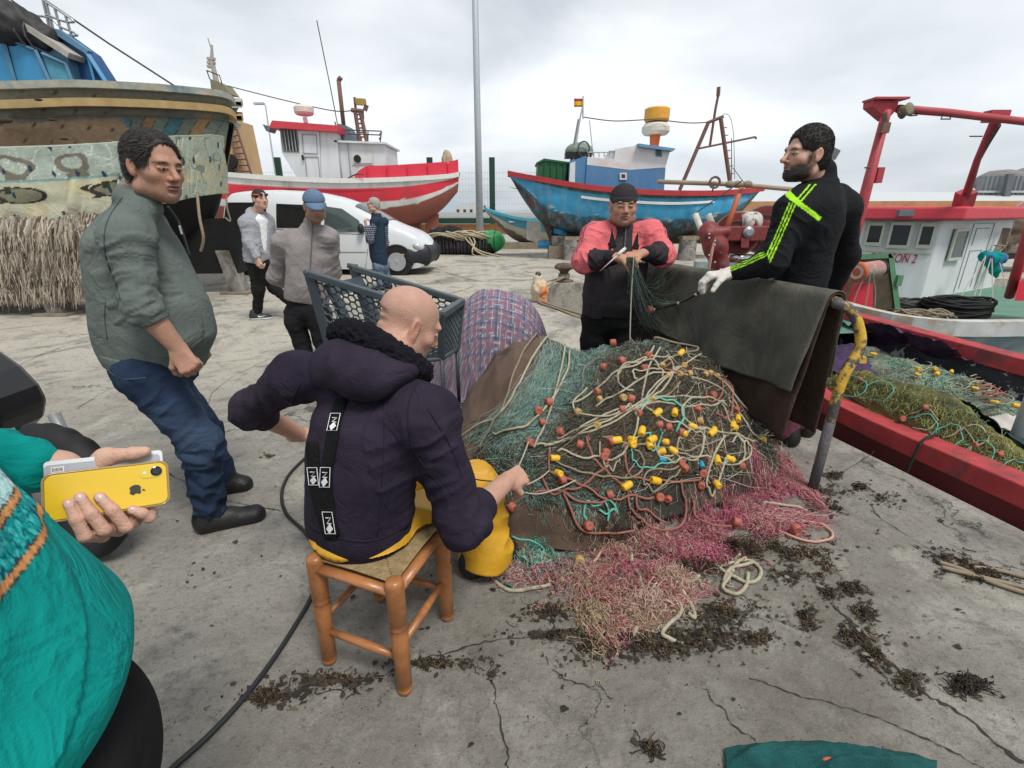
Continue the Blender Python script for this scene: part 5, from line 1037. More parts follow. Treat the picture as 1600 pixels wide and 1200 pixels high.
 mb.tube([P(1062,297,Ym),P(1107,191,Ym)],.055,8);mb.tube([P(1141,288,Ym),P(1126,184,Ym)],.06,8);mb.tube([P(1105,192,Ym),P(1130,182,Ym)],.05,6);mb.tube([P(1109,229,Ym),P(1118,170,Ym),P(1122,150,Ym)],.035,6);mb.tube([P(1122,150,Ym),P(1123,136,Ym)],.05,6);mb.tube([P(1092,232,Ym),P(1180,214,Ym),P(1182,217,Ym)],.03,6);mb.build('mast',am,t)
 mw=MB();mw.tube([P(1143,290,Ym),P(1143,216,Ym)],.012,4);mw.tube(smooth_pts([P(1130,178,Ym),P(1140,182,Ym),P(1146,210,Ym),P(1148,280,Ym)]),.008,4);mw.tube([P(1145,262,Ym),P(1166,290,Ym)],.01,4)
 for k in range(7):v=200+k*12;mw.tube([P(1128+k*1.8,v,Ym),P(1136+k*1.8,v-1,Ym)],.012,4)
 mw.tube(smooth_pts([P(912,183,15.6),P(960,189,15.6),P(1020,187,15.6),P(1075,192,15.5),P(1108,191,Ym)]),.014,4);mw.build('rigging',mat('dark_wire',(.06,.055,.05),.7),t)
 g=MB();g.tube([P(896,250,15.3),P(906,186,15.4)],.03,6);g.tube([P(892,252,15.9),P(904,186,15.4)],.03,6);g.tube([P(927,245,15.5),P(921,188,15.4)],.012,4);g.tube([P(906,186,15.4),P(911,165,15.4)],.025,6);g.tube([P(911,186,15.4),P(911,150,15.4)],.02,5);g.build('stern_mast',mat('pale_steel'),t)
 rl=MB()
 for k in range(6):rl.tube([P(920+k*8,246,15.2),P(920+k*8,238,15.2)],.015,4)
 rl.tube([P(918,238,15.2),P(962,238,15.2)],.018,5);rl.tube([P(948,243,15.2),P(952,236,15.2),P(966,236,15.2)],.02,5);rl.build('roof_rail',MATS['pale_steel'],t)
 fg=MB();rows=[];
 for i in range(9):
  u=i/8;rows.append([P(911-14*u,154+13*j/6,15.4+.03*math.sin(u*7))for j in range(7)])
 fl_=fg;fl_.grid(np.array(rows),.006);fl_.build('flag',mat('flag_red',(.45,.03,.03),.8),t);ys=MB().grid(np.array([[p+A(0,-.012,0)for p in r[2:6]]for r in rows]),.004).build('flag_band',mat('flag_yellow',(.72,.42,.02),.8),t)
 tk=MB();tk.ell(P(905,237,15.6),(.42,.35,.25));tk.build('tank',mat('green_tank',(.16,.22,.18),.5),t,smooth=True);ri=MB();ri.tube([P(912,233,15.2)+A(.16*math.cos(x),0,.2*math.sin(x))for x in np.linspace(0,6.3,18)],.02,5);ri.build('steering_wheel',mat('dark_wire'),t);bt=MB()
 bt.box(P(903,243,15.4),(.75,.3,.16));bt.build('battery_box',mat('black_plastic',(.01,.01,.01),.4),t)
 b2=thing('crate','big dark green plastic fish bin with a lid on the blue boat\'s stern','bin',P(862,284,15.7));gp=mat('bin_green',(.012,.10,.035),.45,var=.1);p=[(839,279),(884,288),(888,254),(850,249),(841,252)]
 MB().prism([P(u,v,15.35)for u,v in p],(0,1.1,0)).build('box',gp,b2,bevel=.03);MB().prism([P(u,v,15.3)for u,v in[(838,254),(850,247.5),(889,253),(888,256),(850,251),(840,256)]],(0,1.2,0)).build('lid',gp,b2);rb=MB()
 for k in range(4):rb.prism([P(850+10*k,279+2.0*k,15.33),P(852+10*k,279.5+2*k,15.33),P(853+10*k,254+k,15.33),P(851+10*k,254+k,15.33)],(0,-.03,0))
 rb.build('rib',gp,b2)
 for nm,u,v0,v1,Yb,rr,lab in(('support_drum',892,405,369,15.3,.23,'pale concrete filled drum under the stern of the blue boat'),('support_drum',1072,404,368,15.2,.26,'paint stained white drum under the bow half of the blue boat')):
  c=P(u,v0,Yb);c[2]=0;zt=P(u,v1,Yb)[2];d=thing(nm,lab,'drum',c);MB().lathe([(rr,0),(rr,zt*.5),(rr*.97,zt*.52),(rr,zt*.54),(rr*.98,zt*.85)],c,n=18).build('drum',blk,d,smooth=False);MB().box(c+A(0,0,zt*.92),(rr*1.9,rr*1.7,zt*.14)).build('timber_pad',wood,d)
 for u,lab in((870,'dark timber stack left of the pale drum under the blue boat'),(905,'square grey block stack right of the pale drum under the blue boat')):
  c=P(u,400,15.8);c[2]=0;d=thing('keel_block',lab,'block',c);MB().box(c+A(0,0,.2),(.55,.6,.4)).build('lower_block',wood if u==870 else blk,d);MB().box(c+A(.02,0,.55),(.42,.55,.28)).build('upper_block',blk if u==870 else wood,d)
blue_boat()
# ------------------------------------------------------------------ red and white boat
def red_boat():
 t=thing('fishing_boat','freshly painted red and white boat with white wheelhouse standing ashore behind the van','boat',P(560,378,24.5)*A(1,1,0))
 near,far=hull_px([(250,262),(340,272),(430,279),(520,283),(600,282),(660,279),(700,276),(716,273)],[(250,330),(340,356),(430,362),(520,362),(600,359),(650,352),(688,330),(715,300)],[1.5,2.1,2.4,2.4,2.2,1.8,1.2,.15],25.5,90,34,full=2.2)
 def cf(V,q,s):
  R_=A(.60,.030,.055);W_=A(.62,.64,.62);c=np.tile(A(.24,.075,.055),(len(V),1));e=.02*vn(V*2);z=q+e*.6;c[z>.46]=W_;c[z>.60]=R_;c[q>.86]=W_;c[q>.985]=R_;return c*(1+.10*fbm(V*1.5,3))[:,None]
 hull_mesh(t,near,far,hp('red_hull',rough=.5,var=.08,vscale=1.5,bump=.25,bscale=3,streak=((.16,.08,.06),1.6,.55)),cf);deck_of(t,near,far,.4,mat('deck_grey'));rail_of(t,near,far,mat('white_gunwale',(.66,.66,.64),.55),.2,.10)
 rm=mat('signal_red',(.62,.030,.06),.5,var=.06)
 i0=int(.66*89);rows=[]
 for i in range(i0,90):
  p=near[i,-1]+A(0,.12,.1);h=.52*min(1,((i-i0)/4+.1)**.5)*(1+.12*(i-i0)/(90-i0));rows.append([p,p+A(0,.03,h)])
 MB().grid(np.array(rows),.06).build('bulwark',rm,t);rows=[[A(r[0][0],51-r[0][1],r[0][2]),A(r[1][0],51-r[1][1],r[1][2])]for r in rows];MB().grid(np.array(rows)[:,::-1],.06).build('bulwark',rm,t)
 for i in range(i0+4,89,6):p=near[i,-1]+A(0,.07,.1);MB().box(p+A(0,0,.25),(.05,.06,.48)).build('bulwark_stay',rm,t)
 MB().hexa([P(400,374,25.4),P(640,376,25.4),P(640,376,25.7),P(400,374,25.7)],[P(400,355,25.4),P(655,345,25.4),P(655,345,25.7),P(400,355,25.7)]).build('keel',mat('antifoul',(.24,.075,.055),.7,var=.15),t)
 MB().prism([P(663,372,25.4),P(684,372,25.4),P(685,334,25.4),P(667,336,25.4)],(0,.2,0)).build('rudder',MATS['antifoul'],t);fr=MB();fr.tube([P(655,336,25.5),P(655,372,25.5)],.12,6);fr.tube([P(640,376,25.5),P(690,374,25.5)],.16,6);fr.build('skeg_frame',MATS['antifoul'],t);pr=MB()
 for k in range(4):pr.ell(P(648,352,25.5)+A(0,.3*math.cos(k*1.57),.3*math.sin(k*1.57)),(.05,.2,.14))
 pr.build('propeller',mat('bronze'),t,smooth=True)
 W=mat('gloss_white',(.66,.68,.70),.4,var=.05,vscale=1.5,streak=((.36,.31,.26),2.5,.5));Y0=24.0
 def slab(a,Y1,Y2,m,name,par=t):return MB().prism([P(u,v,Y1)for u,v in a],(0,Y2-Y1,0)).build(name,m,par)
 slab([(466,281),(532,282),(525,203),(437,201),(440,238)],Y0,27,W,'wheelhouse');slab([(532.5,282),(604,280),(600,223),(523,221)],Y0+.2,26.8,W,'aft_cabin');slab([(425,188),(528,196),(528,206),(420,199)],Y0-.35,27.3,mat('roof_red',(.58,.050,.075),.5,var=.1,streak=((.30,.06,.06),5,.6)),'roof');slab([(522,219),(602,222),(602,225),(522,222)],Y0,27,W,'cabin_roof')
 wn=slab([(437,202),(463,203),(469,238),(442,237)],Y0-.03,Y0+.1,mat('grey_frame',(.2,.2,.18),.6),'side_window');slab([(440,204),(461,205),(466,235),(445,234)],Y0-.06,Y0,glass,'pane',wn);bb=MB()
 for k in range(4):bb.tube([P(444+k*5,204,Y0-.1),P(448+k*5,236,Y0-.1)],.02,4)
 bb.build('window_bars',mat('pale_steel'),wn)
 dr=slab([(466,204),(499,205),(503,280),(470,280)],Y0-.04,Y0+.1,W,'door');gv=mat('grey_seam',(.30,.32,.34),.7)  # plain grey for door grooves and seam lines
 for q in([(472,210),(494,211),(496,240),(474,239)],[(476,245),(497,245),(500,278),(480,278)]):MB().tube([P(u,v,Y0-.06)for u,v in q+q[:1]],.02,4).build('door_panel',gv,dr)
 MB().box(P(473,246,Y0-.1),(.07,.08,.2)).build('handle',mat('black_plastic'),dr)
 f_=slab([(549,240),(583,241),(584,258),(550,258)],Y0+.17,Y0+.3,mat('cream_paint',(.58,.58,.50),.6),'porthole_frame');MB().prism([P(552,243,Y0+.14),P(581,244,Y0+.14),P(581,255,Y0+.14),P(553,255,Y0+.14)],(0,.1,0)).build('board',W,f_);MB().lathe([(.16,0),(.16,.1)],P(558,248,Y0+.08),(0,1,0),18).build('hole',mat('black_plastic'),f_)
 pl=MB();pl.tube([P(527,222,Y0+.15),P(535,282,Y0+.15)],.03,4);pl.tube([P(543,224,Y0+.15),P(549,282,Y0+.15)],.02,4);pl.tube([P(499,206,Y0-.03),P(502,282,Y0-.03)],.02,4);pl.build('seam_batten',gv,t)
 rd=thing('radar','cream radar dome on a white stalk over the red wheelhouse roof','radar',P(477,191,25.2));c=P(475,174,25.2)
 MB().lathe([(.14,-.20),(.36,-.15),(.43,-.06),(.44,.14),(.34,.24),(.02,.27)],c,n=28).build('dome',mat('cream_plastic'),rd);MB().cyl(P(478,192,25.2),c-A(0,0,.25),.1).build('stalk',W,rd)
 st=MB();st.tube([P(538,205,25),P(529,125,25)],.095,12);st.tube([P(529,126,25),P(533,120.5,25)],.10,12);st.build('exhaust_pipe',mat('rust_brown'),t,smooth=True);slab([(528,193),(541,196),(557,220),(533,220)],24.6,25.6,mat('slate_paint',(.12,.15,.18),.6),'engine_casing')
 mr_=mat('rust_brown');ms=MB();ms.tube([P(562,221,24.8),P(555,175,24.8)],.09,6);ms.tube([P(573,221,24.8),P(563,175,24.8)],.09,6)
 for k in range(6):ms.tube([P(561.5-k,214-7*k,24.8),P(571.5-1.5*k,214-7*k,24.8)],.035,4)
 ms.tube([P(549,172,24.8),P(568,174,24.8)],.1,6);ms.tube([P(556,174,24.8),P(554,152,24.8)],.06,6);ms.tube([P(570,173,24.8),P(573,164,24.8)],.1,6);ms.tube([P(567,176,24.8),P(568,186,24.8)],.05,5);ms.build('mast',mr_,t);slab([(554,153),(570,154),(571,164),(556,163)],24.7,24.9,mat('ochre_board',(.34,.24,.06),.7),'mast_board')
 rg_=MB();rg_.tube([P(495,32,25),P(517,140,25),P(531,214,25)],.022,4);rg_.tube([P(523,190,25),P(528,205,25)],.03,4);rg_.tube(smooth_pts([P(355,134,27),P(450,158,26),P(520,173,25),P(549,173,24.8)]),.022,4)
 for k in range(2):rg_.tube([P(540+0*k,203+6*k,24.3),P(596,205+6*k,24.3),P(592,212+6*k,24.3)],.025,4)
 rg_.tube([P(596,205,24.3),P(594,222,24.3)],.03,4);rg_.tube([P(575,204,24.3),P(575,222,24.3)],.025,4);rg_.build('rigging',mat('dark_wire'),t)
 slab([(410,194),(424,198),(420,206),(416,205)],24.2,24.8,mat('lamp_grey'),'search_light')
 ac=MB();ac.tube(smooth_pts([P(541,281,23.4),P(550,275,23.4),P(560,272,23.4),P(568,273,23.4)]),.03,5);ac.build('grab_rail',mat('dark_wire'),t)
 bw=thing('tied_tarp','tan canvas bundle tied upright on the red boat\'s stern','bundle',P(700,255,25.5));f=Field(.05);f.chain([P(700,256,25.5),P(699,247,25.5),P(697,238,25.5)],[.24,.19,.08],k=.1);V,F=f.run();V=V+vnormals(V,F)*((1-np.abs(vn(V*A(7,7,2))))**2*.08)[:,None];link('canvas',mkmesh('c',V,F),mat('tan_canvas',(.40,.31,.22),.9),bw)
 for u,lab in((690,'dark props under the stern of the red boat'),(600,'block stack under the middle of the red boat hidden by the van')):
  c=P(u,372,25.4)*A(1,1,0);d=thing('keel_block',lab,'block',c);MB().box(c+A(0,0,.2),(1.2,.8,.4)).build('lower_block',wood,d);MB().box(c+A(0,0,.5),(.8,.6,.2)).build('upper_block',blk,d)
red_boat()
def ply_boat():
 t=thing('fishing_boat','plywood sided boat with a ladder and tall mast hidden behind the wooden hull','boat',P(330,370,29)*A(1,1,0))
 near,far=hull_px([(150,262),(250,268),(350,272),(395,270)],[(150,350),(250,362),(350,355),(392,300)],[1.6,2,1.4,.1],30,40,16);hull_mesh(t,near,far,mat('antifoul'),None);deck_of(t,near,far,.3,mat('deck_grey'))
 pw=mat('plywood',(.50,.33,.17),.75,var=.15,vscale=1.5);MB().prism([P(347,272,28.5),P(381,272,28.5),P(362,185,28.5),P(345,190,28.5)],(0,2.2,0)).build('cabin_side',pw,t)
 rs=mat('rust_brown');mb=MB();mb.tube([P(357,192,28.3),P(374,272,28.3)],.06,5);mb.tube([P(363,180,28.3),P(393,272,28.3)],.06,5)
 for k in range(9):q=k/8;mb.tube([P(358+15*q,196+70*q,28.3),P(366+24*q,192+76*q,28.3)],.04,4)
 mb.build('ladder',rs,t);m=MB();m.tube([P(352,210,28.6),P(341,140,28.6),P(331,95,28.6),P(331,70,28.6)],[.2,.16,.1,.05],8);m.tube([P(331,80,28.6),P(325,60,28.6)],.03,4)
 for v in(92,98,104):m.box(P(330,v,28.6),(.35,.2,.12))
 m.build('mast',mat('grey_board'),t);n=MB();n.prism([P(328,123,28.2),P(347,130,28.2),P(359,146,28.2),P(330,142,28.2)],(0,1.0,0));n.build('crow_nest',mat('mossy_board',(.20,.19,.12),.9),t);r=MB()
 r.tube([P(323,110,28.2),P(328,124,28.2)],.03,4);r.tube([P(323,110,28.2),P(343,118,28.2),P(347,131,28.2)],.03,4);r.build('nest_rail',mat('dark_wire'),t)
 for v,u in((252,362),(270,357)):MB().lathe([(.35,0),(.35,.15),(.2,.16)],P(u,v,28.3),(0,-1,0),16).build('tyre_fender',mat('black_rubber2',(.012,.012,.012),.8),t)
ply_boat()
def small_boat():
 t=thing('rowing_boat','small open boat, pale lower hull and light blue top, beside the green float','boat',P(820,388,19.5)*A(1,1,0))
 near,far=hull_px([(758,327),(775,333),(810,342),(850,346),(900,348)],[(760,332),(778,352),(805,375),(850,388),(900,385)],[.05,.55,.85,.95,.9],20.5,50,18,full=1.8)
 def cf(V,q,s):c=np.tile(A(.44,.44,.36),(len(V),1));c[q>.64]=A(.07,.27,.36);c[(q+.1*vn(V*3))<.3]=A(.12,.11,.09);return c
 hull_mesh(t,near,far,hp('small_hull',rough=.7,var=.15,vscale=3),cf);deck_of(t,near,far,.14,mat('inside_white',(.5,.58,.62),.7,col2=(.12,.3,.4),mix=(3,.52,.05)));rail_of(t,near,far,mat('aqua_paint',(.08,.35,.45),.6),.12,.05)
 th_=MB()
 for u in(800,830):p=P(u,341,20.5);th_.box((p[0],20.5,near[25,-1,2]-.05),(.25,1.3,.05))
 th_.build('thwart',mat('inside_white'),t);s=MB();s.tube([P(759,330,20.5),P(757,321,20.5)],.05,6);s.build('stem_post',mat('slate_paint'),t)
 d=thing('chock','dark timber chocks under the small pale hulled boat','block',P(830,392,20)*A(1,1,0));MB().box(P(830,392,20)*A(1,1,0)+A(0,0,.12),(2.2,.6,.24)).build('timber',wood,d)
small_boat()
# ------------------------------------------------------------------ the big wooden hull on the left
def big_boat():
 t=thing('wooden_boat','huge weathered timber boat ashore on the left with a blue wheelhouse','boat',A(-7,8.6,0))
 near,far=hull_px([(-420,150),(-200,146),(0,142),(120,139),(230,143),(310,149),(350,155),(362,166)],[(-420,440),(-200,450),(0,450),(100,440),(200,410),(285,378),(325,350),(345,300)],[1.9,2.0,2.0,1.9,1.75,1.4,.9,.08],9.0,300,60,full=2.3)
 def cf(V,q,s):
  gx=V[:,0]*1.3-V[:,2]*.8;n=fbm(V*A(1.2,1.2,14),3);c=A(.34,.235,.15)*(1+.35*n)[:,None]
  st=vn(np.stack([np.floor(gx*7)*3.7,gx*0,gx*0],1));edg=np.abs((gx*7)%1)<.07;m=(V[:,0]>-5.72+.35*(2.9-V[:,2]))&(q>.1);c[m]=np.where((st>.42)[:,None],A(.34,.20,.10),np.where((st<-.15)[:,None],A(.075,.19,.22),A(.17,.20,.17)))[m]*(1+.35*fbm(V[m]*5,3))[:,None]
  c[m&edg]=A(.05,.06,.055);m=V[:,0]>-3.74;c[m]=A(.22,.15,.12);m=q>.86;c[m]=A(.20,.19,.15)*(1+.4*n[m])[:,None]
  c[(np.abs((V[:,2]*5.2)%1)<.03)&(V[:,0]<-5.6)]=A(.09,.06,.045);c[V[:,2]<1.75]=A(.008,.008,.009);return c
 hull_mesh(t,near,far,hp('old_planks',rough=.85,var=.25,vscale=14,bump=.5,bscale=30),cf);deck_of(t,near,far,.3,mat('deck_grey'))
 rl=mat('rail_planks',(.36,.34,.27),.8,var=.3,vscale=6,col2=(.12,.22,.26),mix=(2.5,.56,.08));rail_of(t,near,far,rl,.16,.045,lift=.05);rail_of(t,near,far,mat('ochre_plank',(.38,.27,.12),.8,var=.25,vscale=6),.10,.05,'rubbing_plank',lift=-.16)
 MB().prism([P(268,400,9),P(318,395,9),P(312,340,9),P(262,345,9)],(0,.14,0)).build('rudder',mat('black_tar',(.010,.010,.011),.7,var=.3),t)
 MB().hexa([A(-14,8.85,.3),A(-4.9,8.85,.35),A(-4.9,9.15,.35),A(-14,9.15,.3)],[A(-14,8.85,1),A(-4.6,8.85,1.3),A(-4.6,9.15,1.3),A(-14,9.15,1)]).build('keel',MATS['black_tar'],t)
 for u,v in((8,188),(80,187),(100,217),(60,156)):MB().ell(P(u,v,7.03),(.10 if u<20 else .05,.03,.035 if u<20 else .015)).build('wood_plug',mat('dark_knot',(.05,.035,.02),.9),t,smooth=True)
 b1=mat('sky_blue_paint',(.045,.27,.50),.5,var=.12,vscale=2,streak=((.22,.30,.34),6,.5));b2=mat('deep_blue_paint',(.02,.085,.22),.5,var=.12);b3=mat('grey_blue_paint',(.10,.22,.33),.55,var=.12)
 def slab(a,Y1,Y2,m,name,par=t):return MB().prism([P(u,v,Y1)for u,v in a],(0,Y2-Y1,0)).build(name,m,par)
 slab([(-420,-260),(105,86),(121,150),(-420,150)],7.95,8.4,b3,'wheelhouse')
 p1=slab([(9,58),(56,80),(82,138),(30,138)],7.90,7.97,b1,'side_panel');p2=slab([(66,84),(103,100),(116,138),(84,138)],7.90,7.97,mat('aqua_blue_paint',(.08,.30,.42),.5),'side_panel');slab([(-60,20),(3,55),(26,138),(-60,138)],7.90,7.97,b1,'side_panel')
 for q in([(9,58),(56,80),(82,138)],[(66,84),(103,100),(116,138)],[(3,55),(26,138)]):MB().tube([P(u,v,7.88)for u,v in q],.028,4).build('panel_frame',b3,t)
 slab([(-420,-270),(108,82),(105,90),(-420,-256)],7.82,8.4,mat('grey_board'),'roof_edge')
 slab([(74,44),(90,47),(136,80),(174,139),(122,139),(96,78)],8.1,8.35,b2,'front_house');slab([(76,42),(92,46),(138,79),(134,84),(90,56),(80,54)],8.02,8.1,b3,'front_house_frame');MB().tube([P(134,80,8.05),P(172,139,8.05)],.035,4).build('front_house_frame',b1,t);MB().tube([P(135,80,8.05),P(150,139,8.05)],.02,4).build('front_house_frame',b1,t)
 f=Field(.03);a,b=P(-60,-10,8.0),P(72,62,8.0);f.cap(a,b,.27,.17,k=.1);f.ell(P(18,40,7.95),(.35,.25,.26),k=.1);V,F=f.run();V=V+vnormals(V,F)*(.03*vn(V*9))[:,None];bn=thing('tarp_bundle','dark tarpaulin bundle lashed along the blue wheelhouse roof','bundle',P(30,60,8.0));link('tarp',mkmesh('t',V,F),mat('black_tarp',(.022,.022,.022),.6,var=.4,vscale=8,bump=.5,bscale=20),bn);mb=MB()
 for k in range(5):c=a+(b-a)*(.5+k*.11);mb.tube([c+A(.05*math.cos(x),.3*math.cos(x),.3*math.sin(x))*(1-k*.07)for x in np.linspace(0,6.3,14)],.012,4)
 mb.build('lashing',mat('grey_cord'),bn)
 rr=MB()
 for(u,v),(u2,v2)in(((78,46),(67,0)),((83,45),(71,0)),((97,52),(85,12)),((114,62),(102,24))):rr.tube([P(u,v,8.3),P(u2,v2,8.3)],.018,5)
 for q in([(67,0),(112,30),(112,35),(95,32),(72,22)],[(46,24),(78,28),(95,42),(118,52),(118,56),(97,53)]):rr.tube(smooth_pts([P(u,v,8.3)for u,v in q],4),.016,5)
 rr.build('rail',mat('thin_steel',(.35,.37,.38),.4,.5),t);MB().tube([P(68,0,8.3),P(60,-12,8.3)],.018,5);MB().tube([P(70,0,8.4),P(170,68,8.7),P(277,137,8.9)],.014,5).build('stay_wire',mat('dark_wire'),t)
 for x,y,lab in((P(92,490,7.0)[0],7.0,'leaning grey timber prop under the grass fringe of the big wooden boat'),(-5.0,8.9,'keel block under the stern of the big wooden boat')):
  d=thing('boat_prop',lab,'prop',(x,y,0));MB().hexa([A(x-.05,y-.12,0),A(x+.17,y-.12,0),A(x+.17,y+.15,0),A(x-.05,y+.15,0)],[A(x-.2,y-.1,.75),A(x+.02,y-.1,.75),A(x+.02,y+.15,.75),A(x-.2,y+.15,.75)]).build('timber',blk,d);MB().box((x+.06,y+.02,.02),(.5,.5,.03)).build('foot',wood,d)
 def sheet(name,label,top,bot,nx,ny,colf,fold=.05,fq=3.0,m=clothA,seed=0,th=.006):
  a=interp_px(top,nx);b=interp_px(bot,nx);T=np.array([P(*q)for q in a]);B=np.array([P(*q)for q in b]);rows=[]
  for i in range(nx):
   r_=[]
   for j in range(ny):
    q=j/(ny-1);p=T[i]*(1-q)+B[i]*q;w=vn(np.array([[i/nx*40*fq/3+seed,q*1.2,0]]))[0]*fold*(.3+q)+fold*.5*vn(np.array([[i/nx*14,q*5,seed]]))[0];r_.append(p+A(0,-abs(w)*1.0,w*.15))
   rows.append(r_)
  g=np.array(rows);uu,vv=np.meshgrid(np.linspace(0,1,nx),np.linspace(0,1,ny),indexing='ij');mb=MB();mb.grid(g,th);C=colf(uu.ravel(),vv.ravel(),g.reshape(-1,3));C=np.concatenate([C,C]);o=mb.build(name,m,None,None,smooth=True,col=C);return o
 def pat(u,v,p):
  c=np.tile(A(.36,.42,.36),(len(u),1));n=fbm(p*3+2,3);c[v>.48]=A(.47,.46,.34);c[(v>.48)&(n>.1)]=A(.52,.47,.30)
  c[np.abs(v-.46)<.015]=A(.18,.30,.28);x,z=p[:,0],p[:,2]
  vin=np.abs(vn(np.stack([x*9,z*9,x*0],1)))<.05;c[vin&(v<.45)]=A(.55,.60,.52)
  k=((x+20)%.82)/.82-.5;h1=(v-.26)/.2
  wj=.22*vn(np.stack([x*5,z*5,x*0+7],1));ring=np.abs(np.sqrt((k*2.5+wj)**2+(h1*.95+wj)**2)-.56);c[(ring<.15)&(np.abs(h1)<.85)&(v<.45)&(np.abs(k)<.42)]=A(.17,.155,.12);c[(np.abs(h1-.75)<.13)&(np.abs(k)<.18)&(v<.45)]=A(.17,.155,.12)
  k2=((x+20.25)%1.3)/1.3-.5;h2=(v-.66)/.10;bl=np.sqrt((k2*4-.35)**2+(h2+.1)**2);c[(bl<1)&(bl>.0)]=A(.20,.20,.13);c[(bl<1.15)&(bl>.93)]=A(.03,.03,.03);c[(np.abs(k2*4+.7-.3*np.sin(h2*3))<.16)&(np.abs(h2)<1)]=A(.04,.04,.03);c[(np.abs(k2*4+.1)<.14)&(h2<-.3)&(h2>-1.3)]=A(.04,.04,.03)
  cell=np.floor(np.stack([x*3.1,z*3.4],1));hh=_h(cell[:,0].astype(int)+50,cell[:,1].astype(int)+50,np.zeros(len(u),int));fx,fz=(x*3.1)%1-.3-.4*hh,(z*3.4)%1-.3-.4*((hh*7)%1);c[(np.sqrt((fx*1.6)**2+(fz+fx*.5)**2)<.13)&(hh>.35)]=A(.02,.04,.08)
  c[(v<.02)|(v>.985)]=A(.42,.46,.40);return c*(1+.10*n)[:,None]
 o=sheet('patterned_cloth','',[(-420,236,6.95),(-150,230,6.95),(0,229,6.93),(100,226,6.9),(175,222,6.9),(196,222,6.95)],[(-420,352,6.95),(-150,352,6.95),(0,346,6.9),(80,343,6.9),(150,336,6.9),(190,330,6.95)],360,70,pat,seed=3);tag(o,'faded green and cream cloth printed with dark shapes, hung above the grass fringe','cloth')
 def pat2(u,v,p):
  c=np.tile(A(.42,.47,.38),(len(u),1));n=fbm(p*3,3);c[(v>.42)&(n>-.1)]=A(.50,.48,.33);x=p[:,0]+p[:,1]*.8;z=p[:,2];cell=np.floor(np.stack([x*4.2,z*3.6],1));hh=_h(cell[:,0].astype(int)+80,cell[:,1].astype(int)+50,np.zeros(len(u),int));fx,fz=(x*4.2)%1-.3-.4*hh,(z*3.6)%1-.3-.4*((hh*7)%1)
  c[(np.sqrt((fx*1.5)**2+(fz-fx*.6)**2)<.16)&(hh>.2)]=A(.035,.055,.10);c[np.abs(vn(np.stack([x*6,z*6,x*0],1)))<.035]=A(.2,.26,.22);c[(v<.03)]=A(.34,.38,.3);return c*(1+.1*n)[:,None]
 o=sheet('patterned_cloth','',[(190,224,6.95),(240,214,7.05),(300,211,7.5),(335,211,8.0),(352,214,8.7)],[(186,330,6.95),(240,322,7.05),(300,309,7.5),(338,303,8.0),(358,302,8.7)],220,60,pat2,fold=.07,seed=9);tag(o,'pale green leaf print cloth wrapped round the stern of the big wooden boat','cloth')
 fr=thing('grass_fringe','tiered skirt of dry grey raffia strands hanging below the patterned cloth','fringe',A(-6.5,6.85,.5));rgf=np.random.default_rng(11);fm_=mat('raffia',attr=True,rough=.95,var=.25,vscale=30)
 for tier in range(4):
  v0,v1=343+tier*28,392+tier*27;mb=MB();cs=[]
  for i in range(1000):
   u=-280+455*rgf.random();Yq=6.86-.03*rgf.random()-(0.035*(3-tier));Yq=Yq+.0;a=P(u,v0+3*rgf.normal()-(5 if u>100 else 0),Yq);b=P(u+8*rgf.normal()-3,v1+6*rgf.normal()-(u>60)*(u-60)*.05,Yq-.05-.03*rgf.random());mid=(a+b)/2+A(.03*rgf.normal(),-.03,0)
   k=mb.n;mb.tube([a,mid,b],[.010,.009,.002],3,cap=False);sh=rgf.random();cs.append(np.tile((A(.46,.41,.33)if sh>.35 else A(.17,.13,.10))*(.6+.7*rgf.random()),(mb.n-k,1)))
  mb.build('tier',fm_,fr,col=np.concatenate(cs))
 MB().grid(np.array([[P(-300,345,6.98),P(-300,470,6.98)],[P(150,338,6.98),P(150,462,6.98)]])).build('backing',mat('black_tar'),fr)
 rp_=MB();rp_.tube(smooth_pts([P(308,300,7.3),P(312,340,7.2),P(318,372,7.2),P(314,392,7.3)]),.02,5);o2=MB().tube(smooth_pts([P(353,300,8.6),P(355,325,8.5),P(360,345,8.5),P(352,340,8.5)]),.014,5).build('hanging_rope',MATS['tan_rope']);tag(o2,'short loop of thin rope under the leaf print cloth at the stern','rope');o=rp_.build('hanging_rope',MATS['tan_rope']);tag(o,'long thin rope dangling in front of the dark stern of the wooden boat','rope')
big_boat()
# ================================================================== NETS AND GEAR IN THE FOREGROUND
_hx=[-.46,-.40,-.25,-.10,.02,.12,.40,.70,1.0,1.22,1.36,1.48,1.56];_hz=[0,.12,.44,.64,.70,.72,.60,.68,.62,.48,.31,.09,0]
def HM(x,y):
 x,y=np.asarray(x,float),np.asarray(y,float)
 h0=np.interp(x+.03*vn(np.stack([x*3,y*3,x*0],-1)),_hx,_hz);yc=2.66+.0*x;wf=np.interp(x,[-.45,0,.4,1.0,1.5],[.45,.82,.86,.62,.3]);wb=np.interp(x,[-.45,0,.8,1.5],[.35,.62,.62,.3])
 t=np.where(y<yc,(yc-y)/wf,(y-yc)/wb);pr=np.clip(1-np.clip(t,0,1)**2.3,0,1)**.9
 lump=.055*vn(np.stack([x*3.6,y*3.6,x*0+2],-1))+.026*vn(np.stack([x*11,y*11,x*0+5],-1));return np.maximum(h0*pr+lump*np.clip(h0*pr*6,0,1),0)
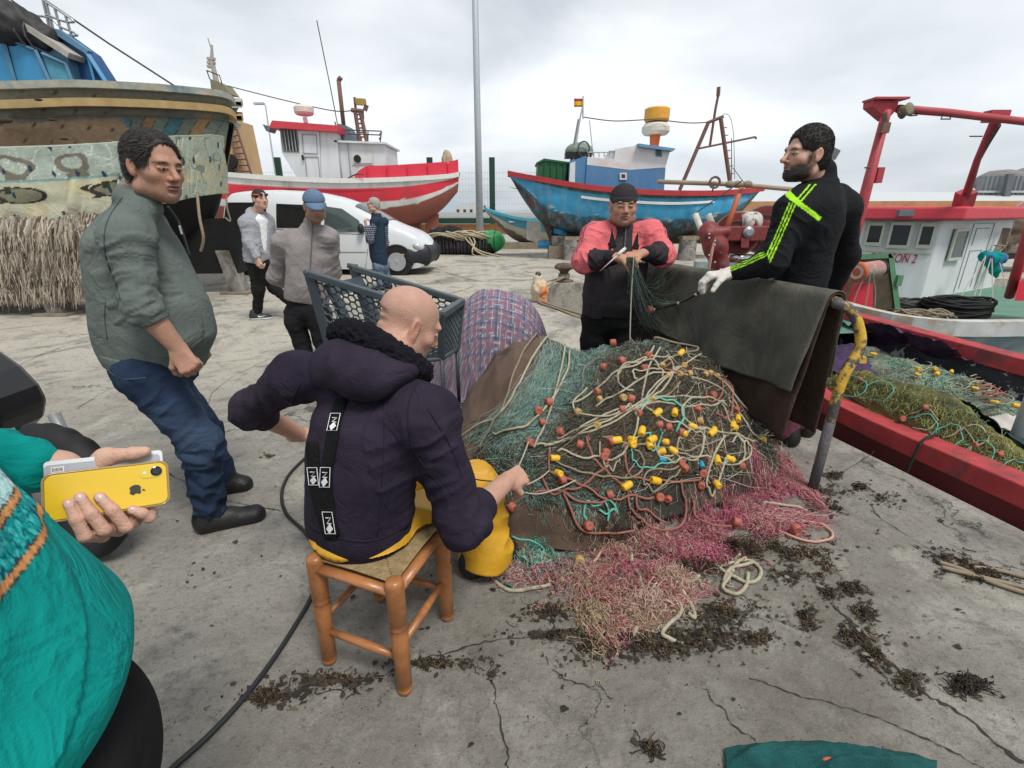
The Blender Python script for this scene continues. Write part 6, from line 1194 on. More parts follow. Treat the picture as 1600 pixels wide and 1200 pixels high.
def march(u,v,H,zmax=.9,lift=0):
 """where the sight line meets a height field H(x, y)"""
 u,v=np.atleast_1d(u).astype(float),np.atleast_1d(v).astype(float);a=(u-800)/CF;b=-(v-600)/CF;D=np.stack([a,CC+b*CS,-CS+b*CC],-1)
 D[:,2]=np.minimum(D[:,2],-.02);t=(zmax-CH)/D[:,2];done=np.zeros(len(u),bool);te=-CH/D[:,2]
 for k in range(90):
  tt=t+(te-t)*0;p=D*t[:,None];h=H(p[:,0],p[:,1])+lift;hit=(p[:,2]+CH<=h)|(p[:,2]+CH<=0.0);done|=hit;t=np.where(done,t,np.minimum(t+.018*np.maximum(1,k/40),te+.01))
 p=D*t[:,None];z=np.maximum(H(p[:,0],p[:,1])+lift,lift);return np.stack([p[:,0],p[:,1],z],-1)
NR=np.random.default_rng(21)
# ---- brown sheet over the back of the heap
def sheet_field(x0,x1,y0,y1,nx,ny,H,lift,keep,name,m,parent,colf=None,ns=.012):
 X,Y=np.meshgrid(np.linspace(x0,x1,nx),np.linspace(y0,y1,ny),indexing='ij');Z=H(X,Y)+lift;Pn=np.stack([X,Y,Z],-1)
 Pn[...,2]+=ns*fbm(np.stack([X*7,Y*3,X*0+3],-1),3);K=keep(X,Y);idx=-np.ones(X.shape,int);idx[K]=np.arange(K.sum());V=Pn[K];a,b,c,d=idx[:-1,:-1],idx[1:,:-1],idx[1:,1:],idx[:-1,1:];F=np.stack([a,b,c,d],-1).reshape(-1,4);F=F[(F>=0).all(1)]
 C=colf(V)if colf else None;o=link(name,mkmesh(name,V,F,True,C),m,parent);so=o.modifiers.new('thick','SOLIDIFY');so.thickness=.006;so.offset=-1;return o
bc_=mat('brown_felt',attr=True,rough=.97,var=.22,vscale=14,bump=.6,bscale=190)
def bcol(V):n=fbm(V*3.2,4);c=A(.13,.085,.062)*(1+.45*n)[:,None];c[n<-.25]*=.6;c[(V[:,1]<2.1)&(n>-.5)]*=.62;c[vn(V*60)>.86]=A(.30,.25,.2);return c
t=thing('brown_cloth','coarse brown felt sheet draped over the back and front of the net heap','cloth',(0,2.6,0))
edge=lambda y:.24+.10*np.sin(y*5)+np.where(y<2.15,(2.15-y)*.75,0)+np.where(y>2.6,(y-2.6)*.3,0)
sheet_field(-.56,.75,1.72,3.35,170,190,HM,.012,lambda X,Y:(X<edge(Y))&((HM(X,Y)>.012)|((np.abs(Y-1.86)<.12)&(X>-.1)&(X<.55))),'sheet',bc_,t,bcol,.034)
# ---- the net heap
t=thing('fishing_net','big heap of teal and dark netting with cream ropes and yellow and red floats','net',(.7,2.6,0));NET=t
def dkc(V):n=fbm(V*9,4);n2=fbm(V*3,2);c=A(.045,.042,.034)*(1+.8*n)[:,None];m=(n>.15)&(n2>-.1);c[m]=A(.09,.075,.05);m=(V[:,0]<.72+.2*n)&(V[:,2]>.25-.1*n);c[m]=(A(.07,.13,.115)*(1+.5*n)[:,None])[m];m=n2+n*.5>.38;c[m]=A(.11,.07,.055);return c
def rough(X,Y):return HM(X,Y)+np.clip(HM(X,Y)*8,0,1)*(.012*vn(np.stack([X*26,Y*26,X*0],-1))+.008*vn(np.stack([X*60,Y*60,X*0],-1)))
sheet_field(.02,1.62,1.75,3.38,230,230,rough,.016,lambda X,Y:(X>edge(Y)-.06)&(HM(X,Y)>.010),'netting',mat('net_mass',attr=True,rough=.95,var=.35,vscale=60,bump=1,bscale=110),t,dkc,.006)
def strands(starts,ends,via,n,K,H=HM,lift=(.004,.02),wob=14,zmax=.9):
 """flows in bands: start/end/via are pairs of pixel points spanning a band; all laid on the heap"""
 q=NR.random(n);q2=np.clip(q+.10*NR.normal(size=n),0,1);q3=np.clip(q+.10*NR.normal(size=n),0,1);L_=lambda pr,q:np.asarray(pr[0],float)+(np.asarray(pr[1],float)-np.asarray(pr[0],float))*q[:,None]
 a,b,c=L_(starts,q),L_(via,q2),L_(ends,q3);s=np.linspace(0,1,K)[None,:,None];p=a[:,None]*(1-s)**2+2*s*(1-s)*b[:,None]+c[:,None]*s**2
 sd=NR.random((n,1))*90;w=np.stack([vn(np.stack([s[:,:,0]*5+sd,sd+0*s[:,:,0],0*sd+s[:,:,0]*0],-1)),vn(np.stack([s[:,:,0]*5+sd,sd+9+0*s[:,:,0],0*sd+s[:,:,0]*0],-1))],-1);p=p+w*wob
 W_=march(p[...,0].ravel(),p[...,1].ravel(),H,zmax).reshape(n,K,3);W_[...,2]+=lift[0]+(lift[1]-lift[0])*NR.random((n,1))+.006*vn(np.stack([s[:,:,0]*8+sd,sd+3+0*s[:,:,0],0*sd+s[:,:,0]*0],-1));return W_
def add_strands(name,sets,m,parent):
 Vs,Fs,Cs,n0=[],[],[],0
 for W_,r,cols in sets:
  V,F,k=fast_tubes(W_,r);cc=np.asarray(cols)[NR.integers(0,len(cols),len(W_))]*(.75+.5*NR.random((len(W_),1)));Vs.append(V);Fs.append(F+n0);Cs.append(np.repeat(cc,k,0));n0+=len(V)
 o=link(name,mkmesh(name,np.concatenate(Vs),np.concatenate(Fs),True,np.concatenate(Cs)),m,parent);return o
sm_=mat('twine_fibre',attr=True,rough=.85,var=.12,vscale=30)
TEAL=[A(.16,.36,.31),A(.30,.46,.40),A(.09,.24,.22),A(.38,.50,.44),A(.16,.22,.19),A(.25,.24,.19)];DK=[A(.035,.035,.03),A(.06,.05,.04),A(.02,.03,.03),A(.12,.10,.07)];BGR=[A(.13,.10,.06),A(.22,.17,.10),A(.10,.12,.08),A(.16,.08,.06)];CRM=[A(.46,.43,.33),A(.40,.38,.28),A(.50,.48,.38)]
sets=[(strands([(895,530),(1050,545)],[(750,700),(900,730)],[(900,600),(970,650)],520,16,lift=(.012,.03),wob=26),.0009,TEAL),(strands([(900,530),(1080,560)],[(740,700),(960,700)],[(910,640),(980,620)],300,16,lift=(.012,.035),wob=34),.0010,TEAL+DK),(strands([(770,690),(910,535)],[(960,700),(1100,600)],[(820,700),(980,560)],420,16,lift=(.012,.03),wob=22),.0007,TEAL),(strands([(850,545),(880,530)],[(720,695),(800,720)],[(840,600),(860,640)],90,14,lift=(.018,.03)),.0008,[A(.36,.46,.40),A(.24,.34,.30)]),(strands([(960,545),(1140,600)],[(840,740),(1190,740)],[(960,660),(1180,650)],620,16,wob=44,lift=(.01,.045)),.0015,DK),(strands([(940,560),(1150,620)],[(860,730),(1190,730)],[(980,660),(1160,660)],900,12,wob=70,lift=(.006,.05)),.0010,DK+BGR),(strands([(860,690),(1000,760)],[(1120,590),(1190,700)],[(980,650),(1080,720)],600,12,wob=60,lift=(.006,.05)),.0011,DK+BGR),(strands([(1060,560),(1180,690)],[(1000,770),(1195,735)],[(1080,660),(1170,700)],70,14,wob=60,lift=(.02,.055)),.0018,CRM+BGR),(strands([(770,690),(960,690)],[(800,800),(1000,790)],[(780,740),(980,740)],420,10,wob=50,lift=(.004,.03)),.0010,TEAL+DK+BGR),(strands([(760,760),(800,700)],[(1000,780),(980,720)],[(880,790),(900,720)],300,12,wob=40,lift=(.004,.03)),.0010,DK+TEAL[:3]),(strands([(860,640),(900,760)],[(1180,640),(1200,740)],[(1000,600),(1020,720)],300,16,wob=36,lift=(.01,.035)),.0013,DK+TEAL[:2]),(strands([(950,540),(1130,590)],[(860,740),(1170,720)],[(930,650),(1150,660)],90,16,wob=40,lift=(.015,.04)),.0017,CRM[:2]+[A(.25,.2,.12),A(.2,.3,.24)])]
add_strands('mesh',sets,sm_,NET)
# ---- ropes, laid on the heap by drawn lines
def rope(name,pts,r,m,parent,H=HM,lift=.052,n=7,zmax=.9,end=None):
 q=smooth_pts([np.array(p,float)for p in pts],6);W_=march(q[:,0],q[:,1],H,zmax);W_[:,2]+=lift+.006*vn(np.stack([np.arange(len(q))*.35,0*q[:,0]+pts[0][0],0*q[:,0]],-1));W_[1:-1]=(W_[:-2]+2*W_[1:-1]+W_[2:])/4;mb=MB();mb.tube(W_,r,n);return mb.build(name,m,parent,smooth=True)
cr_=mat('net_rope',(.43,.39,.28),.85,var=.25,vscale=60,bump=.6,bscale=400,col2=(.22,.19,.13),mix=(9,.6,.08));cr2_=mat('dirty_rope',(.26,.22,.15),.9,var=.25,vscale=60,bump=.6,bscale=400);rr_=mat('red_rope',(.30,.12,.09),.85,var=.2,vscale=60,bump=.5,bscale=400);tr_=mat('teal_rope',(.10,.38,.30),.8,var=.2,vscale=60)
for p_ in([(845,528),(820,560),(800,610),(788,650),(765,690),(750,715)],[(862,530),(835,570),(808,625),(795,650),(765,678),(700,705)],[(880,528),(882,560),(870,620),(852,680),(832,722)],[(905,535),(890,560),(885,600),(850,660),(810,690),(770,700)],[(1105,560),(1060,590),(1010,640),(960,670),(900,700),(850,722)],[(1060,590),(1020,620),(1000,650),(940,690),(880,706),(838,722)],[(1040,572),(1050,600),(1030,630),(1000,648)],[(1030,560),(1012,590),(1003,630),(1000,650)],[(1090,555),(1120,575),(1150,600),(1160,640)],[(1020,545),(1060,552),(1090,560),(1060,570),(1020,590)],[(960,610),(975,590),(1010,575),(1050,575)],[(870,725),(920,735),(960,740),(990,700),(1000,660),(1040,640),(1090,640)],[(860,745),(900,755),(960,772),(1000,760),(1000,730),(970,715)],[(1060,755),(1030,790),(1005,780),(1010,765),(1050,750),(1080,730)],[(1130,700),(1110,740),(1100,780),(1110,795),(1120,770),(1130,740)],[(1125,650),(1145,690),(1160,720),(1150,745),(1090,735),(1030,735)],[(930,650),(960,640),(1000,610),(1060,600),(1120,620),(1150,650)],[(900,690),(960,660),(1040,650),(1100,655),(1130,640)],[(1000,650),(1040,680),(1090,690),(1150,700),(1175,710)],[(940,700),(990,715),(1050,725),(1100,715),(1140,690),(1140,650)],[(890,650),(930,630),(960,600),(1000,585),(1020,560)],[(870,705),(930,680),(990,660),(1030,640),(1060,620)],[(1135,640),(1150,660),(1170,690),(1195,705),(1180,680)],[(1080,590),(1110,600),(1140,625),(1170,660),(1165,620)]):
 rope('rope',p_,.0048+.0008*NR.random(),cr_ if NR.random()>.3 else cr2_,NET)
for i in range(14):
 cx,cy=900+260*NR.random(),590+150*NR.random();rx,ry,a0=14+38*NR.random(),10+22*NR.random(),6.3*NR.random();rope('rope',[(cx+rx*math.cos(a0+k*.8)+5*k*(NR.random()-.3),cy+ry*math.sin(a0+k*.8))for k in range(6)],.0038+.002*NR.random(),[cr_,cr_,rr_,tr_][i%4],NET,lift=.056)
for p_ in([(858,730),(860,760),(900,775),(950,800),(1000,798),(1020,790)],[(830,790),(870,785),(900,800),(950,800)],[(915,705),(930,740),(960,770),(980,790)],[(980,790),(985,820),(1020,840),(1060,838),(1070,810),(1060,780)],[(990,790),(1000,820),(1040,830)],[(1080,800),(1085,820),(1110,835),(1140,838)],[(950,740),(920,770),(870,790),(845,775)],[(880,790),(900,840),(950,850),(990,842)],[(975,700),(980,760),(1020,775),(1090,770),(1110,720)]):
 rope('rope',p_,.0056,rr_,NET,lift=.045)
for p_ in([(915,835),(912,812),(930,800),(950,812),(948,835)],[(930,800),(960,805),(955,820),(935,815)],[(800,860),(815,880),(840,890),(860,885)],[(800,850),(830,855),(850,870),(835,890)]):rope('rope',p_,.005,tr_,NET,lift=.03)
# ---- floats: short barrels with a hole, threaded on the ropes
ym_=mat('yellow_float',(.70,.42,.025),.5,var=.12,vscale=25);tm_=mat('tan_float',(.42,.27,.10),.6,var=.2,vscale=25);rm_=mat('brick_float',(.36,.10,.065),.55,var=.18,vscale=25);bm_=mat('blue_float',(.02,.26,.42),.45)
def fl_mesh(kind):
 mb=MB();l,r=(.023,.0145)if kind else(.013,.0165);pr=[(.004,-l*.8),(r*.65,-l),(r*.93,-l*.85),(r,-l*.5),(r,l*.5),(r*.93,l*.85),(r*.65,l),(.004,l*.8)];mb.lathe(pr,(0,0,0),(1,0,0),14);return mb.mesh('float',True)
FM={}
def float_at(u,v,m,kind,parent,H=HM,lift=.05,sc=1,zmax=.9):
 k=(m.name,kind)
 if k not in FM:FM[k]=fl_mesh(kind);FM[k].materials.append(m)
 p=march(u,v,H,zmax)[0];o=bpy.data.objects.new('float',FM[k]);COL.objects.link(o);o.parent=parent;o.matrix_parent_inverse=Matrix.Translation(parent.location).inverted();o.location=p+A(0,0,lift);o.rotation_euler=(NR.random()*.8,NR.random()*.8-.4,NR.random()*3.1);s=sc*(.9+.25*NR.random());o.scale=(s,s,s);return o
YF=[(1085,553),(1062,567),(1150,670),(1143,690),(1186,700),(1112,690),(1052,662),(1025,665),(1110,693),(1078,687),(985,706),(1012,713),(1030,726),(1048,727),(1062,706),(1015,716),(1137,736),(1118,735),(866,745),(872,755),(978,776),(1022,769),(1117,774),(1001,692),(1142,682),(1035,708),(985,710),(960,716)]
TF=[(1033,588),(1067,588),(1075,603),(1060,602),(1100,600),(1118,602),(1018,640),(972,645),(935,644),(902,660),(932,690),(1042,606),(1092,672),(1108,598)]
RF=[(957,551),(970,579),(1005,594),(1012,571),(970,664),(995,665),(1042,690),(1028,685),(1062,692),(1158,629),(1112,632),(1088,655),(932,628),(875,692),(905,712),(945,727),(952,717),(942,731),(1066,753),(1095,763),(1092,783),(1042,795),(952,790),(878,770),(1155,753),(918,843),(800,828),(1027,809),(1148,830),(841,658),(857,650),(847,682),(828,712),(1240,840),(1002,532),(936,533),(698,637),(692,628),(1148,655),(1062,742),(985,640),(942,592)]
for u,v in YF:float_at(u,v,ym_,1,NET,sc=1.12)
for u,v in TF:float_at(u,v,tm_,0,NET)
for u,v in RF:float_at(u,v,rm_,0,NET,sc=1.15)
for u,v in((1032,740),(1093,748)):float_at(u,v,bm_,1,NET,sc=.9)
# ---- pink and beige netting spread on the slab
H0=lambda x,y:np.asarray(x)*0.0
def clump(cx,cy,rx,ry,n,cols,r=.0013,L=.10,h=.035,K=9,H=HM,zmax=.9,rot=0,curl=1.0):
 """tangle of twine filling an ellipse given in pixels"""
 n=int(n*1.5);ang=NR.random(n)*6.28;q=np.abs(NR.normal(size=n))*.62*(1+.5*vn(np.stack([np.cos(ang)*2.2+cx,np.sin(ang)*2.2+cy,ang*0],-1)));ex,ey=q*np.cos(ang)*rx,q*np.sin(ang)*ry;c,s=math.cos(rot),math.sin(rot);pu,pv=cx+ex*c-ey*s,cy+ex*s+ey*c;kp=vn(np.stack([pu/17,pv/9,pu*0],-1))>-.18;pu,pv,q,n=pu[kp],pv[kp],q[kp],int(kp.sum());P0=march(pu,pv,H,zmax)
 d=NR.random(n)*6.28;k=NR.normal(size=n)*9*curl;p=np.zeros((n,K,3));p[:,0]=P0;st=L*(.4+.9*NR.random(n))/K;z=NR.random(n)*h*np.clip(1-.5*q,.1,1)
 for i in range(1,K):d=d+k/K*.9+NR.normal(size=n)*.55*curl;p[:,i,:2]=p[:,i-1,:2]+(st[:,None]*np.stack([np.cos(d),np.sin(d)],1))
 ph=NR.random((n,1))*6.28
 if H is not HM and H is not H0:p[...,0]=np.maximum(p[...,0],np.interp(p[...,1],NG[:,1],NG[:,0])+.13);p[...,0]=np.minimum(p[...,0],np.interp(p[...,1],FG[:,1],FG[:,0])-.22)
 p[...,2]=H(p[...,0],p[...,1])+.004+z[:,None]*(.55+.45*np.sin(np.arange(K)[None]*.9+ph));return(p,r*(.7+.6*NR.random(n)),cols)
PKB=[A(.50,.13,.20),A(.56,.23,.27),A(.40,.09,.15)];PK=[A(.48,.13,.18),A(.56,.25,.27),A(.38,.09,.14),A(.52,.33,.29),A(.30,.17,.13)];BG=[A(.42,.31,.20),A(.36,.26,.16),A(.50,.40,.28),A(.25,.17,.10)];MIX=PK+BG;BRN=[A(.040,.028,.018),A(.065,.045,.026),A(.022,.017,.013),A(.12,.085,.045)]
t=thing('pink_net','tangled pink, beige and teal netting strewn on the concrete in front of the heap','net',G(1000,880));sets=[]
for a in((1080,870,55,22,420,PK),(1150,800,60,26,420,PK),(1205,765,50,30,380,PK),(1010,850,50,30,300,PK+BG[:1]),(1110,845,60,25,300,PK),(960,870,60,25,350,MIX),(900,905,50,22,300,MIX),(1000,915,80,26,420,MIX),(1190,830,60,14,240,PK),(855,900,45,16,200,PK+TEAL[:1]),(1050,910,50,22,300,[A(.55,.32,.26),A(.5,.4,.3)]),(930,935,60,25,380,MIX),(1010,955,60,30,380,BG+PK[1:2]),(920,965,22,45,200,BG),(960,990,30,30,160,BG+PK),(1140,815,70,22,500,PKB),(1090,868,60,20,500,PKB),(1210,770,44,24,400,PKB),(1180,735,30,14,260,PKB),(1000,905,70,22,300,PKB),(1010,945,50,20,260,[A(.60,.42,.36)]),(1040,930,40,20,250,MIX),(830,880,45,18,260,TEAL+BG[:1]),(845,865,30,14,160,[A(.05,.30,.22)]),(925,818,26,16,160,TEAL),(800,905,40,10,120,PK+CRM),(1085,890,60,15,200,BRN),(1150,860,60,20,200,BRN),(960,850,60,14,200,BRN)):
 sets.append(clump(*a,r=.0012,L=.11,h=.06));sets.append(clump(*(a[:4]+(a[4]//3,a[5])),r=.0022,L=.07,h=.02))
sets.append((strands([(1200,700),(1230,730)],[(1255,770),(1290,800)],[(1225,745),(1250,770)],130,12,lift=(.004,.03)),.0014,PK));sets.append((strands([(1180,800),(1190,812)],[(1250,820),(1300,815)],[(1215,805),(1240,812)],90,10,lift=(.004,.02)),.0014,PK))
sets.append((strands([(905,930),(925,930)],[(935,1010),(970,1000)],[(905,970),(945,970)],60,10,lift=(.004,.03)),.0014,BG));add_strands('netting',sets,sm_,t)
for p_,m_ in(([(985,860),(988,885),(1000,910),(1005,940),(1012,950)],cr_),([(1045,890),(1060,900),(1075,915),(1092,905)],cr_),([(1035,935),(1060,945),(1062,965),(1040,985),(1035,1000),(1055,1008)],cr_),([(1065,930),(1080,950),(1085,970),(1075,965)],cr_),([(1118,890),(1150,910),(1180,912),(1188,895),(1170,880),(1150,885),(1140,905),(1128,925),(1150,935),(1165,920),(1168,900)],cr_),([(1115,888),(1140,885),(1165,875)],cr_),([(1130,915),(1140,895),(1175,885)],cr_),([(1150,855),(1155,870),(1140,885)],cr_),([(960,970),(975,990),(985,1000),(995,985)],cr_),([(765,900),(790,925),(830,925),(860,920)],cr_),([(870,930),(865,900),(885,875),(905,880)],mat('grey_cord')),([(885,925),(890,900),(905,885)],mat('grey_cord')),([(1215,835),(1250,848),(1290,850),(1300,838),(1280,822),(1250,818)],mat('pink_rope',(.50,.28,.22),.85)),([(1170,735),(1190,760),(1210,770),(1230,760)],cr_),([(1190,790),(1230,795),(1260,800)],cr_),([(820,870),(850,880),(870,900),(880,915)],mat('tan_rope')),([(945,860),(930,880),(920,885)],mat('pink_rope')),([(770,895),(785,915),(800,922)],mat('teal_dark_rope',(.05,.13,.12),.8))):
 rope('rope',p_,.0075 if m_ is cr_ else .006,m_,t,lift=.012)
MB().cyl(G(964,999)+A(0,0,.014),G(988,997)+A(0,0,.012),.013,.010,10).build('dark_float',mat('black_rubber2'),t,smooth=True)
for u,v in((960,865),(1240,837),(905,882)):float_at(u,v,rm_ if u!=905 else tm_,0,t,lift=.012,sc=1.3)
# ---- weed, scraps and grit
def flakes(n,centres,smin,smax):
 Vs,Fs,Cs,n0=[],[],[],0;c=np.array(centres,float);w=c[:,4]if c.shape[1]>4 else c[:,2]*c[:,3];w=w/w.sum();pick=NR.choice(len(c),n,p=w);a=NR.random(n)*6.28;q=np.abs(NR.normal(size=n))*.55;u=c[pick,0]+np.cos(a)*q*c[pick,2];v=c[pick,1]+np.sin(a)*q*c[pick,3];G0=march(u,v,H0,.05)
 k=7;s=smin+(smax-smin)*NR.random(n)**3;an=np.arange(k)/k*6.28;rad=s[:,None]*(.45+.75*NR.random((n,k)));th=NR.random(n)*3.14;ex=.35+.65*NR.random(n);x=rad*np.cos(an);y=rad*np.sin(an)*ex[:,None];X=x*np.cos(th)[:,None]-y*np.sin(th)[:,None];Y=x*np.sin(th)[:,None]+y*np.cos(th)[:,None]
 ring=np.stack([G0[:,0:1]+X,G0[:,1:2]+Y,.0045+NR.random((n,k))*s[:,None]*.4],-1);top=np.stack([G0[:,0],G0[:,1],.006+s*(.2+.4*NR.random(n))],-1)[:,None];V=np.concatenate([ring,top],1).reshape(-1,3);b=np.arange(n)[:,None]*(k+1);j=np.arange(k)[None]
 F=np.stack([b+j,b+(j+1)%k,b+k+0*j,b+k+0*j],-1).reshape(-1,4);return V,F[:,:3],np.repeat(np.array([A(.03,.024,.018),A(.05,.036,.024),A(.02,.018,.015),A(.09,.06,.035),A(.20,.18,.15)])[NR.choice(5,n,p=[.35,.3,.2,.12,.03])],k+1,0)
cen=[(1030,1010,90,26,9),(930,1010,60,40,5),(1100,1000,60,30,6),(1180,1000,40,14,4),(1130,960,90,30,5),(1240,900,50,20,3),(1260,970,22,36,2.5),(1300,930,24,18,2),(1210,860,80,26,4),(1290,770,50,14,4),(1300,745,20,8,2),(1180,720,50,30,4),(860,960,60,22,3),(1330,1000,26,22,3),(1365,1030,30,26,3),(1420,1070,40,26,2),(1010,870,130,50,4),(680,1040,90,14,4),(520,1070,90,16,5),(420,1090,60,16,3),(860,995,80,10,3),(770,1060,16,14,1),(1380,780,60,24,.8),(1480,870,80,40,.6),(1300,850,60,50,1.0),(1450,990,150,60,.5),(640,910,200,90,.4),(300,900,200,150,.5),(420,715,9,6,1.2),(900,1120,300,60,.6),(700,470,120,10,.8),(790,470,26,7,1),(850,492,14,4,.6),(1400,790,40,20,.8)]
V,F,C=flakes(4600,cen,.0022,.016);o=link('weed_scraps',mkmesh('weed_scraps',V,F,False,C),mat('weed',attr=True,rough=.95,var=.3,vscale=60));tag(o,'dark dried weed and dirt scraps strewn over the concrete around the nets','debris',kind='stuff')
sets=[clump(a[0],a[1],a[2]*.8,a[3]*.8,int(34*a[4]),BRN,r=.0016,L=.05,h=.02,H=H0,zmax=.05,curl=1.6)for a in cen[:24]]
o=add_strands('weed_tangle',sets,sm_,None);tag(o,'brown stringy weed tangles lying on the concrete around the nets','debris',kind='stuff')
sets=[clump(a[0],a[1],a[2],a[3],a[4],a[5],r=.002,L=.06,h=.025,H=H0,zmax=.05,curl=1.5)for a in((1290,795,30,10,160,BRN),(1515,1075,34,10,240,BRN[:1]+BRN[2:3]),(1330,922,14,8,120,BRN),(1485,885,30,12,200,BRN),(1540,900,40,14,260,BRN),(1290,900,14,22,90,BRN+BG[3:]),(1250,870,60,14,140,BRN+BG[3:]),(1350,960,14,20,70,BRN),(1015,1172,8,6,50,BRN),(1345,765,16,6,100,BRN),(865,518,22,6,0+1,BRN))]
o=add_strands('weed_clumps',sets,sm_,None);tag(o,'small separate dark clumps of dried weed on the slab right of the nets','debris',kind='stuff')
lf=thing('weed_lump','dark clump of weed lying on top of the brown cloth','weed',march(865,519,HM)[0]);add_strands('lump',[clump(866,521,9,2,600,BRN,r=.002,L=.06,h=.05,curl=1.6)],sm_,lf)
# ---- rope end at the right, teal cloth at the bottom edge, hose, twine
t=thing('rope','frayed pale rope with dark weed caught in it at the right edge of the slab','rope',G(1530,905));mb=MB()
for q_ in([(1466,882),(1500,893),(1545,912),(1600,930),(1680,950)],[(1470,890),(1530,905),(1600,922),(1690,940)],[(1520,890),(1560,895),(1600,905),(1660,915)]):mb.tube(smooth_pts([G(*a)+A(0,0,.012)for a in q_]),.009,6)
mb.build('rope',mat('tan_rope'),t,smooth=True)
t=thing('towel','crumpled dark teal towel with an orange scrap lying at the bottom edge','towel',G(1290,1190));X,Y=np.meshgrid(np.linspace(0,1,90),np.linspace(0,1,60),indexing='ij');g=np.zeros((90,60,3))
for i in range(90):
 for j in range(60):g[i,j]=G(1132+330*X[i,j],1172-12*math.sin(X[i,j]*3.1)+22*X[i,j]**2+Y[i,j]*130)
g[...,2]=.012+.045*(1-np.abs(vn(np.stack([X*3+2,Y*5,X*0],-1))))**2*np.clip(X*9,0,1)*np.clip((1-X)*9,0,1)*np.clip(Y*7+.15,0,1)+.004*vn(np.stack([X*30,Y*30,X*0],-1));MB().grid(g[:,::-1],.008).build('towel_cloth',mat('teal_terry',(.012,.10,.10),.98,var=.25,vscale=20,bump=.9,bscale=260),t,smooth=True)
MB().ell(G(1292,1206)+A(0,0,.035),(.022,.014,.012)).build('orange_scrap',mat('orange_paint'),t,smooth=True)
t=thing('hose','thin black hose curving across the slab from the bottom edge to behind the stool','hose',G(420,1040));mb=MB();mb.tube(smooth_pts([G(240,1235),G(275,1200),G(330,1150),G(385,1090),G(430,1030),G(465,975),G(487,935),G(498,895),G(494,862),G(475,832),G(450,808),G(441,785),G(443,762),G(455,740),G(480,715)],6)+A(0,0,.009),.0085,8);mb.build('hose',mat('black_hose',(.018,.02,.024),.55,var=.1),t,smooth=True)
# ---- stool
def stool():
 t=thing('stool','four legged orange brown wooden stool with a woven rush seat','stool',(-.42,1.28,0));w=mat('varnished_pine',(.36,.145,.05),.38,var=.3,vscale=9,spec=.45,coat=.15,bump=.12,bscale=40,col2=(.22,.085,.035),mix=(7,.60,.12))
 w.node_tree.nodes['Noise Texture'].inputs['Distortion'].default_value=1.5
 ft=[A(-.33,1.10,0),A(-.60,1.205,0),A(-.505,1.48,0),A(-.235,1.385,0)];c=sum(ft)/4;tp=[c+(f-c)*.97+A(0,0,.425)for f in ft]
 for a,b in zip(ft,tp):
  f=lambda q:a+(b-a)*q;mb=MB();pr=[(0,.016),(.02,.022),(.05,.0235),(.062,.019),(.07,.0235),(.085,.020),(.095,.024),(.4,.0255),(.55,.0265),(.585,.021),(.60,.026),(.615,.021),(.64,.0265),(.96,.0275),(.985,.025),(1.0,.017)]
  mb.tube([f(q)for q,_ in pr],[r for _,r in pr],20);mb.build('leg',w,t,smooth=True)
 for i in range(4):
  a,b=ft[i],ft[(i+1)%4];a2,b2=tp[i],tp[(i+1)%4]
  for q in((.32,)if i%2==0 else(.42,)):p0,p1=a+(a2-a)*q,b+(b2-b)*q;MB().tube([p0,p0*.5+p1*.5,p1],[.010,.0135,.010],14).build('stretcher',w,t,smooth=True)
  p0,p1=a+(a2-a)*.90,b+(b2-b)*.90;d=nrm(p1-p0);MB().tube([p0,p1],.0225,14,flat=.62).build('seat_rail',w,t,smooth=True)
 g=[];rm=mat('rush',(.30,.22,.11),.85,var=.35,vscale=50,bump=.6,bscale=120);tpz=[p*A(1,1,0)+A(0,0,.408)for p in tp];mb=MB();n=34
 cc=sum(tpz)/4
 for i in range(4):
  a,b=tpz[i],tpz[(i+1)%4]
  for k in range(n):
   q0,q1=(k+.5)/n,1;q=(k+.5)/n;s=1-q;p0=a*(1-q/2*0)+0*b;e0=a+(cc-a)*s;e1=b+(cc-b)*s;mb.tube([e0+A(0,0,.002*(k%2)),(e0+e1)/2+A(0,0,.006),e1+A(0,0,.002*(k%2))],.0040,5,cap=False)
 mb.build('rush_seat',rm,t,smooth=True)
stool()
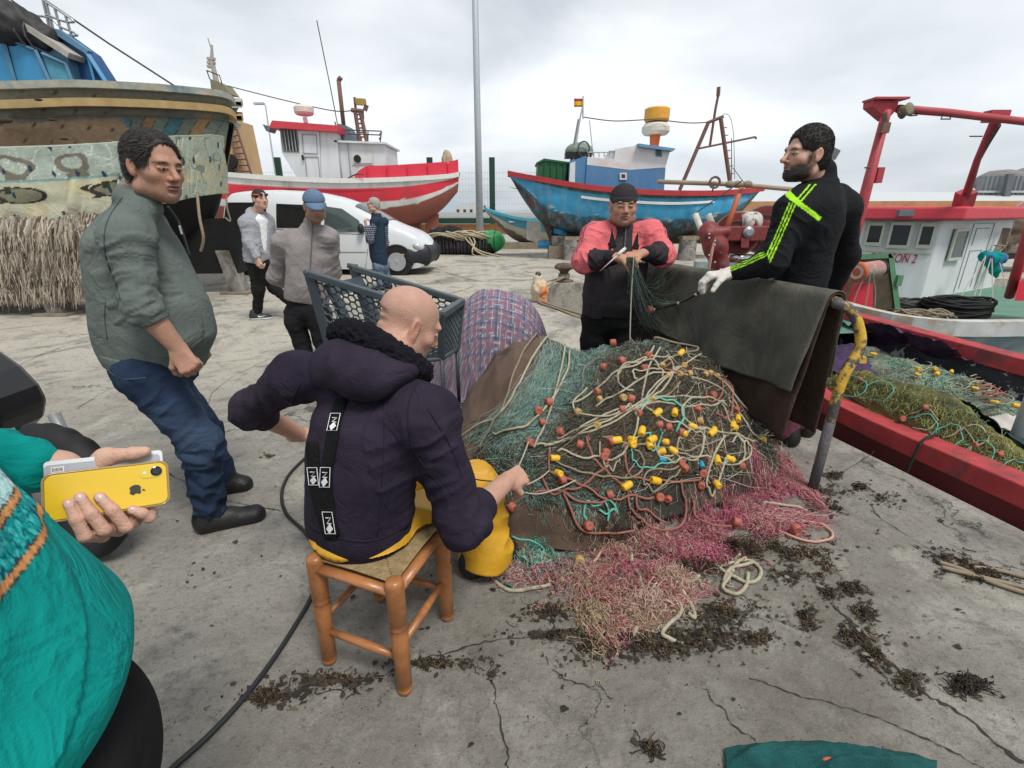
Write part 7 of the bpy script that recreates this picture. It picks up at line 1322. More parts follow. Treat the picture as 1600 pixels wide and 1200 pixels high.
# ---- pipe barrier with canvas over it
def barrier():
 RA,RB=A(1.595,2.33,.985),A(1.02,4.22,.985);d=nrm(RB-RA);out=nrm(A(d[1],-d[0],0))*-1;out=out if out[0]<0 else-out
 t=thing('pipe_barrier','bent yellow pipe railing with worn paint by the quay edge, canvas hung over it','railing',(1.59,2.24,0));pm=mat('worn_yellow',(.56,.35,.04),.5,var=.12,vscale=20,col2=(.075,.07,.07),mix=(11,.50,.03),bump=.5,bscale=60)
 MB().tube(smooth_pts([A(1.59,2.24,-.02),A(1.60,2.245,.3),A(1.615,2.25,.62),P(1343,545,2.27),P(1341,508,2.29),P(1328,484,2.31),P(1306,474,2.34),RA+d*.12,RA+d*1.0,RB],6),.0245,16).build('pipe',pm,t,smooth=True)
 MB().tube([A(1.59,2.24,0),A(1.597,2.243,.2),A(1.603,2.246,.40)],.0249,16).build('bare_foot',mat('bare_rust',(.085,.08,.085),.7,var=.35,vscale=30,bump=.5,bscale=60,col2=(.34,.24,.05),mix=(14,.62,.03)),t,smooth=True)
 MB().tube([RB,RB+A(0,0,-.98)],.0285,12).build('pipe',pm,t);br=MB();br.box(P(1343,562,2.26),(.05,.03,.03));br.build('lug',pm,t)
 t=thing('canvas_sheet','heavy grey green canvas hung double over the yellow pipe, brown at its lower edge','canvas',(1.3,3.2,0));L=np.linalg.norm(RB-RA)
 def side(sg,drop,off,n=90,m=50,seed=0):
  rows=[]
  for i in range(n):
   s=i/(n-1);r0=RA+(RB-RA)*(s*.985+.02);row=[]
   for j in range(m):
    q=j/(m-1);dr=drop(s)*q;an=min(dr/.05,1.57);o_=(.033+off)*math.sin(an)+off*0;w=vn(np.array([[s*9+seed,q*1.5,seed]]))[0]*.035*q+.012*vn(np.array([[s*22+seed,q*4,seed]]))[0]*q
    row.append(r0+out*sg*(o_+(.10*q)*(1 if sg>0 else .4)+w)+A(0,0,.033+off)*math.cos(an)-A(0,0,max(0,dr-.05))-A(0,0,.018*math.sin(s*3.1)*1 if 0 else 0)+d*.0*q)
   rows.append(row)
  return np.array(rows)
 gm=mat('grey_canvas',(.078,.080,.066),.9,var=.28,vscale=5,bump=.5,bscale=120,col2=(.13,.115,.085),mix=(2.5,.56,.12),crease=3.2,streak=((.04,.036,.03),5,.6));bm=mat('brown_canvas',(.060,.036,.025),.9,var=.3,vscale=8,bump=.4,bscale=120,crease=4)
 g1=side(1,lambda s:.50+.03*math.sin(s*7),.014,seed=1);g2=side(-1,lambda s:.45,.014,seed=2);full=np.concatenate([g1[:,::-1],g2[:,1:]],1);MB().grid(full,.006).build('outer_layer',gm,t,smooth=True)
 g3=side(1,lambda s:.76+.02*math.sin(s*5),.002,seed=1);g4=side(-1,lambda s:.76,.002,seed=4);full=np.concatenate([g3[:,::-1],g4[:,1:]],1);MB().grid(full,.005).build('under_layer',bm,t,smooth=True)
 t=thing('hanging_net','dark fine netting and a float line hung across the left end of the canvas','net',(1.0,3.6,0));sets=[];n=260;K=12;pth=np.zeros((n,K,3))
 a=NR.random(n);s=1-.42*a**1.3
 for i in range(n):
  r0=RA+(RB-RA)*s[i];e=RA+(RB-RA)*min(1.05,s[i]+.1+.25*NR.random());q=np.linspace(0,1,K)[:,None];pth[i]=r0*(1-q)+e*q+out*(.075+.13*q)+A(0,0,1)*(.04-q*(.35+.6*NR.random())+.03*np.sin(q*6+i))+out*.02*np.sin(q*9+i)
 sets.append((pth,.0010,[A(.03,.035,.03),A(.10,.13,.11),A(.06,.05,.04),A(.2,.26,.22)]));n=110;pth=np.zeros((n,K,3));h0=P(985,402,3.2)
 for i in range(n):
  e=RA+(RB-RA)*(.55+.45*NR.random())+out*.09+A(0,0,-.05-.5*NR.random());q=np.linspace(0,1,K)[:,None];pth[i]=h0*(1-q)+e*q-A(0,0,.12)*np.sin(q*3.14)+out*.03*np.sin(q*3+i)
 sets.append((pth,.0009,[A(.10,.16,.14),A(.25,.34,.3),A(.03,.035,.03)]));add_strands('netting',sets,sm_,t)
 W0=lambda u,v,off:(lambda dd:A(0,0,CH)+dd*(((RA+out*off-A(0,0,CH))@out)/(dd@out)))(ray(u,v));ln=smooth_pts([W0(1112,438,.05),W0(1095,455,.10),W0(1070,470,.13),W0(1040,480,.16),W0(1015,484,.18),W0(992,475,.18)],6)
 MB().tube(ln,.006,6).build('float_line',mat('black_cord'),t,smooth=True);p=W0(1015,484,.20);MB().lathe([(.004,-.02),(.026,-.02),(.032,0),(.026,.02),(.004,.02)],p,(1,.2,0),16).build('float',rm_,t,smooth=True)
 for k in(8,14,22):MB().ell(ln[k],(.012,.011,.009)).build('knot',mat('pale_twine'),t,smooth=True)
barrier()
# ---- plastic trolley
def trolley():
 t=thing('shopping_trolley','dark grey plastic shopping trolley with honeycomb basket behind the seated man','shopping trolley',(-.75,3.1,0));pm=mat('grey_plastic',(.055,.075,.085),.5,var=.12,vscale=8,spec=.45)
 NRt,NFt,FFt,FRt=P(483,426,3.03),P(690,490,2.76),P(722,469,3.22),P(552,417,3.60);NRb,NFb,FFb,FRb=P(527,580,3.06),P(690,560,2.86),P(714,545,3.16),A(0,0,0);FRb=FRt+(NRb-NRt)*A(1,1,1)+A(.05,-.05,0)
 def bil(c,a,b):return(c[0]*(1-a)+c[1]*a)*(1-b)+(c[3]*(1-a)+c[2]*a)*b
 def honey(c,nx,ny,name,r=.006,solid=None):
  mb=MB();seen=set();L_=np.linalg.norm(c[1]-c[0]);Hh=np.linalg.norm(c[3]-c[0]);s=1.0/(nx*1.5+.5)
  hy=s*L_/Hh*math.sqrt(3)
  for i in range(nx+1):
   for j in range(-1,int(1/hy)+2):
    cx,cy=(i*1.5+.5)*s,(j+(.5 if i%2 else 0))*hy;pts=[(cx+s*math.cos(k*math.pi/3),cy+hy/math.sqrt(3)*math.sin(k*math.pi/3))for k in range(6)]
    for k in range(3):
     p,q=pts[k],pts[k+1]
     if max(p[0],q[0])>1 or min(p[0],q[0])<0 or max(p[1],q[1])>1 or min(p[1],q[1])<0:continue
     mb.tube([bil(c,*p),bil(c,*q)],r,4,cap=False)
  o=mb.build(name,pm,t);return o
 honey([NRt,NFt,NFb,NRb],20,9,'side_panel',.006);honey([NFt,FFt,FFb,NFb],12,9,'front_panel',.006);honey([FRt,FFt,FFb,FRb],17,9,'side_panel',.0065);honey([NRb,NFb,FFb,FRb],12,8,'floor_panel',.008)
 up=A(0,0,1)
 for i,(a,b)in enumerate(((NRt,NFt),(NFt,FFt),(FRt,FFt))):q=MB();s=nrm(np.cross(b-a,up))*.022;q.hexa([a-s-up*.028,b-s-up*.028,b+s-up*.028,a+s-up*.028],[a-s+up*.012,b-s+up*.012,b+s+up*.012,a+s+up*.012]);q.build('rim',pm,t,bevel=.006)
 for a,b in((NRb,NFb),(NFb,FFb),(FRb,FFb),(NRb,FRb)):MB().tube([a,b],.016,8).build('lower_rim',pm,t,smooth=True)
 for a,b,w in((NRt,NRb,.035),(NFt,NFb,.02),(FFt,FFb,.02),(FRt,FRb,.035)):q=MB();dx=nrm((NFt-NRt)*A(1,1,0))*w;dy=nrm(np.cross(dx,up))*.012;q.hexa([b-dx-dy,b+dx-dy,b+dx+dy,b-dx+dy],[a-dx-dy,a+dx-dy,a+dx+dy,a-dx+dy]);q.build('corner_post',pm,t,bevel=.004)
 hb=smooth_pts([NRt+up*.01,NRt-A(.05,.03,-.02),FRt-A(.05,.03,-.02),FRt],4);h1=nrm(FRt-NRt)
 MB().tube([NRt-A(.02,0,0),NRt+h1*.06-A(.03,0,0)],.018,10).build('handle',pm,t,smooth=True);MB().tube([FRt-A(.04,.0,-.01),FRt+A(.03,0,0)],.018,10).build('handle',pm,t,smooth=True)
 a,b,c,d=NRt+(NFt-NRt)*.10+h1*.03,FRt+(FFt-FRt)*.08-h1*.03,FRb+(FFb-FRb)*.3,NRb+(NFb-NRb)*.3;m=lambda x,y:bil([a,b,c,d],x,y)-up*.05;q=MB()
 for x0,x1,y0,y1 in((0,.18,0,.9),(.82,1,0,.9),(.18,.82,0,.14),(.18,.82,.62,.9)):p=[m(x0,y0),m(x1,y0),m(x1,y1),m(x0,y1)];n_=nrm(np.cross(p[1]-p[0],p[3]-p[0]))*.012;q.hexa([v-n_ for v in p],[v+n_ for v in p])
 q.build('child_flap',pm,t)
 cm=mat('dark_zinc',(.05,.055,.06),.5);fr=MB();z=.14;cs=[A(v[0],v[1],z)for v in(NRb,NFb,FFb,FRb)]
 for i in range(4):fr.tube([cs[i],cs[(i+1)%4]],.013,8)
 for v,c_ in zip((NRb,NFb,FFb,FRb),cs):fr.tube([v,c_],.013,8)
 fr.build('chassis',cm,t,smooth=True)
 for c_ in cs:w=MB().lathe([(.055,-.014),(.062,-.008),(.062,.008),(.055,.014)],A(c_[0],c_[1],.062),(0,1,.0),18).build('caster_wheel',mat('black_rubber2'),t);MB().hexa([A(c_[0]-.02,c_[1]-.022,.06),A(c_[0]+.02,c_[1]-.022,.06),A(c_[0]+.02,c_[1]+.022,.06),A(c_[0]-.02,c_[1]+.022,.06)],[A(c_[0]-.02,c_[1]-.022,z),A(c_[0]+.02,c_[1]-.022,z),A(c_[0]+.02,c_[1]+.022,z),A(c_[0]-.02,c_[1]+.022,z)]).build('fork',cm,w,world=False)if False else None
trolley()
# ---- plaid covered load
def plaid():
 t=thing('plaid_blanket','purple and white checked blanket thrown over a load behind the brown cloth','blanket',(-.15,4.0,0));n=260;s=np.linspace(-1.22,1.22,n);X,Y=np.meshgrid(s,s,indexing='ij');r=(np.abs(X)**2.6+np.abs(Y)**2.6)**(1/2.6)
 q=np.clip(1-r**3.0,0,1)**.55;z=.77*q*(1-.12*X);out=.06*np.clip(r-.9,0,1);f=.03*vn(np.stack([np.arctan2(Y,X)*3.5,r*0.6,r*0],-1))*np.clip(r*1.6-.5,0,1)
 g=np.stack([-.10+X*.445*(1+f*2.2)+.05*z-np.clip(-X,0,1)*np.clip(.9-z,0,1)*.20,4.0+Y*.42*(1+f*2.2),np.maximum(z,.012)+.008*vn(np.stack([X*8,Y*8,X*0],-1))+.002],-1)
 du=np.linalg.norm(np.gradient(g,axis=0),axis=2);dv=np.linalg.norm(np.gradient(g,axis=1),axis=2);U=np.cumsum(du,0);Vv=np.cumsum(dv,1);U=U-U[n//2];Vv=Vv-Vv[:,n//2:n//2+1]
 def bands(w):w=(w/.115)%1;k=np.zeros(w.shape,int);k[w<.16]=1;k[(w>.22)&(w<.245)]=2;k[(w>.45)&(w<.60)]=3;k[(w>.64)&(w<.66)]=2;k[(w>.82)&(w<.84)]=2;return k
 cols=np.array([(.17,.16,.22),(.30,.09,.11),(.66,.62,.64),(.07,.07,.12)]);c=(cols[bands(U)]+cols[bands(Vv)])/2;c*=(1+.12*fbm(g*9,2))[...,None]
 mb=MB();mb.grid(g[:,::-1],.004);C=c[:,::-1].reshape(-1,3);mb.build('blanket',mat('plaid_cotton',attr=True,rough=.92,var=.08,vscale=20,bump=.3,bscale=260),t,smooth=True,col=np.concatenate([C,C]))
 t=thing('load','hidden load that holds up the checked blanket','crate',(-.1,4.05,0));MB().box((-.1,4.02,.31),(.5,.5,.6)).build('crate',mat('grey_plastic'),t,bevel=.02)
plaid()
def tray():
 t=thing('tray','grey metal rimmed tray full of brown weed scraps beside the trolley','tray',(-.62,2.9,0));z=.20;c=[P(600,588,2.72),P(636,614,2.50),P(712,606,2.66),P(716,594,2.82),P(640,572,2.95)];c=[A(q[0],q[1],.27)for q in(P(625,612,2.45),P(706,612,2.52),P(718,594,2.75),P(622,578,2.88))]
 ring=smooth_pts([c[0]*.8+c[1]*.2,c[0]*.1+c[1]*.9,c[1]*.9+c[2]*.1,c[1]*.2+c[2]*.8,c[2]*.9+c[3]*.1,c[2]*.1+c[3]*.9,c[3]*.9+c[0]*.1,c[0]*.9+c[3]*.1],5,True);m=mat('dull_alu',(.30,.33,.34),.4,.5);MB().tube(ring,.013,8).build('rim',m,t,smooth=True)
 cc=ring.mean(0);lo=cc+(ring-cc)*.88;lo[:,2]=.06;MB().grid(np.stack([ring,lo],1),.004).build('side',mat('dark_tray',(.05,.055,.06),.5),t);lo2=lo.copy();lo2[:,2]=.065;MB().prism(lo2[:-1],(0,0,-.03)).build('base',mat('dark_tray'),t)
 w=thing('weed_scraps','brown weed scraps filling the grey rimmed tray','weed',cc);X=[];n=700;a=NR.random(n)*6.28;q=np.sqrt(NR.random(n))*.78;e1=(c[1]-c[0])/2;e2=(c[3]-c[0])/2;P0=sum(c)/4+q[:,None]*(np.cos(a)[:,None]*e1+np.sin(a)[:,None]*e2)-A(0,0,.045);K=6;p=np.zeros((n,K,3));p[:,0]=P0
 for i in range(1,K):p[:,i]=p[:,i-1]+NR.normal(size=(n,3))*A(.009,.009,.005)
 add_strands('scraps',[(p,.0035,[A(.20,.11,.06),A(.12,.07,.04),A(.28,.17,.10),A(.06,.04,.03)])],sm_,w);lo3=cc+(ring-cc)*.93;lo3[:,2]=.215;MB().prism(lo3[:-1],(0,0,-.02)).build('bed',mat('brown_weed',(.10,.06,.035),.95,var=.5,vscale=60,bump=1,bscale=80),w)
tray()
# ================================================================== MOORED BOATS, NET HAULER
def poly_resample(p,n):s=smooth_pts([A(*q)for q in p],10);d=np.r_[0,np.cumsum(np.linalg.norm(np.diff(s,axis=0),axis=1))];t=np.linspace(0,d[-1],n);return np.stack([np.interp(t,d,s[:,i])for i in range(3)],1)
NG=poly_resample([(3.15,-.9,.14),(2.86,.6,.13),(2.58,1.55,.12),(2.47,1.95,.12),(2.21,3.1,.12),(2.16,4.2,.16),(2.30,5.3,.22),(2.68,6.4,.32),(3.05,6.95,.40)],60)
FG=poly_resample([(5.0,-.9,.26),(4.6,.9,.26),(4.28,2.4,.27),(4.05,3.7,.28),(3.84,4.9,.30),(3.55,5.9,.35),(3.10,6.93,.40)],60)
def HB(x,y):
 x,y=np.asarray(x,float),np.asarray(y,float);xn=np.interp(y,NG[:,1],NG[:,0]);xf=np.interp(y,FG[:,1],FG[:,0]);s=np.clip((x-xn)/(xf-xn),0,1)
 h=-.20+.20*np.exp(-((s-.78)/.20)**2)+.44*np.exp(-((s-.16)/.16)**2)*(.85+.4*vn(np.stack([x*1.6,y*1.6,x*0+3],-1))+.35*np.exp(-((y-3.0)/.6)**2)-.3*np.exp(-((y-2.2)/.3)**2))+.22*np.exp(-((s-.55)/.22)**2)+.06*vn(np.stack([x*4,y*4,x*0],-1))+.02*vn(np.stack([x*13,y*13,x*0],-1));return np.where((s<=0.0)|(s>=1),-.5,h)
def boat_near():
 t=thing('fishing_boat','low red railed boat moored along the quay with its deck full of nets','boat',(3.2,3,-.9));red=mat('worn_red',(.40,.045,.05),.75,var=.25,vscale=6,col2=(.20,.05,.05),mix=(3.5,.58,.05),bump=.3,bscale=30,streak=((.10,.045,.045),9,.85))
 n,m=60,12
 for G_,sg in((NG,1),(FG,-1)):
  g=np.zeros((n,m,3))
  for j in range(m):q=j/(m-1);mid=(NG+FG)/2;w=1-(1-(1-q)**2.2);g[:,j]=mid+(G_-mid)*(1-q**2.6)**.5;g[:,j,2]=G_[:,2]-q*1.6
  MB().grid(g if sg>0 else g[:,::-1],.0).build('hull_side',mat('dark_red_hull',(.13,.022,.025),.55,var=.3,vscale=3),t,smooth=True)
  tt=np.gradient(G_,axis=0);tt[:,2]=0;tt/=np.linalg.norm(tt,axis=1,keepdims=True);s=np.stack([tt[:,1],-tt[:,0],0*tt[:,0]],1)*sg;z=A(0,0,1);w0,w1=(.02,.145)if sg>0 else(.02,.14);h=.115 if sg>0 else .13
  ring=np.stack([G_-s*w0+z*.05,G_-s*w0-z*(h-.05),G_+s*w1-z*(h-.05),G_+s*w1+z*.05],1);MB().grid(ring[:,::(1 if sg>0 else-1)],closed=True).build('gunwale',red,t,bevel=.008)
  i_=G_+s*.10;lo=i_+s*.05;rows=np.stack([i_-z*.05,i_*.5+lo*.5-z*.3,lo-z*.62],1);MB().grid(rows if sg<0 else rows[:,::-1]).build('bulwark',mat('peeling_bulwark',(.035,.035,.045),.7,var=.3,vscale=5,col2=(.48,.50,.50),mix=(7,.60,.015),bump=.5,bscale=20),t)
 MB().grid(np.stack([NG-A(0,0,.60),FG-A(0,0,.72)],1)[:,::-1]).build('deck',mat('deck_grey'),t)
 MB().grid(np.stack([NG[42:]+A(0,0,.0),FG[42:]-A(0,0,.02)],1)[:,::-1]).build('foredeck',mat('green_deck',(.10,.22,.16),.6,var=.2,vscale=3),t)
 for u,v,v2,Yq in((1515,558,600,4.3),(1440,545,570,5.0)):a,b=P(u,v,Yq),P(u-12,v2,Yq-.1);MB().tube([a,b],.045,6).build('rib_frame',mat('peeling_white',(.5,.52,.54),.7,col2=(.05,.05,.07),mix=(9,.5,.03)),t)
 st=P(1597,650,2.62);MB().tube([A(st[0]+.03,2.62,-.1),A(st[0]+.04,2.62,1.05)],.045,10).build('stanchion',mat('worn_white',(.55,.56,.55),.6,var=.15),t,smooth=True)
 MB().tube(smooth_pts([A(2.36,2.5,.19),A(2.44,2.53,.19),A(2.30,2.47,.16),A(2.24,2.45,-.2)]),.008,5).build('lashing',mat('black_cord'),t)
 def sub(name,label,cat,sets,loc,base=None,basem=None):
  q=thing(name,label,cat,loc)
  if base is not None:
   X,Y=np.meshgrid(np.linspace(base[0],base[1],190),np.linspace(base[2],base[3],260),indexing='ij');Z=HB(X,Y)+base[4];xn=np.interp(Y,NG[:,1],NG[:,0]);xf=np.interp(Y,FG[:,1],FG[:,0]);s=(X-xn)/(xf-xn);K=(s>base[5])&(s<base[6])&base[7](X,Y,s);idx=-np.ones(X.shape,int);idx[K]=np.arange(K.sum());V=np.stack([X,Y,Z],-1)[K];V[:,2]+=.012*vn(V*30);a,b,c,d=idx[:-1,:-1],idx[1:,:-1],idx[1:,1:],idx[:-1,1:];F=np.stack([a,b,c,d],-1).reshape(-1,4);F=F[(F>=0).all(1)];link(base[8]if len(base)>8 else 'netting',mkmesh('n',V,F),basem,q)
  if sets:add_strands('mesh',sets,sm_,q)
  return q
 YG=[A(.36,.34,.10),A(.44,.41,.15),A(.24,.24,.07),A(.13,.12,.05),A(.14,.10,.05),A(.12,.22,.14)];PG=[A(.22,.38,.28),A(.36,.46,.34),A(.16,.30,.24),A(.45,.45,.32)]
 ygm=mat('yellow_green_net',(.15,.15,.04),.95,var=.5,vscale=30,bump=1,bscale=90,col2=(.05,.055,.03),mix=(6,.52,.1));sets=[clump(a[0],a[1],a[2],a[3],int(a[4]*2.2),YG,r=.0014,L=.15,h=.06,H=HB,zmax=.25,curl=.6,rot=.5)for a in((1310,605,50,18,350),(1380,640,70,26,700),(1440,680,60,24,500),(1530,700,60,20,450),(1570,735,50,18,350),(1500,735,60,14,250))]
 q=sub('green_net','yellow green netting heaped along the inside of the near red rail','net',sets,(2.6,3,0),(2.0,4.2,.2,4.9,.012,.03,.42,lambda X,Y,s:Y<5,'netting'),ygm)
 for k in range(9):u=1290+300*NR.random();v=590+(u-1290)*.50+25*NR.random();rope('rope',[(u,v),(u+25,v-12),(u+45,v+5),(u+30,v+22),(u+5,v+18)],.0035,tr_ if k%3 else cr_,q,H=HB,zmax=.3)
 for u,v in((1405,672),(1519,710),(1340,607),(1440,655),(1555,730)):float_at(u,v,rm_,0,q,H=HB,sc=1.0,zmax=.3)
 sets=[clump(a[0],a[1],a[2],a[3],a[4],PG,r=.0022,L=.2,h=.03,H=HB,zmax=.25,curl=.8,rot=.3)for a in((1470,600,80,18,700),(1540,612,70,22,700),(1580,600,40,16,300),(1430,575,60,12,400),(1400,570,60,14,300),(1340,560,40,14,200),(1570,640,40,14,200))]
 q=sub('pale_net','pale green netting with yellow floats along the far side of the moored boat','net',sets,(3.6,3.4,-.3),(2.4,5.0,.2,6.0,.012,.42,.985,lambda X,Y,s:Y<6,'netting'),mat('pale_green_net',(.17,.22,.16),.95,var=.5,vscale=30,bump=1,bscale=90,col2=(.10,.08,.07),mix=(5,.5,.1)))
 for u,v in((1432,586),(1430,596),(1457,588),(1461,594),(1483,593),(1523,596),(1520,618),(1556,614),(1550,640),(1580,611),(1583,645),(1362,562),(1493,588),(1558,612)):float_at(u,v,ym_,1,q,H=HB,sc=1.0,zmax=.3)
 for k in range(12):u=1330+250*NR.random();v=552+(u-1330)*.26+30*NR.random();rope('rope',[(u,v),(u+20,v-8),(u+40,v+2),(u+25,v+12),(u,v+10)],.0035,cr_ if k%2 else rr_,q,H=HB,zmax=.3)
 cs=lambda X,Y:np.clip((X-np.interp(Y,NG[:,1],NG[:,0])),0,9)
 pu=mat('purple_cloth',(.060,.030,.085),.9,var=.3,vscale=6,bump=.4,bscale=60);q=sub('purple_cloth','long strip of faded purple cloth lying across the nets in the moored boat','cloth',None,(3,3.5,-.2),(2.1,4.6,.9,6.3,.06,.30,.62,lambda X,Y,s:(np.abs(s-.47+.06*np.sin(Y*2.3))<.06+.035*np.sin(Y*3+1))&(Y>2.6),'cloth'),pu)
 q=sub('purple_cloth','second purple cloth bundled under the far red rail of the moored boat','cloth',None,(3.5,5,-.1),(2.1,4.6,3.6,6.3,.26,.76,.93,lambda X,Y,s:Y>3.9,'cloth'),pu)
 q=sub('dark_green_cloth','dark green cloth lump between the yellow net and the purple strip','cloth',None,(3,3,-.2),(2.4,3.6,2.2,3.4,.07,.26,.44,lambda X,Y,s:np.abs(Y-2.75)<.35+.1*np.sin(X*9),'cloth'),mat('dark_green_cloth',(.012,.035,.035),.8,bump=.4))
 q=sub('white_tarp','off white tarpaulin patch on the right part of the moored boat\'s deck','tarp',None,(3.2,2.4,-.2),(2.5,4.6,1.2,3.2,.095,.36,.74,lambda X,Y,s:(Y<2.95+.1*np.sin(X*7)),'tarp'),mat('white_tarp',(.50,.48,.44),.8,var=.1,bump=.3,bscale=10))
boat_near()
def hauler():
 t=thing('net_hauler','rust red net hauler with two large discs on the moored boat\'s bow','winch',(2.4,5.2,.2));Y=5.1;rd=mat('machine_red',(.20,.035,.035),.55,var=.3,vscale=6,col2=(.10,.07,.065),mix=(8,.60,.04),bump=.3,bscale=30);gy=mat('dull_alu')
 for u,v,r,Yq in((1150,366,.215,Y+.1),(1194,358,.235,Y+.2)):
  c=P(u,v,Yq);ax=nrm((-.45,-.85,.1));MB().lathe([(r*.35,-.05),(r*.95,-.035),(r,-.02),(r*.96,-.005),(r*.4,.0),(r*.3,.06),(r*.28,.16)],c,ax,36).build('disc',rd,t,smooth=False);MB().lathe([(r*1.03,-.03),(r*1.05,-.02),(r*1.03,-.01)],c,ax,36).build('disc_rim',mat('bare_rim',(.30,.25,.19),.6,.2),t)
  MB().lathe([(r*.55,.002),(r*.6,.01),(r*.62,.002)],c,ax,30).build('ring',mat('rust_brown'),t)
 c=P(1170,348,Y+.15);MB().lathe([(.09,-.1),(.11,-.06),(.11,.06),(.09,.1)],c,(1,.1,.05),20).build('motor',mat('scuffed_white',(.5,.48,.44),.6,col2=(.1,.09,.08),mix=(9,.55,.05)),t,smooth=True)
 MB().hexa([P(1110,376,Y-.1),P(1208,377,Y-.1),P(1208,377,Y+.02),P(1110,376,Y+.02)],[P(1106,354,Y-.1),P(1209,353,Y-.1),P(1209,353,Y+.02),P(1106,354,Y+.02)]).build('beam',rd,t,bevel=.01);MB().hexa([P(1158,387,Y-.12),P(1170,387,Y-.12),P(1170,387,Y),P(1158,387,Y)],[P(1158,372,Y-.12),P(1171,372,Y-.12),P(1171,372,Y),P(1158,372,Y)]).build('bracket',rd,t)
 MB().lathe([(.05,-.02),(.055,.0),(.03,.02)],P(1170,363,Y-.12),(0,-1,0),18).build('hub',gy,t)
 f=Field(.012);f.chain([P(1108,362,Y-.1),P(1118,385,Y-.12),P(1124,415,Y-.1),P(1118,452,Y-.1),P(1118,480,Y)],[.10,.11,.085,.075,.09],k=.04);f.cap(P(1106,365,Y-.16),P(1134,362,Y-.16),.05,k=.02);f.cap(P(1112,376,Y-.15),P(1128,400,Y-.15),.05,.04,k=.02);V,F=f.run();V=V+vnormals(V,F)*(.006*vn(V*20))[:,None];link('pedestal',mkmesh('p',V,F),rd,t)
 b=MB()
 for k in range(9):b.ell(P(1108+3*(k%3)*3,366+11*k%60,Y-.22),(.012,.01,.012))
 b.build('bolts',gy,t)
 MB().tube([P(1121,410,Y-.14),P(1131,410,Y-.14)],.03,8).build('bolt_boss',gy,t);MB().tube([P(1138,403,Y),P(1175,404,Y)],.045,14).build('ram',mat('chrome',(.5,.5,.5),.25,.9),t,smooth=True)
 wp=mat('peeled_white',(.60,.58,.50),.6,col2=(.1,.09,.08),mix=(12,.64,.03));MB().tube([P(1086,334,Y+.1),P(1104,380,Y)],.03,12).build('white_pipe',wp,t,smooth=True);MB().tube([P(1107,335,Y+.3),P(1118,362,Y+.3)],.03,12).build('white_pipe',wp,t,smooth=True);MB().tube([P(1160,290,Y+.2),P(1152,310,Y+.1),P(1136,357,Y)],.028,8).build('orange_strut',mat('orange_primer',(.50,.13,.06),.6),t,smooth=True)
 MB().tube([P(1028,284,Y+.1),P(1150,288,Y+.1),P(1250,297,Y+.1)],.022,10).build('boom',mat('pale_wood_pole',(.36,.27,.19),.7,var=.2),t,smooth=True);k=MB();k.tube([P(1117,285,Y+.05)+A(.05*math.cos(x),0,.05*math.sin(x))for x in np.linspace(0,6.3,12)],.012,5);k.tube([P(1115,290,Y+.1),P(1113,300,Y+.1)],.008,4);k.build('shackle',mat('rust_brown'),t)
 for u in(1140,1152,1168):MB().ell(P(u,288,Y+.09),(.05,.035,.035)).build('lashing',mat('tan_rope'),t,smooth=True)
 w=MB();w.tube([P(1160,282,Y),P(1120,310,Y),P(1088,332,Y)],.006,4);w.build('wire',mat('dark_wire'),t);h=MB();h.tube(smooth_pts([P(1118,370,Y-.2),P(1112,395,Y-.22),P(1107,425,Y-.2),P(1108,440,Y-.2)]),.015,6);h.build('hydraulic_hose',mat('pink_rope'),t,smooth=True)
 h=MB();h.tube(smooth_pts([P(1182,405,Y-.1),P(1180,425,Y-.1),P(1184,440,Y)]),.012,6);h.build('hydraulic_hose',mat('black_cord'),t,smooth=True)
hauler()
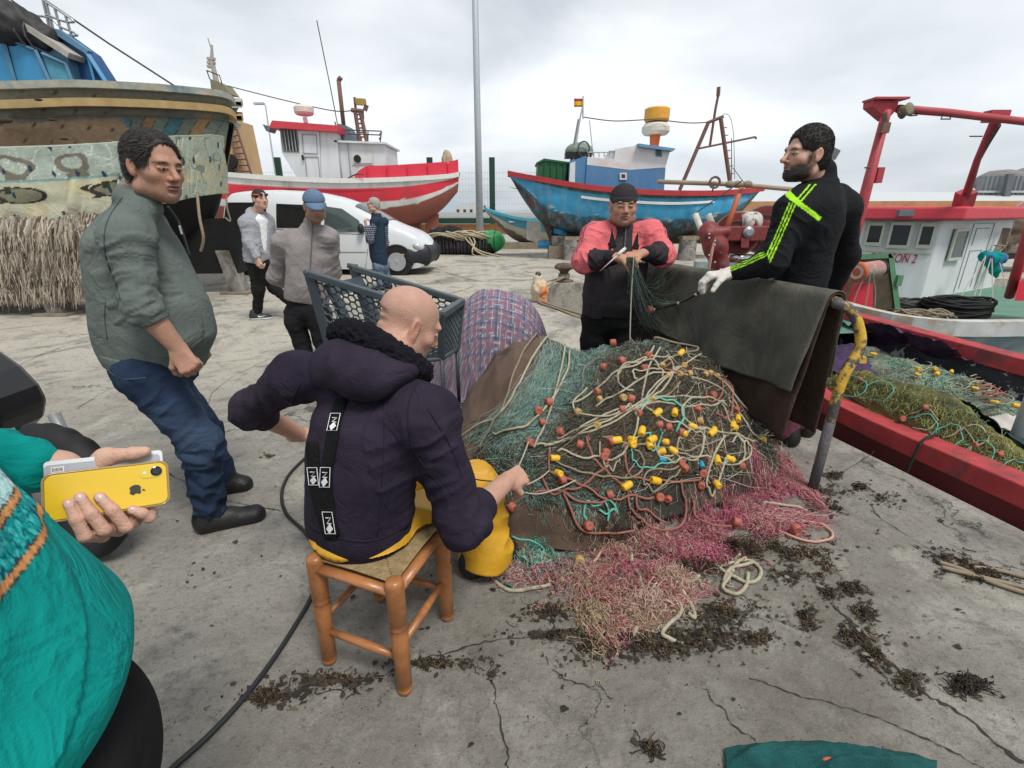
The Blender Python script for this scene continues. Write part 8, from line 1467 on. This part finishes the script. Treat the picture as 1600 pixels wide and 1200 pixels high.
def boat_far():
 t=thing('fishing_boat','white wheelhouse boat with red roof and red gantry moored beyond the net filled boat','boat',(6.5,7.5,-.9));W=mat('gloss_white');red=mat('signal_red');z=A(0,0,1)
 gn=[G(1395,512,.32),G(1440,514,.30),G(1600,503,.30),A(9,5.3,.32)];n0=[A(3.75,6.4,.40),A(3.95,5.75,.34)]+gn[:];pl=poly_resample([(3.6,8.6,.5),(3.62,7.2,.46),(3.85,6.0,.38),(4.35,5.15,.30),(5.6,5.05,.29),(9.5,5.4,.32)],50)
 lo=pl.copy();lo[:,2]-=1.5;lo[:,1]+=.3;MB().grid(np.stack([pl,pl*.6+lo*.4+A(0,.03,0),lo],1)).build('hull_side',mat('pale_blue_hull',(.22,.32,.34),.6,var=.25,vscale=2,col2=(.40,.42,.38),mix=(2,.55,.06)),t,smooth=True)
 tt=np.gradient(pl,axis=0);tt/=np.linalg.norm(tt,axis=1,keepdims=True);s=np.stack([-tt[:,1],tt[:,0],0*tt[:,0]],1);ring=np.stack([pl-s*.05+z*.03,pl-s*.05-z*.13,pl+s*.07-z*.13,pl+s*.07+z*.03],1);MB().grid(ring,closed=True).build('gunwale',mat('raw_wood_rail',(.42,.36,.27),.8,var=.25,vscale=5,col2=(.5,.52,.5),mix=(3,.5,.05)),t)
 MB().prism([A(3.7,8.6,.02),A(3.72,7.2,.02),A(3.95,6.05,.02),A(4.4,5.25,.02),A(9.5,5.5,.02),A(9.5,11,.02),A(4.5,11,.02)],(0,0,-.05)).build('deck',mat('green_deck'),t)
 f2=pl.copy();f2[:,1]=11.2+0*f2[:,1];MB().hexa([A(3.7,10.1,-1.2),A(9.5,10.1,-1.2),A(9.5,10.2,-1.2),A(3.7,10.2,-1.2)],[A(3.7,10.0,.45),A(9.5,10.0,.45),A(9.5,10.15,.45),A(3.7,10.15,.45)]).build('hull_side',mat('pale_blue_hull'),t)
 zb,zt=.0,1.27;B=[P(1290,462,8.7),P(1440,466,8.0),P(1452,464,8.25),P(1546,466,9.5)];q=[A(b[0],b[1],zb)for b in B];q+=[q[3]+A(-.6,1.1,0),q[0]+A(-.3,1.6,0)];MB().prism(q[::-1],(0,0,zt-zb)).build('wheelhouse',W,t,bevel=.02)
 fd=nrm(q[1]-q[0]);fn_=A(fd[1],-fd[0],0);FL=np.linalg.norm(q[1]-q[0]);wf=mat('cream_frame',(.50,.52,.44),.5);F_=lambda x,h,o=0:q[0]+fd*x*FL+z*h+fn_*o
 def win(x0,x1,h0,h1,Fn,inv=glass,par=t):return pane(par,[Fn(x0,h0),Fn(x1,h0),Fn(x1,h1),Fn(x0,h1)],0,inv,wf,.045,out=tuple(Fn(0,0,.03)-Fn(0,0,0)))
 win(.28,.46,.86,1.23,F_);win(.51,.74,.83,1.24,F_);win(.80,.95,.84,1.23,F_);MB().prism([F_(.25,.80,.0),F_(.97,.78,.0),F_(.97,.75,.0),F_(.25,.77,.0)],fn_*.03).build('ledge',wf,t)
 sd=nrm(q[3]-q[2]);sn=A(sd[1],-sd[0],0);SL=np.linalg.norm(q[3]-q[2]);Sf=lambda x,h,o=0:q[2]+sd*x*SL+z*h+sn*o;win(.06,.26,.62,1.13,Sf,mat('grey_glass',(.12,.15,.17),.12));sm=MB()
 for a in([(.34,.04),(.34,1.2),(.66,1.2),(.66,.04)],[(.40,.1),(.40,.75),(.58,.75),(.58,.1)],[(.40,.84),(.40,1.12),(.6,1.12)]):sm.tube([Sf(x,h,.006)for x,h in a],.007,4)
 sm.build('door_seam',mat('grey_seam'),t);me=text_mesh('CONTON 2',.21,.004);xs_=nrm(fd);place_mesh(me,F_(.61,.665,.012),fd*.58,z*.95+fd*.10,fn_);link('boat_name',me,mat('name_red',(.45,.02,.05),.5),t);MB().prism([F_(.728,.735,.012),F_(.756,.732,.012),F_(.758,.744,.012),F_(.73,.747,.012)],fn_*.005).build('name_dash',mat('name_red'),t)
 rp=[P(1276,322,8.8),P(1300,318,8.2),P(1484,322,7.75),P(1574,324,9.4)];e=[A(q[0][0]-.35,q[0][1]-.15,0),A(q[1][0]+.05,q[1][1]-.30,0),A(q[3][0]+.30,q[3][1]-.05,0),A(q[4][0]+.2,q[4][1]+.2,0),A(q[5][0]-.2,q[5][1]+.2,0)]
 MB().hexa([v+z*zt for v in(e[0],e[1],e[2],e[3])],[v+z*(zt+.20)for v in(e[0],e[1],e[2],e[3])]).build('roof',mat('roof_red'),t,bevel=.03);MB().prism([v+z*zt for v in(e[0],e[3],e[4])],(0,0,.20)).build('roof',mat('roof_red'),t)
 rc=(e[0]*.42+e[1]*.58)+z*(zt+.10)+A(0,-.03,0);MB().box(rc,(.26,.06,.10)).build('nav_light',mat('grey_glass'),t,bevel=.01);MB().tube(smooth_pts([e[2]+z*(zt+.2)+A(-.3,.1,0),e[2]+z*(zt+.32)+A(-.2,0,0),e[2]+z*(zt+.22)+A(.05,0,0),e[2]+z*(zt+.1)+A(.02,-.05,0)]),.03,6).build('cable_loop',mat('worn_white'),t,smooth=True)
 c=thing('rope_coil','coil of tan rope hung from the red roof by the wheelhouse door','rope',P(1527,380,9.0));mb=MB();C0=Sf(.72,.62,.08)
 for k in range(9):mb.tube(smooth_pts([C0+z*(.50-.0*k)+sd*.05,C0+z*.24+sd*(.03+.01*k),C0-z*(.0+.0*k)-sd*(.10+.014*k),C0-z*(.18+.014*k),C0+sd*(.12+.014*k)-z*.04,C0+z*.22+sd*.07,C0+z*.5+sd*.07],5)+sn*.012*k,.011,5)
 mb.tube([C0+z*.2+A(.07*math.cos(x),-.05+.07*math.sin(x),0)for x in np.linspace(0,13,26)],.011,5);mb.build('rope',mat('tan_rope'),c,smooth=True)
 ga=mat('gantry_red',(.42,.055,.07),.55,var=.18,vscale=5,streak=((.18,.06,.05),7,.6));Y1=5.9;MB().tube([P(1306,482,Y1),P(1350,310,Y1),P(1386,172,Y1)],[.062,.055,.046],14).build('gantry_post',ga,t,smooth=True);a,b,c_=P(1365,156,Y1),P(1404,158,Y1),P(1385,182,Y1);MB().prism([a,b,P(1402,170,Y1),P(1388,186,Y1),P(1364,166,Y1)],(0,.16,0)).build('head_plate',ga,t);MB().box(P(1384,156,Y1+.05),(.36,.22,.02)).build('head_cap',ga,t)
 MB().tube([P(1404,170,Y1),P(1480,176,Y1+.3),P(1600,190,Y1+.5),P(1720,206,Y1+.7)],.042,12).build('gantry_arm',ga,t,smooth=True);MB().tube([P(1504,322,7.9),P(1510,300,7.8)],.13,4).build('post_shoe',ga,t);MB().tube([P(1508,310,7.8),P(1527,250,7.4),P(1557,188,6.6)],[.055,.042,.06],12).build('gantry_post',ga,t,smooth=True);MB().box(P(1556,182,6.4),(.22,.12,.12)).build('post_head',ga,t);k=MB();k.tube([P(1540,232,6.9),P(1562,196,6.5)],.018,5)
 k.tube([P(1420,176,Y1),P(1422,181,Y1),P(1433,180,Y1),P(1432,174,Y1)],.008,4);k.tube([P(1474,178,Y1+.2),P(1470,186,Y1+.2),P(1485,186,Y1+.2),P(1485,179,Y1+.2)],.008,4);k.tube([P(1351,262,Y1-.05),P(1360,262,Y1-.05)],.008,4);k.tube([P(1515,213,7),P(1535,213,7)],.008,4);k.build('bracket_wire',mat('dark_wire'),t)
 bl=MB();bl.lathe([(.03,-.045),(.07,-.04),(.045,0),(.07,.04),(.03,.045)],P(1415,173,Y1-.05),(.3,-1,.2),16);bl.build('pulley_block',mat('mossy_board'),t,smooth=True);k=MB();k.tube([P(1382,176,Y1-.08),P(1384,195,Y1-.08),P(1382,205,Y1-.08)],.03,6);k.box(P(1382,200,Y1-.1),(.08,.06,.1));k.build('shackle',mat('rust_brown'),t)
 MB().box(P(1371,274,Y1+.02),(.07,.1,.16)).build('cleat',ga,t)
 MB().tube([P(1577,463,6.6),P(1590,420,6.4),P(1625,300,6.0)],.055,10).build('gantry_post',ga,t,smooth=True);MB().hexa([P(1585,470,6.2),P(1640,470,6.2),P(1640,470,6.5),P(1585,470,6.5)],[P(1592,440,6.2),P(1640,420,6.2),P(1640,420,6.5),P(1592,440,6.5)]).build('deck_bracket',red,t)
 wp=mat('dark_plank',(.075,.055,.035),.8,var=.35,vscale=14);gp=mat('panel_green',(.10,.24,.13),.6,var=.2,vscale=6);Y2=6.6;pn=[(1316,485),(1403,484),(1395,398),(1318,402)];p=t;MB().prism([P(u,v,Y2)for u,v in pn],(0,.06,0)).build('plank_panel',wp,p)
 MB().hexa([P(1310,407,Y2-.02),P(1396,403,Y2-.02),P(1396,403,Y2+.1),P(1310,407,Y2+.1)],[P(1314,398,Y2-.02),P(1392,396,Y2-.02),P(1392,396,Y2+.1),P(1314,398,Y2+.1)]).build('panel_frame',gp,p);MB().hexa([P(1399,486,Y2-.02),P(1407,480,Y2-.02),P(1407,480,Y2+.1),P(1399,486,Y2+.1)],[P(1388,397,Y2-.02),P(1396,396,Y2-.02),P(1396,396,Y2+.1),P(1388,397,Y2+.1)]).build('panel_frame',gp,p);MB().box(P(1402,438,Y2),(.07,.1,.14)).build('latch',gp,p)
 MB().prism([P(1322,486,6.1),P(1364,487,6.1),P(1364,442,6.1),P(1340,444,6.1)],(0,.08,0)).build('roller_stand',red,t);c=P(1340,425,6.0);ax=nrm(P(1378,420,6.15)-P(1334,427,5.95));MB().lathe([(.085,-.02),(.118,-.01),(.118,.03),(.09,.05),(.085,.08)],c,ax,24).build('roller_flange',mat('orange_primer'),t,smooth=True);MB().lathe([(.08,.0),(.082,-.022),(.05,-.021),(.03,.03)],c,ax,20).build('roller_core',mat('worn_white'),t)
 g=MB();L_=.42
 for k in range(26):x=.06+L_*.75*k/26;g.lathe([(.098,x),(.104,x+.006),(.098,x+.012)],c,ax,20)
 g.build('wound_line',mat('pink_line',(.55,.28,.27),.8,var=.3,vscale=20,col2=(.35,.32,.27),mix=(4,.5,.05)),t);MB().lathe([(.09,.36),(.09,.45),(.05,.46)],c,ax,20).build('roller_end',mat('black_rubber2'),t);k=MB()
 for a in(-.02,.02,.05):k.tube(smooth_pts([c+ax*.1+A(a,-.1,0),P(1348+a*400,455,5.98),P(1342+a*500,480,6.0)]),.008,4)
 k.build('loose_line',mat('pale_twine'),t)
 for u,v,Yq,rr,rz,lab,mm,nn in((1495,480,6.6,.36,.20,'big black hose coil on the green deck before the wheelhouse','black_rubber2',46),(1420,470,6.9,.22,.14,'smaller dark rope coil between the plank panel and the wheelhouse','dark_wire',26)):
  c=P(u,v,Yq);c[2]=.06;o=thing('coil',lab,'coil',c);mb=MB()
  for k in range(nn):r1=rr*(.65+.35*NR.random());h=rz*NR.random();mb.tube([c+A(r1*1.25*math.cos(x),r1*.8*math.sin(x),h+.03*math.sin(x*2+k))for x in np.linspace(0,6.3,18)],.015,5)
  mb.build('coil',mat(mm),o,smooth=True)
 o=thing('rope_coil','loose pale ropes heaped on deck just behind the red rail','rope',(4.4,5.8,.1));mb=MB()
 for k in range(16):c=P(1360+110*NR.random(),488+12*NR.random(),5.75+.4*NR.random());mb.tube(smooth_pts([c+A(.25*math.cos(x+k),.15*math.sin(x),.03*math.sin(x*3))for x in np.linspace(0,5,8)]),.012,5)
 mb.build('rope',mat('tan_rope'),o,smooth=True)
 o=thing('drying_cloth','teal and blue cloth knotted to a rope at the back corner of the wheelhouse','cloth',P(1550,410,8.0));f=Field(.014);f.chain([P(1540,401,8),P(1556,404,8),P(1565,404,8)],[.07,.08,.06],k=.05);f.chain([P(1548,405,8),P(1556,420,8),P(1557,432,8)],[.08,.06,.02],k=.05);V,F=f.run();V=V+vnormals(V,F)*((1-np.abs(vn(V*A(22,22,9))))**2*.03)[:,None];C=np.where((vn(V*9)>-.05)[:,None],A(.0,.25,.24),A(.05,.14,.30));link('cloth',mkmesh('c',V,F,True,C),clothA,o)
 k=MB()
 for a,b in(((1540,402),(1520,470)),((1548,404),(1528,470)),((1550,404),(1551,470)),((1540,400),(1500,465)),((1562,410),(1575,460))):k.tube([P(*a,7.9),P(*b,7.2)],.007,4)
 k.build('guy_lines',mat('pale_twine'),t)
boat_far()
t=thing('net_pile','heap of brown and white nets on the far quay at the right edge','net',(12,12.2,0));f=Field(.06)
for u,v,r in((1575,385,.5),(1600,372,.6),(1560,392,.35),(1640,380,.7),(1590,352,.45)):c=P(u,v,12.4);f.ell(c,(r*1.3,r,r*.55),k=.2)
V,F=f.run();V=V+vnormals(V,F)*(.12*vn(V*3)+.05*vn(V*9))[:,None];C=np.where((fbm(V*2.2,3)>.15)[:,None],A(.42,.38,.33),A(.12,.085,.065))*(1+.3*vn(V*7))[:,None];link('netting',mkmesh('n',V,F,True,C),mat('coarse_net',attr=True,rough=.95,var=.3,vscale=20,bump=1,bscale=25),t)
# ================================================================== VEHICLES
def van():
 t=thing('van','white five door panel van with black bumpers parked behind the three standing men','van',P(510,430,11.9)*A(1,1,0));Yn=11.45;Wd=1.68;wp=mat('van_white',(.62,.65,.67),.3,var=.03,vscale=1,spec=.5,coat=.4)
 X=lambda u:P(u,370,Yn)[0];Zv=lambda v:P(500,v,Yn)[2]
 xs=[345,352,362,380,420,470,500,530,556,580,600,618,635,650,660,666]
 roof=[340,306,300,298,297,299,303,310,320,333,346,355,361,369,378,392];belt=[352,350,349,349,350,352,353,354,355,357,359,361,366,373,382,395];sill=[402,414,418,419,420,421,421,421,421,421,421,421,421,419,415,408]
 n=90;U=np.linspace(345,666,n);rf,bl,sl=(np.interp(U,xs,a)for a in(roof,belt,sill));ker=np.hanning(7)[1:-1];ker/=ker.sum();rf=np.convolve(np.pad(rf,2,'edge'),ker,'valid');rows=[]
 for i,u in enumerate(U):
  x=X(u);zr,zb,zs=Zv(rf[i]),Zv(bl[i]),Zv(sl[i]);e=min(1,(u-345)/10,(666-u)/20);e=max(e,0)**.4;ins=.12*(1-e)*1.6;zb=min(zb,zr-.01);th=.20*min(1,max(0,(zr-zb)/.6));yc=Yn+Wd/2
  half=[(Wd/2-.04-ins,zs),(Wd/2-.0-ins,zs+(zb-zs)*.25),(Wd/2+.015-ins,zs+(zb-zs)*.55),(Wd/2-.01-ins,zs+(zb-zs)*.9),(Wd/2-.035-ins,zb),(Wd/2-.05-th*.5-ins,zb+(zr-zb)*.5),(Wd/2-.07-th-ins,zb+(zr-zb)*.9),(Wd/2-.17-th-ins,zr-.01),(Wd/2-.45-th,zr+.02),(0,zr+.035)]
  rows.append([A(x,yc-y,z)for y,z in half]+[A(x,yc+y,z)for y,z in half[::-1][1:]])
 g=np.array(rows);mb=MB();mb.grid(g[:,::-1]);mb.add(list(g[0]),[tuple(range(len(g[0])))]);mb.add(list(g[-1]),[tuple(range(len(g[-1])))[::-1]]);mb.build('body',wp,t,smooth=True)
 def surf(u,v):
  i=np.clip(np.searchsorted(U,u),1,n-1);r=g[i];z=Zv(v);k=0;zz=r[:9,2];y=np.interp(z,zz,r[:9,1]);return A(X(u),y,z)
 def panel(pts,out,m,name,par=t,label=None):
  c=np.mean(pts,0);K=14;ed=[];
  for a,b in zip(pts,pts[1:]+pts[:1]):ed+=[np.array(a)*(1-q/6)+np.array(b)*q/6 for q in range(6)]
  V=[surf(*c)-A(0,out,0)];F=[];rings=5
  for r_ in range(1,rings+1):
   for p in ed:q=c+(p-c)*r_/rings;V.append(surf(*q)-A(0,out,0))
  m_=len(ed)
  for j in range(m_):F.append((0,1+j,1+(j+1)%m_))
  for r_ in range(rings-1):
   for j in range(m_):a=1+r_*m_+j;b=1+r_*m_+(j+1)%m_;F.append((a,a+m_,b+m_,b))
  mb=MB();mb.add(V,F);o=mb.build(name,m,par,label,smooth=True);return o
 gl=mat('tinted_glass',(.012,.014,.016),.06,var=.1,spec=.7);g2=mat('clear_dark_glass',(.05,.07,.07),.06,var=.2,vscale=1.5,spec=.8)
 panel([(355,316),(418,316),(420,350),(352,354)],.012,gl,'window');panel([(434,318),(500,321),(504,356),(434,356)],.012,gl,'window');panel([(508,322),(535,326),(562,345),(566,362),(508,363)],.012,g2,'window')
 iA,iB=np.searchsorted(U,552),np.searchsorted(U,603);ws=g[iA:iB,6:-6]+A(.012,0,.014);MB().grid(ws[:,::-1]).build('windscreen',g2,t,smooth=True)
 sm=MB();L_=lambda pts:sm.tube([surf(*p)-A(0,.004,0)for p in pts],.007,4)
 for q in([(426,300),(426,350),(425,416)],[(505,306),(506,360),(507,418)],[(570,345),(572,372),(572,395),(566,418)],[(352,358),(424,357),(505,364),(570,366)],[(350,392),(425,394),(570,394)]):L_(q)
 sm.build('door_seam',mat('seam_grey',(.12,.13,.13),.6),t);tr=MB();tr.tube([surf(u,356.5)-A(0,.01,0)for u in(352,380,420)],.018,5);tr.build('sliding_rail',mat('black_plastic'),t)
 for u,v in((440,368),(516,372)):MB().tube([surf(u,v)-A(0,.02,0),surf(u+8,v)-A(0,.02,0)],.018,6).build('door_handle',wp,t,smooth=True)
 bk=mat('bumper_black',(.016,.018,.022),.55,var=.1)
 f=Field(.02);yc=Yn+Wd/2
 f.cap(A(X(661),Yn+.22,.44),A(X(661),Yn+Wd-.22,.44),.14,flat=((0,0,1),1.6));f.cap(A(X(637),Yn+.07,.43),A(X(660),Yn+.18,.44),.13,.15,flat=((0,0,1),1.6),k=.05);f.cap(A(X(632),Yn+Wd-.1,.43),A(X(664),Yn+Wd-.35,.44),.11,.14,flat=((0,0,1),1.6),k=.05);V,F=f.run();link('front_bumper',mkmesh('b',V,F),bk,t)
 f=Field(.02);f.cap(A(X(346),Yn+.12,.44),A(X(346),Yn+Wd-.12,.44),.09,flat=((0,0,1),1.3));f.cap(A(X(346),Yn+.12,.44),A(X(372),Yn+.04,.43),.09,.07,flat=((0,0,1),1.3));V,F=f.run();link('rear_bumper',mkmesh('b',V,F),bk,t)
 hlp=mat('headlight_glass',(.55,.58,.60),.12,.3,var=.25,vscale=12,spec=.8);MB().ell(surf(652,386)+A(.0,.02,0),(.15,.10,.085),[nrm((1,.5,-.35)),nrm((-.5,1,0)),A(.3,0,1)]).build('headlight',hlp,t,smooth=True);MB().tube([surf(624,398)-A(0,.01,0),surf(630,398)-A(0,.01,0)],.018,6).build('indicator',mat('orange_plastic',(.7,.30,.14),.4),t)
 MB().box((X(349),Yn-.0,Zv(378)),(.10,.06,.55)).build('tail_light',mat('tail_red',(.25,.01,.02),.25),t,bevel=.02)
 f=Field(.012);f.ell(surf(567,357)-A(-.0,.12,0),(.07,.09,.11));V,F=f.run();link('mirror',mkmesh('m',V,F),bk,t);MB().cyl(surf(569,361),surf(568,358)-A(0,.1,0),.03).build('mirror_arm',bk,t)
 for u,nm in((386,'rear'),(618,'front')):
  for y_ in(Yn+.02,Yn+Wd-.10):
   c=A(X(u),y_,.31);sg=-1 if y_<yc else 1;w=MB().lathe([(.20,-.08),(.27,-.09),(.305,-.07),(.31,0),(.305,.07),(.27,.09),(.20,.08)],c,(0,sg,0),32).build('wheel',mat('tyre_rubber',(.014,.014,.015),.85,var=.15),t,smooth=True)
   ri=MB();ri.lathe([(.03,.07),(.05,.085),(.03,.095)],c,(0,sg,0),16)
   for k in range(9):a=k*.698;d=A(math.cos(a),0,math.sin(a));e=A(-d[2],0,d[0])*.022;ri.hexa([c+d*.03-e+A(0,sg*.06,0),c+d*.19-e+A(0,sg*.055,0),c+d*.19+e+A(0,sg*.055,0),c+d*.03+e+A(0,sg*.06,0)],[c+d*.03-e+A(0,sg*.09,0),c+d*.19-e+A(0,sg*.07,0),c+d*.19+e+A(0,sg*.07,0),c+d*.03+e+A(0,sg*.09,0)])
   ri.lathe([(.185,.05),(.205,.06),(.205,.085),(.19,.085)],c,(0,sg,0),28);r_=link('rim',ri.mesh('rim',False),mat('hub_silver',(.42,.43,.45),.35,.5));r_.parent=w;r_.matrix_parent_inverse=Matrix.Translation(t.location).inverted();w.parent=t
  c=A(X(u),Yn-.015,.32);MB().tube([c+A(.355*math.cos(a),0,.355*math.sin(a))for a in np.linspace(-.25,3.4,24)],.022,6).build('wheel_arch',bk,t,smooth=True)
  MB().lathe([(.34,-.30),(.345,.0)],A(X(u),Yn-.024,.32),(0,-1,0),32).build('arch_shade_disc',mat('black_tar'),t)  # solid black disc paints the shade of the wheel arch recess
 MB().box(((X(400)+X(600))/2,yc,.25),(X(640)-X(365),Wd*.8,.18)).build('underbody',mat('black_tar'),t)
van()
def scooter():
 t=thing('scooter','black motor scooter with clear headlight, mostly hidden behind the person in teal','scooter',G(140,908)*A(1,1,0));bk=mat('scooter_black',(.010,.010,.012),.3,var=.1,spec=.5,coat=.3)
 c=A(-1.83,1.74,.255);ax=nrm((.28,.96,0));tr=MB();R0=.255
 tr.lathe([(.175,-.045),(.21,-.055),(.245,-.045),(.255,-.02),(.258,0),(.255,.02),(.245,.045),(.21,.055),(.175,.045)],c,ax,48);w=tr.build('wheel',mat('tyre_rubber'),t,smooth=True);fw=nrm(np.cross(ax,A(0,0,1)))
 ri=MB();ri.lathe([(.14,-.035),(.177,-.04),(.180,0),(.177,.04),(.14,.035)],c,ax,36);ri.lathe([(.035,-.06),(.04,-.05),(.04,.05),(.035,.06)],c,ax,20)
 for k in range(5):a=k*1.2566+.3;d=fw*math.cos(a)+A(0,0,1)*math.sin(a);e=(fw*-math.sin(a)+A(0,0,1)*math.cos(a))*.02;ri.hexa([c+d*.03-e-ax*.02,c+d*.15-e-ax*.02,c+d*.15+e-ax*.02,c+d*.03+e-ax*.02],[c+d*.03-e+ax*.02,c+d*.15-e+ax*.02,c+d*.15+e+ax*.02,c+d*.03+e+ax*.02])
 r_=link('rim',ri.mesh('rim',False),mat('alloy_grey',(.30,.31,.31),.4,.6));r_.parent=w;r_.matrix_parent_inverse=Matrix.Translation(t.location).inverted()
 Y=2.0;f=Field(.011);b=lambda u,v,y=0:P(u,v,Y+y)
 mb=MB();mb.prism([b(u,v,-.05)for u,v in((-330,540),(-110,560),(-52,598),(-20,630),(-5,656),(-8,684),(-22,700),(-46,704),(-70,760),(-310,800))],(0,.26,0));mb.build('front_fairing',bk,t,bevel=.03);mb=MB();mb.prism([b(u,v,.02)for u,v in((-110,690),(4,708),(22,724),(44,790),(40,850),(-110,850))],(0,.18,0));mb.build('leg_shield',mat('matt_black',(.010,.010,.011),.7,var=.2),t,bevel=.02)
 hl=Field(.004);hl.ell(b(10,656,.06),(.030,.05,.100),[nrm((.9,-.1,-.28)),A(0,1,0),nrm((.28,0,.9))]);V,F=hl.run();V+=vnormals(V,F)*(.0005*np.sin(V[:,2]*300))[:,None];link('headlight',mkmesh('h',V,F),mat('headlight_clear',(.50,.52,.55),.12,.55,var=.35,vscale=25,spec=.9),t)
 mg=Field(.009);mg.chain([c+fw*(.30*math.cos(a))*(1 if fw[0]>0 else-1)+A(0,0,.30*math.sin(a))for a in np.linspace(.5,2.4,8)],[.055]*8,k=.02);mg.cap(c,c+A(0,0,.255),.28,op='s',k=.005)if False else None;V,F=mg.run();link('mudguard',mkmesh('m',V,F),mat('matt_black'),t);k=MB();k.tube([c+ax*.08,c+ax*.08+A(-.10,.05,.35)],.022,10);k.tube([c-ax*.08,c-ax*.08+A(-.10,.05,.35)],.022,10);k.build('fork',mat('alloy_grey'),t,smooth=True)
 bd=Field(.014);bd.chain([A(-2.45,1.95,.72),A(-2.4,1.95,.30),A(-2.6,1.9,.28),A(-2.85,1.9,.62),A(-3.25,1.85,.70)],[.13,.10,.12,.15,.12],k=.1);bd.cap(A(-2.75,1.9,.74),A(-3.2,1.86,.78),.12,.10,k=.04);V,F=bd.run();link('body',mkmesh('b',V,F),bk,t);MB().lathe([(.14,-.05),(.24,-.05),(.255,0),(.24,.05),(.14,.05)],A(-3.05,1.87,.255),(0,1,0),36).build('wheel',mat('tyre_rubber'),t,smooth=True);hb=MB();hb.tube(smooth_pts([A(-2.5,1.6,1.0),A(-2.52,1.75,.98),A(-2.55,1.95,.9),A(-2.52,2.15,.98),A(-2.5,2.3,1.0)]),.016,8);hb.build('handlebar',bk,t,smooth=True)
scooter()
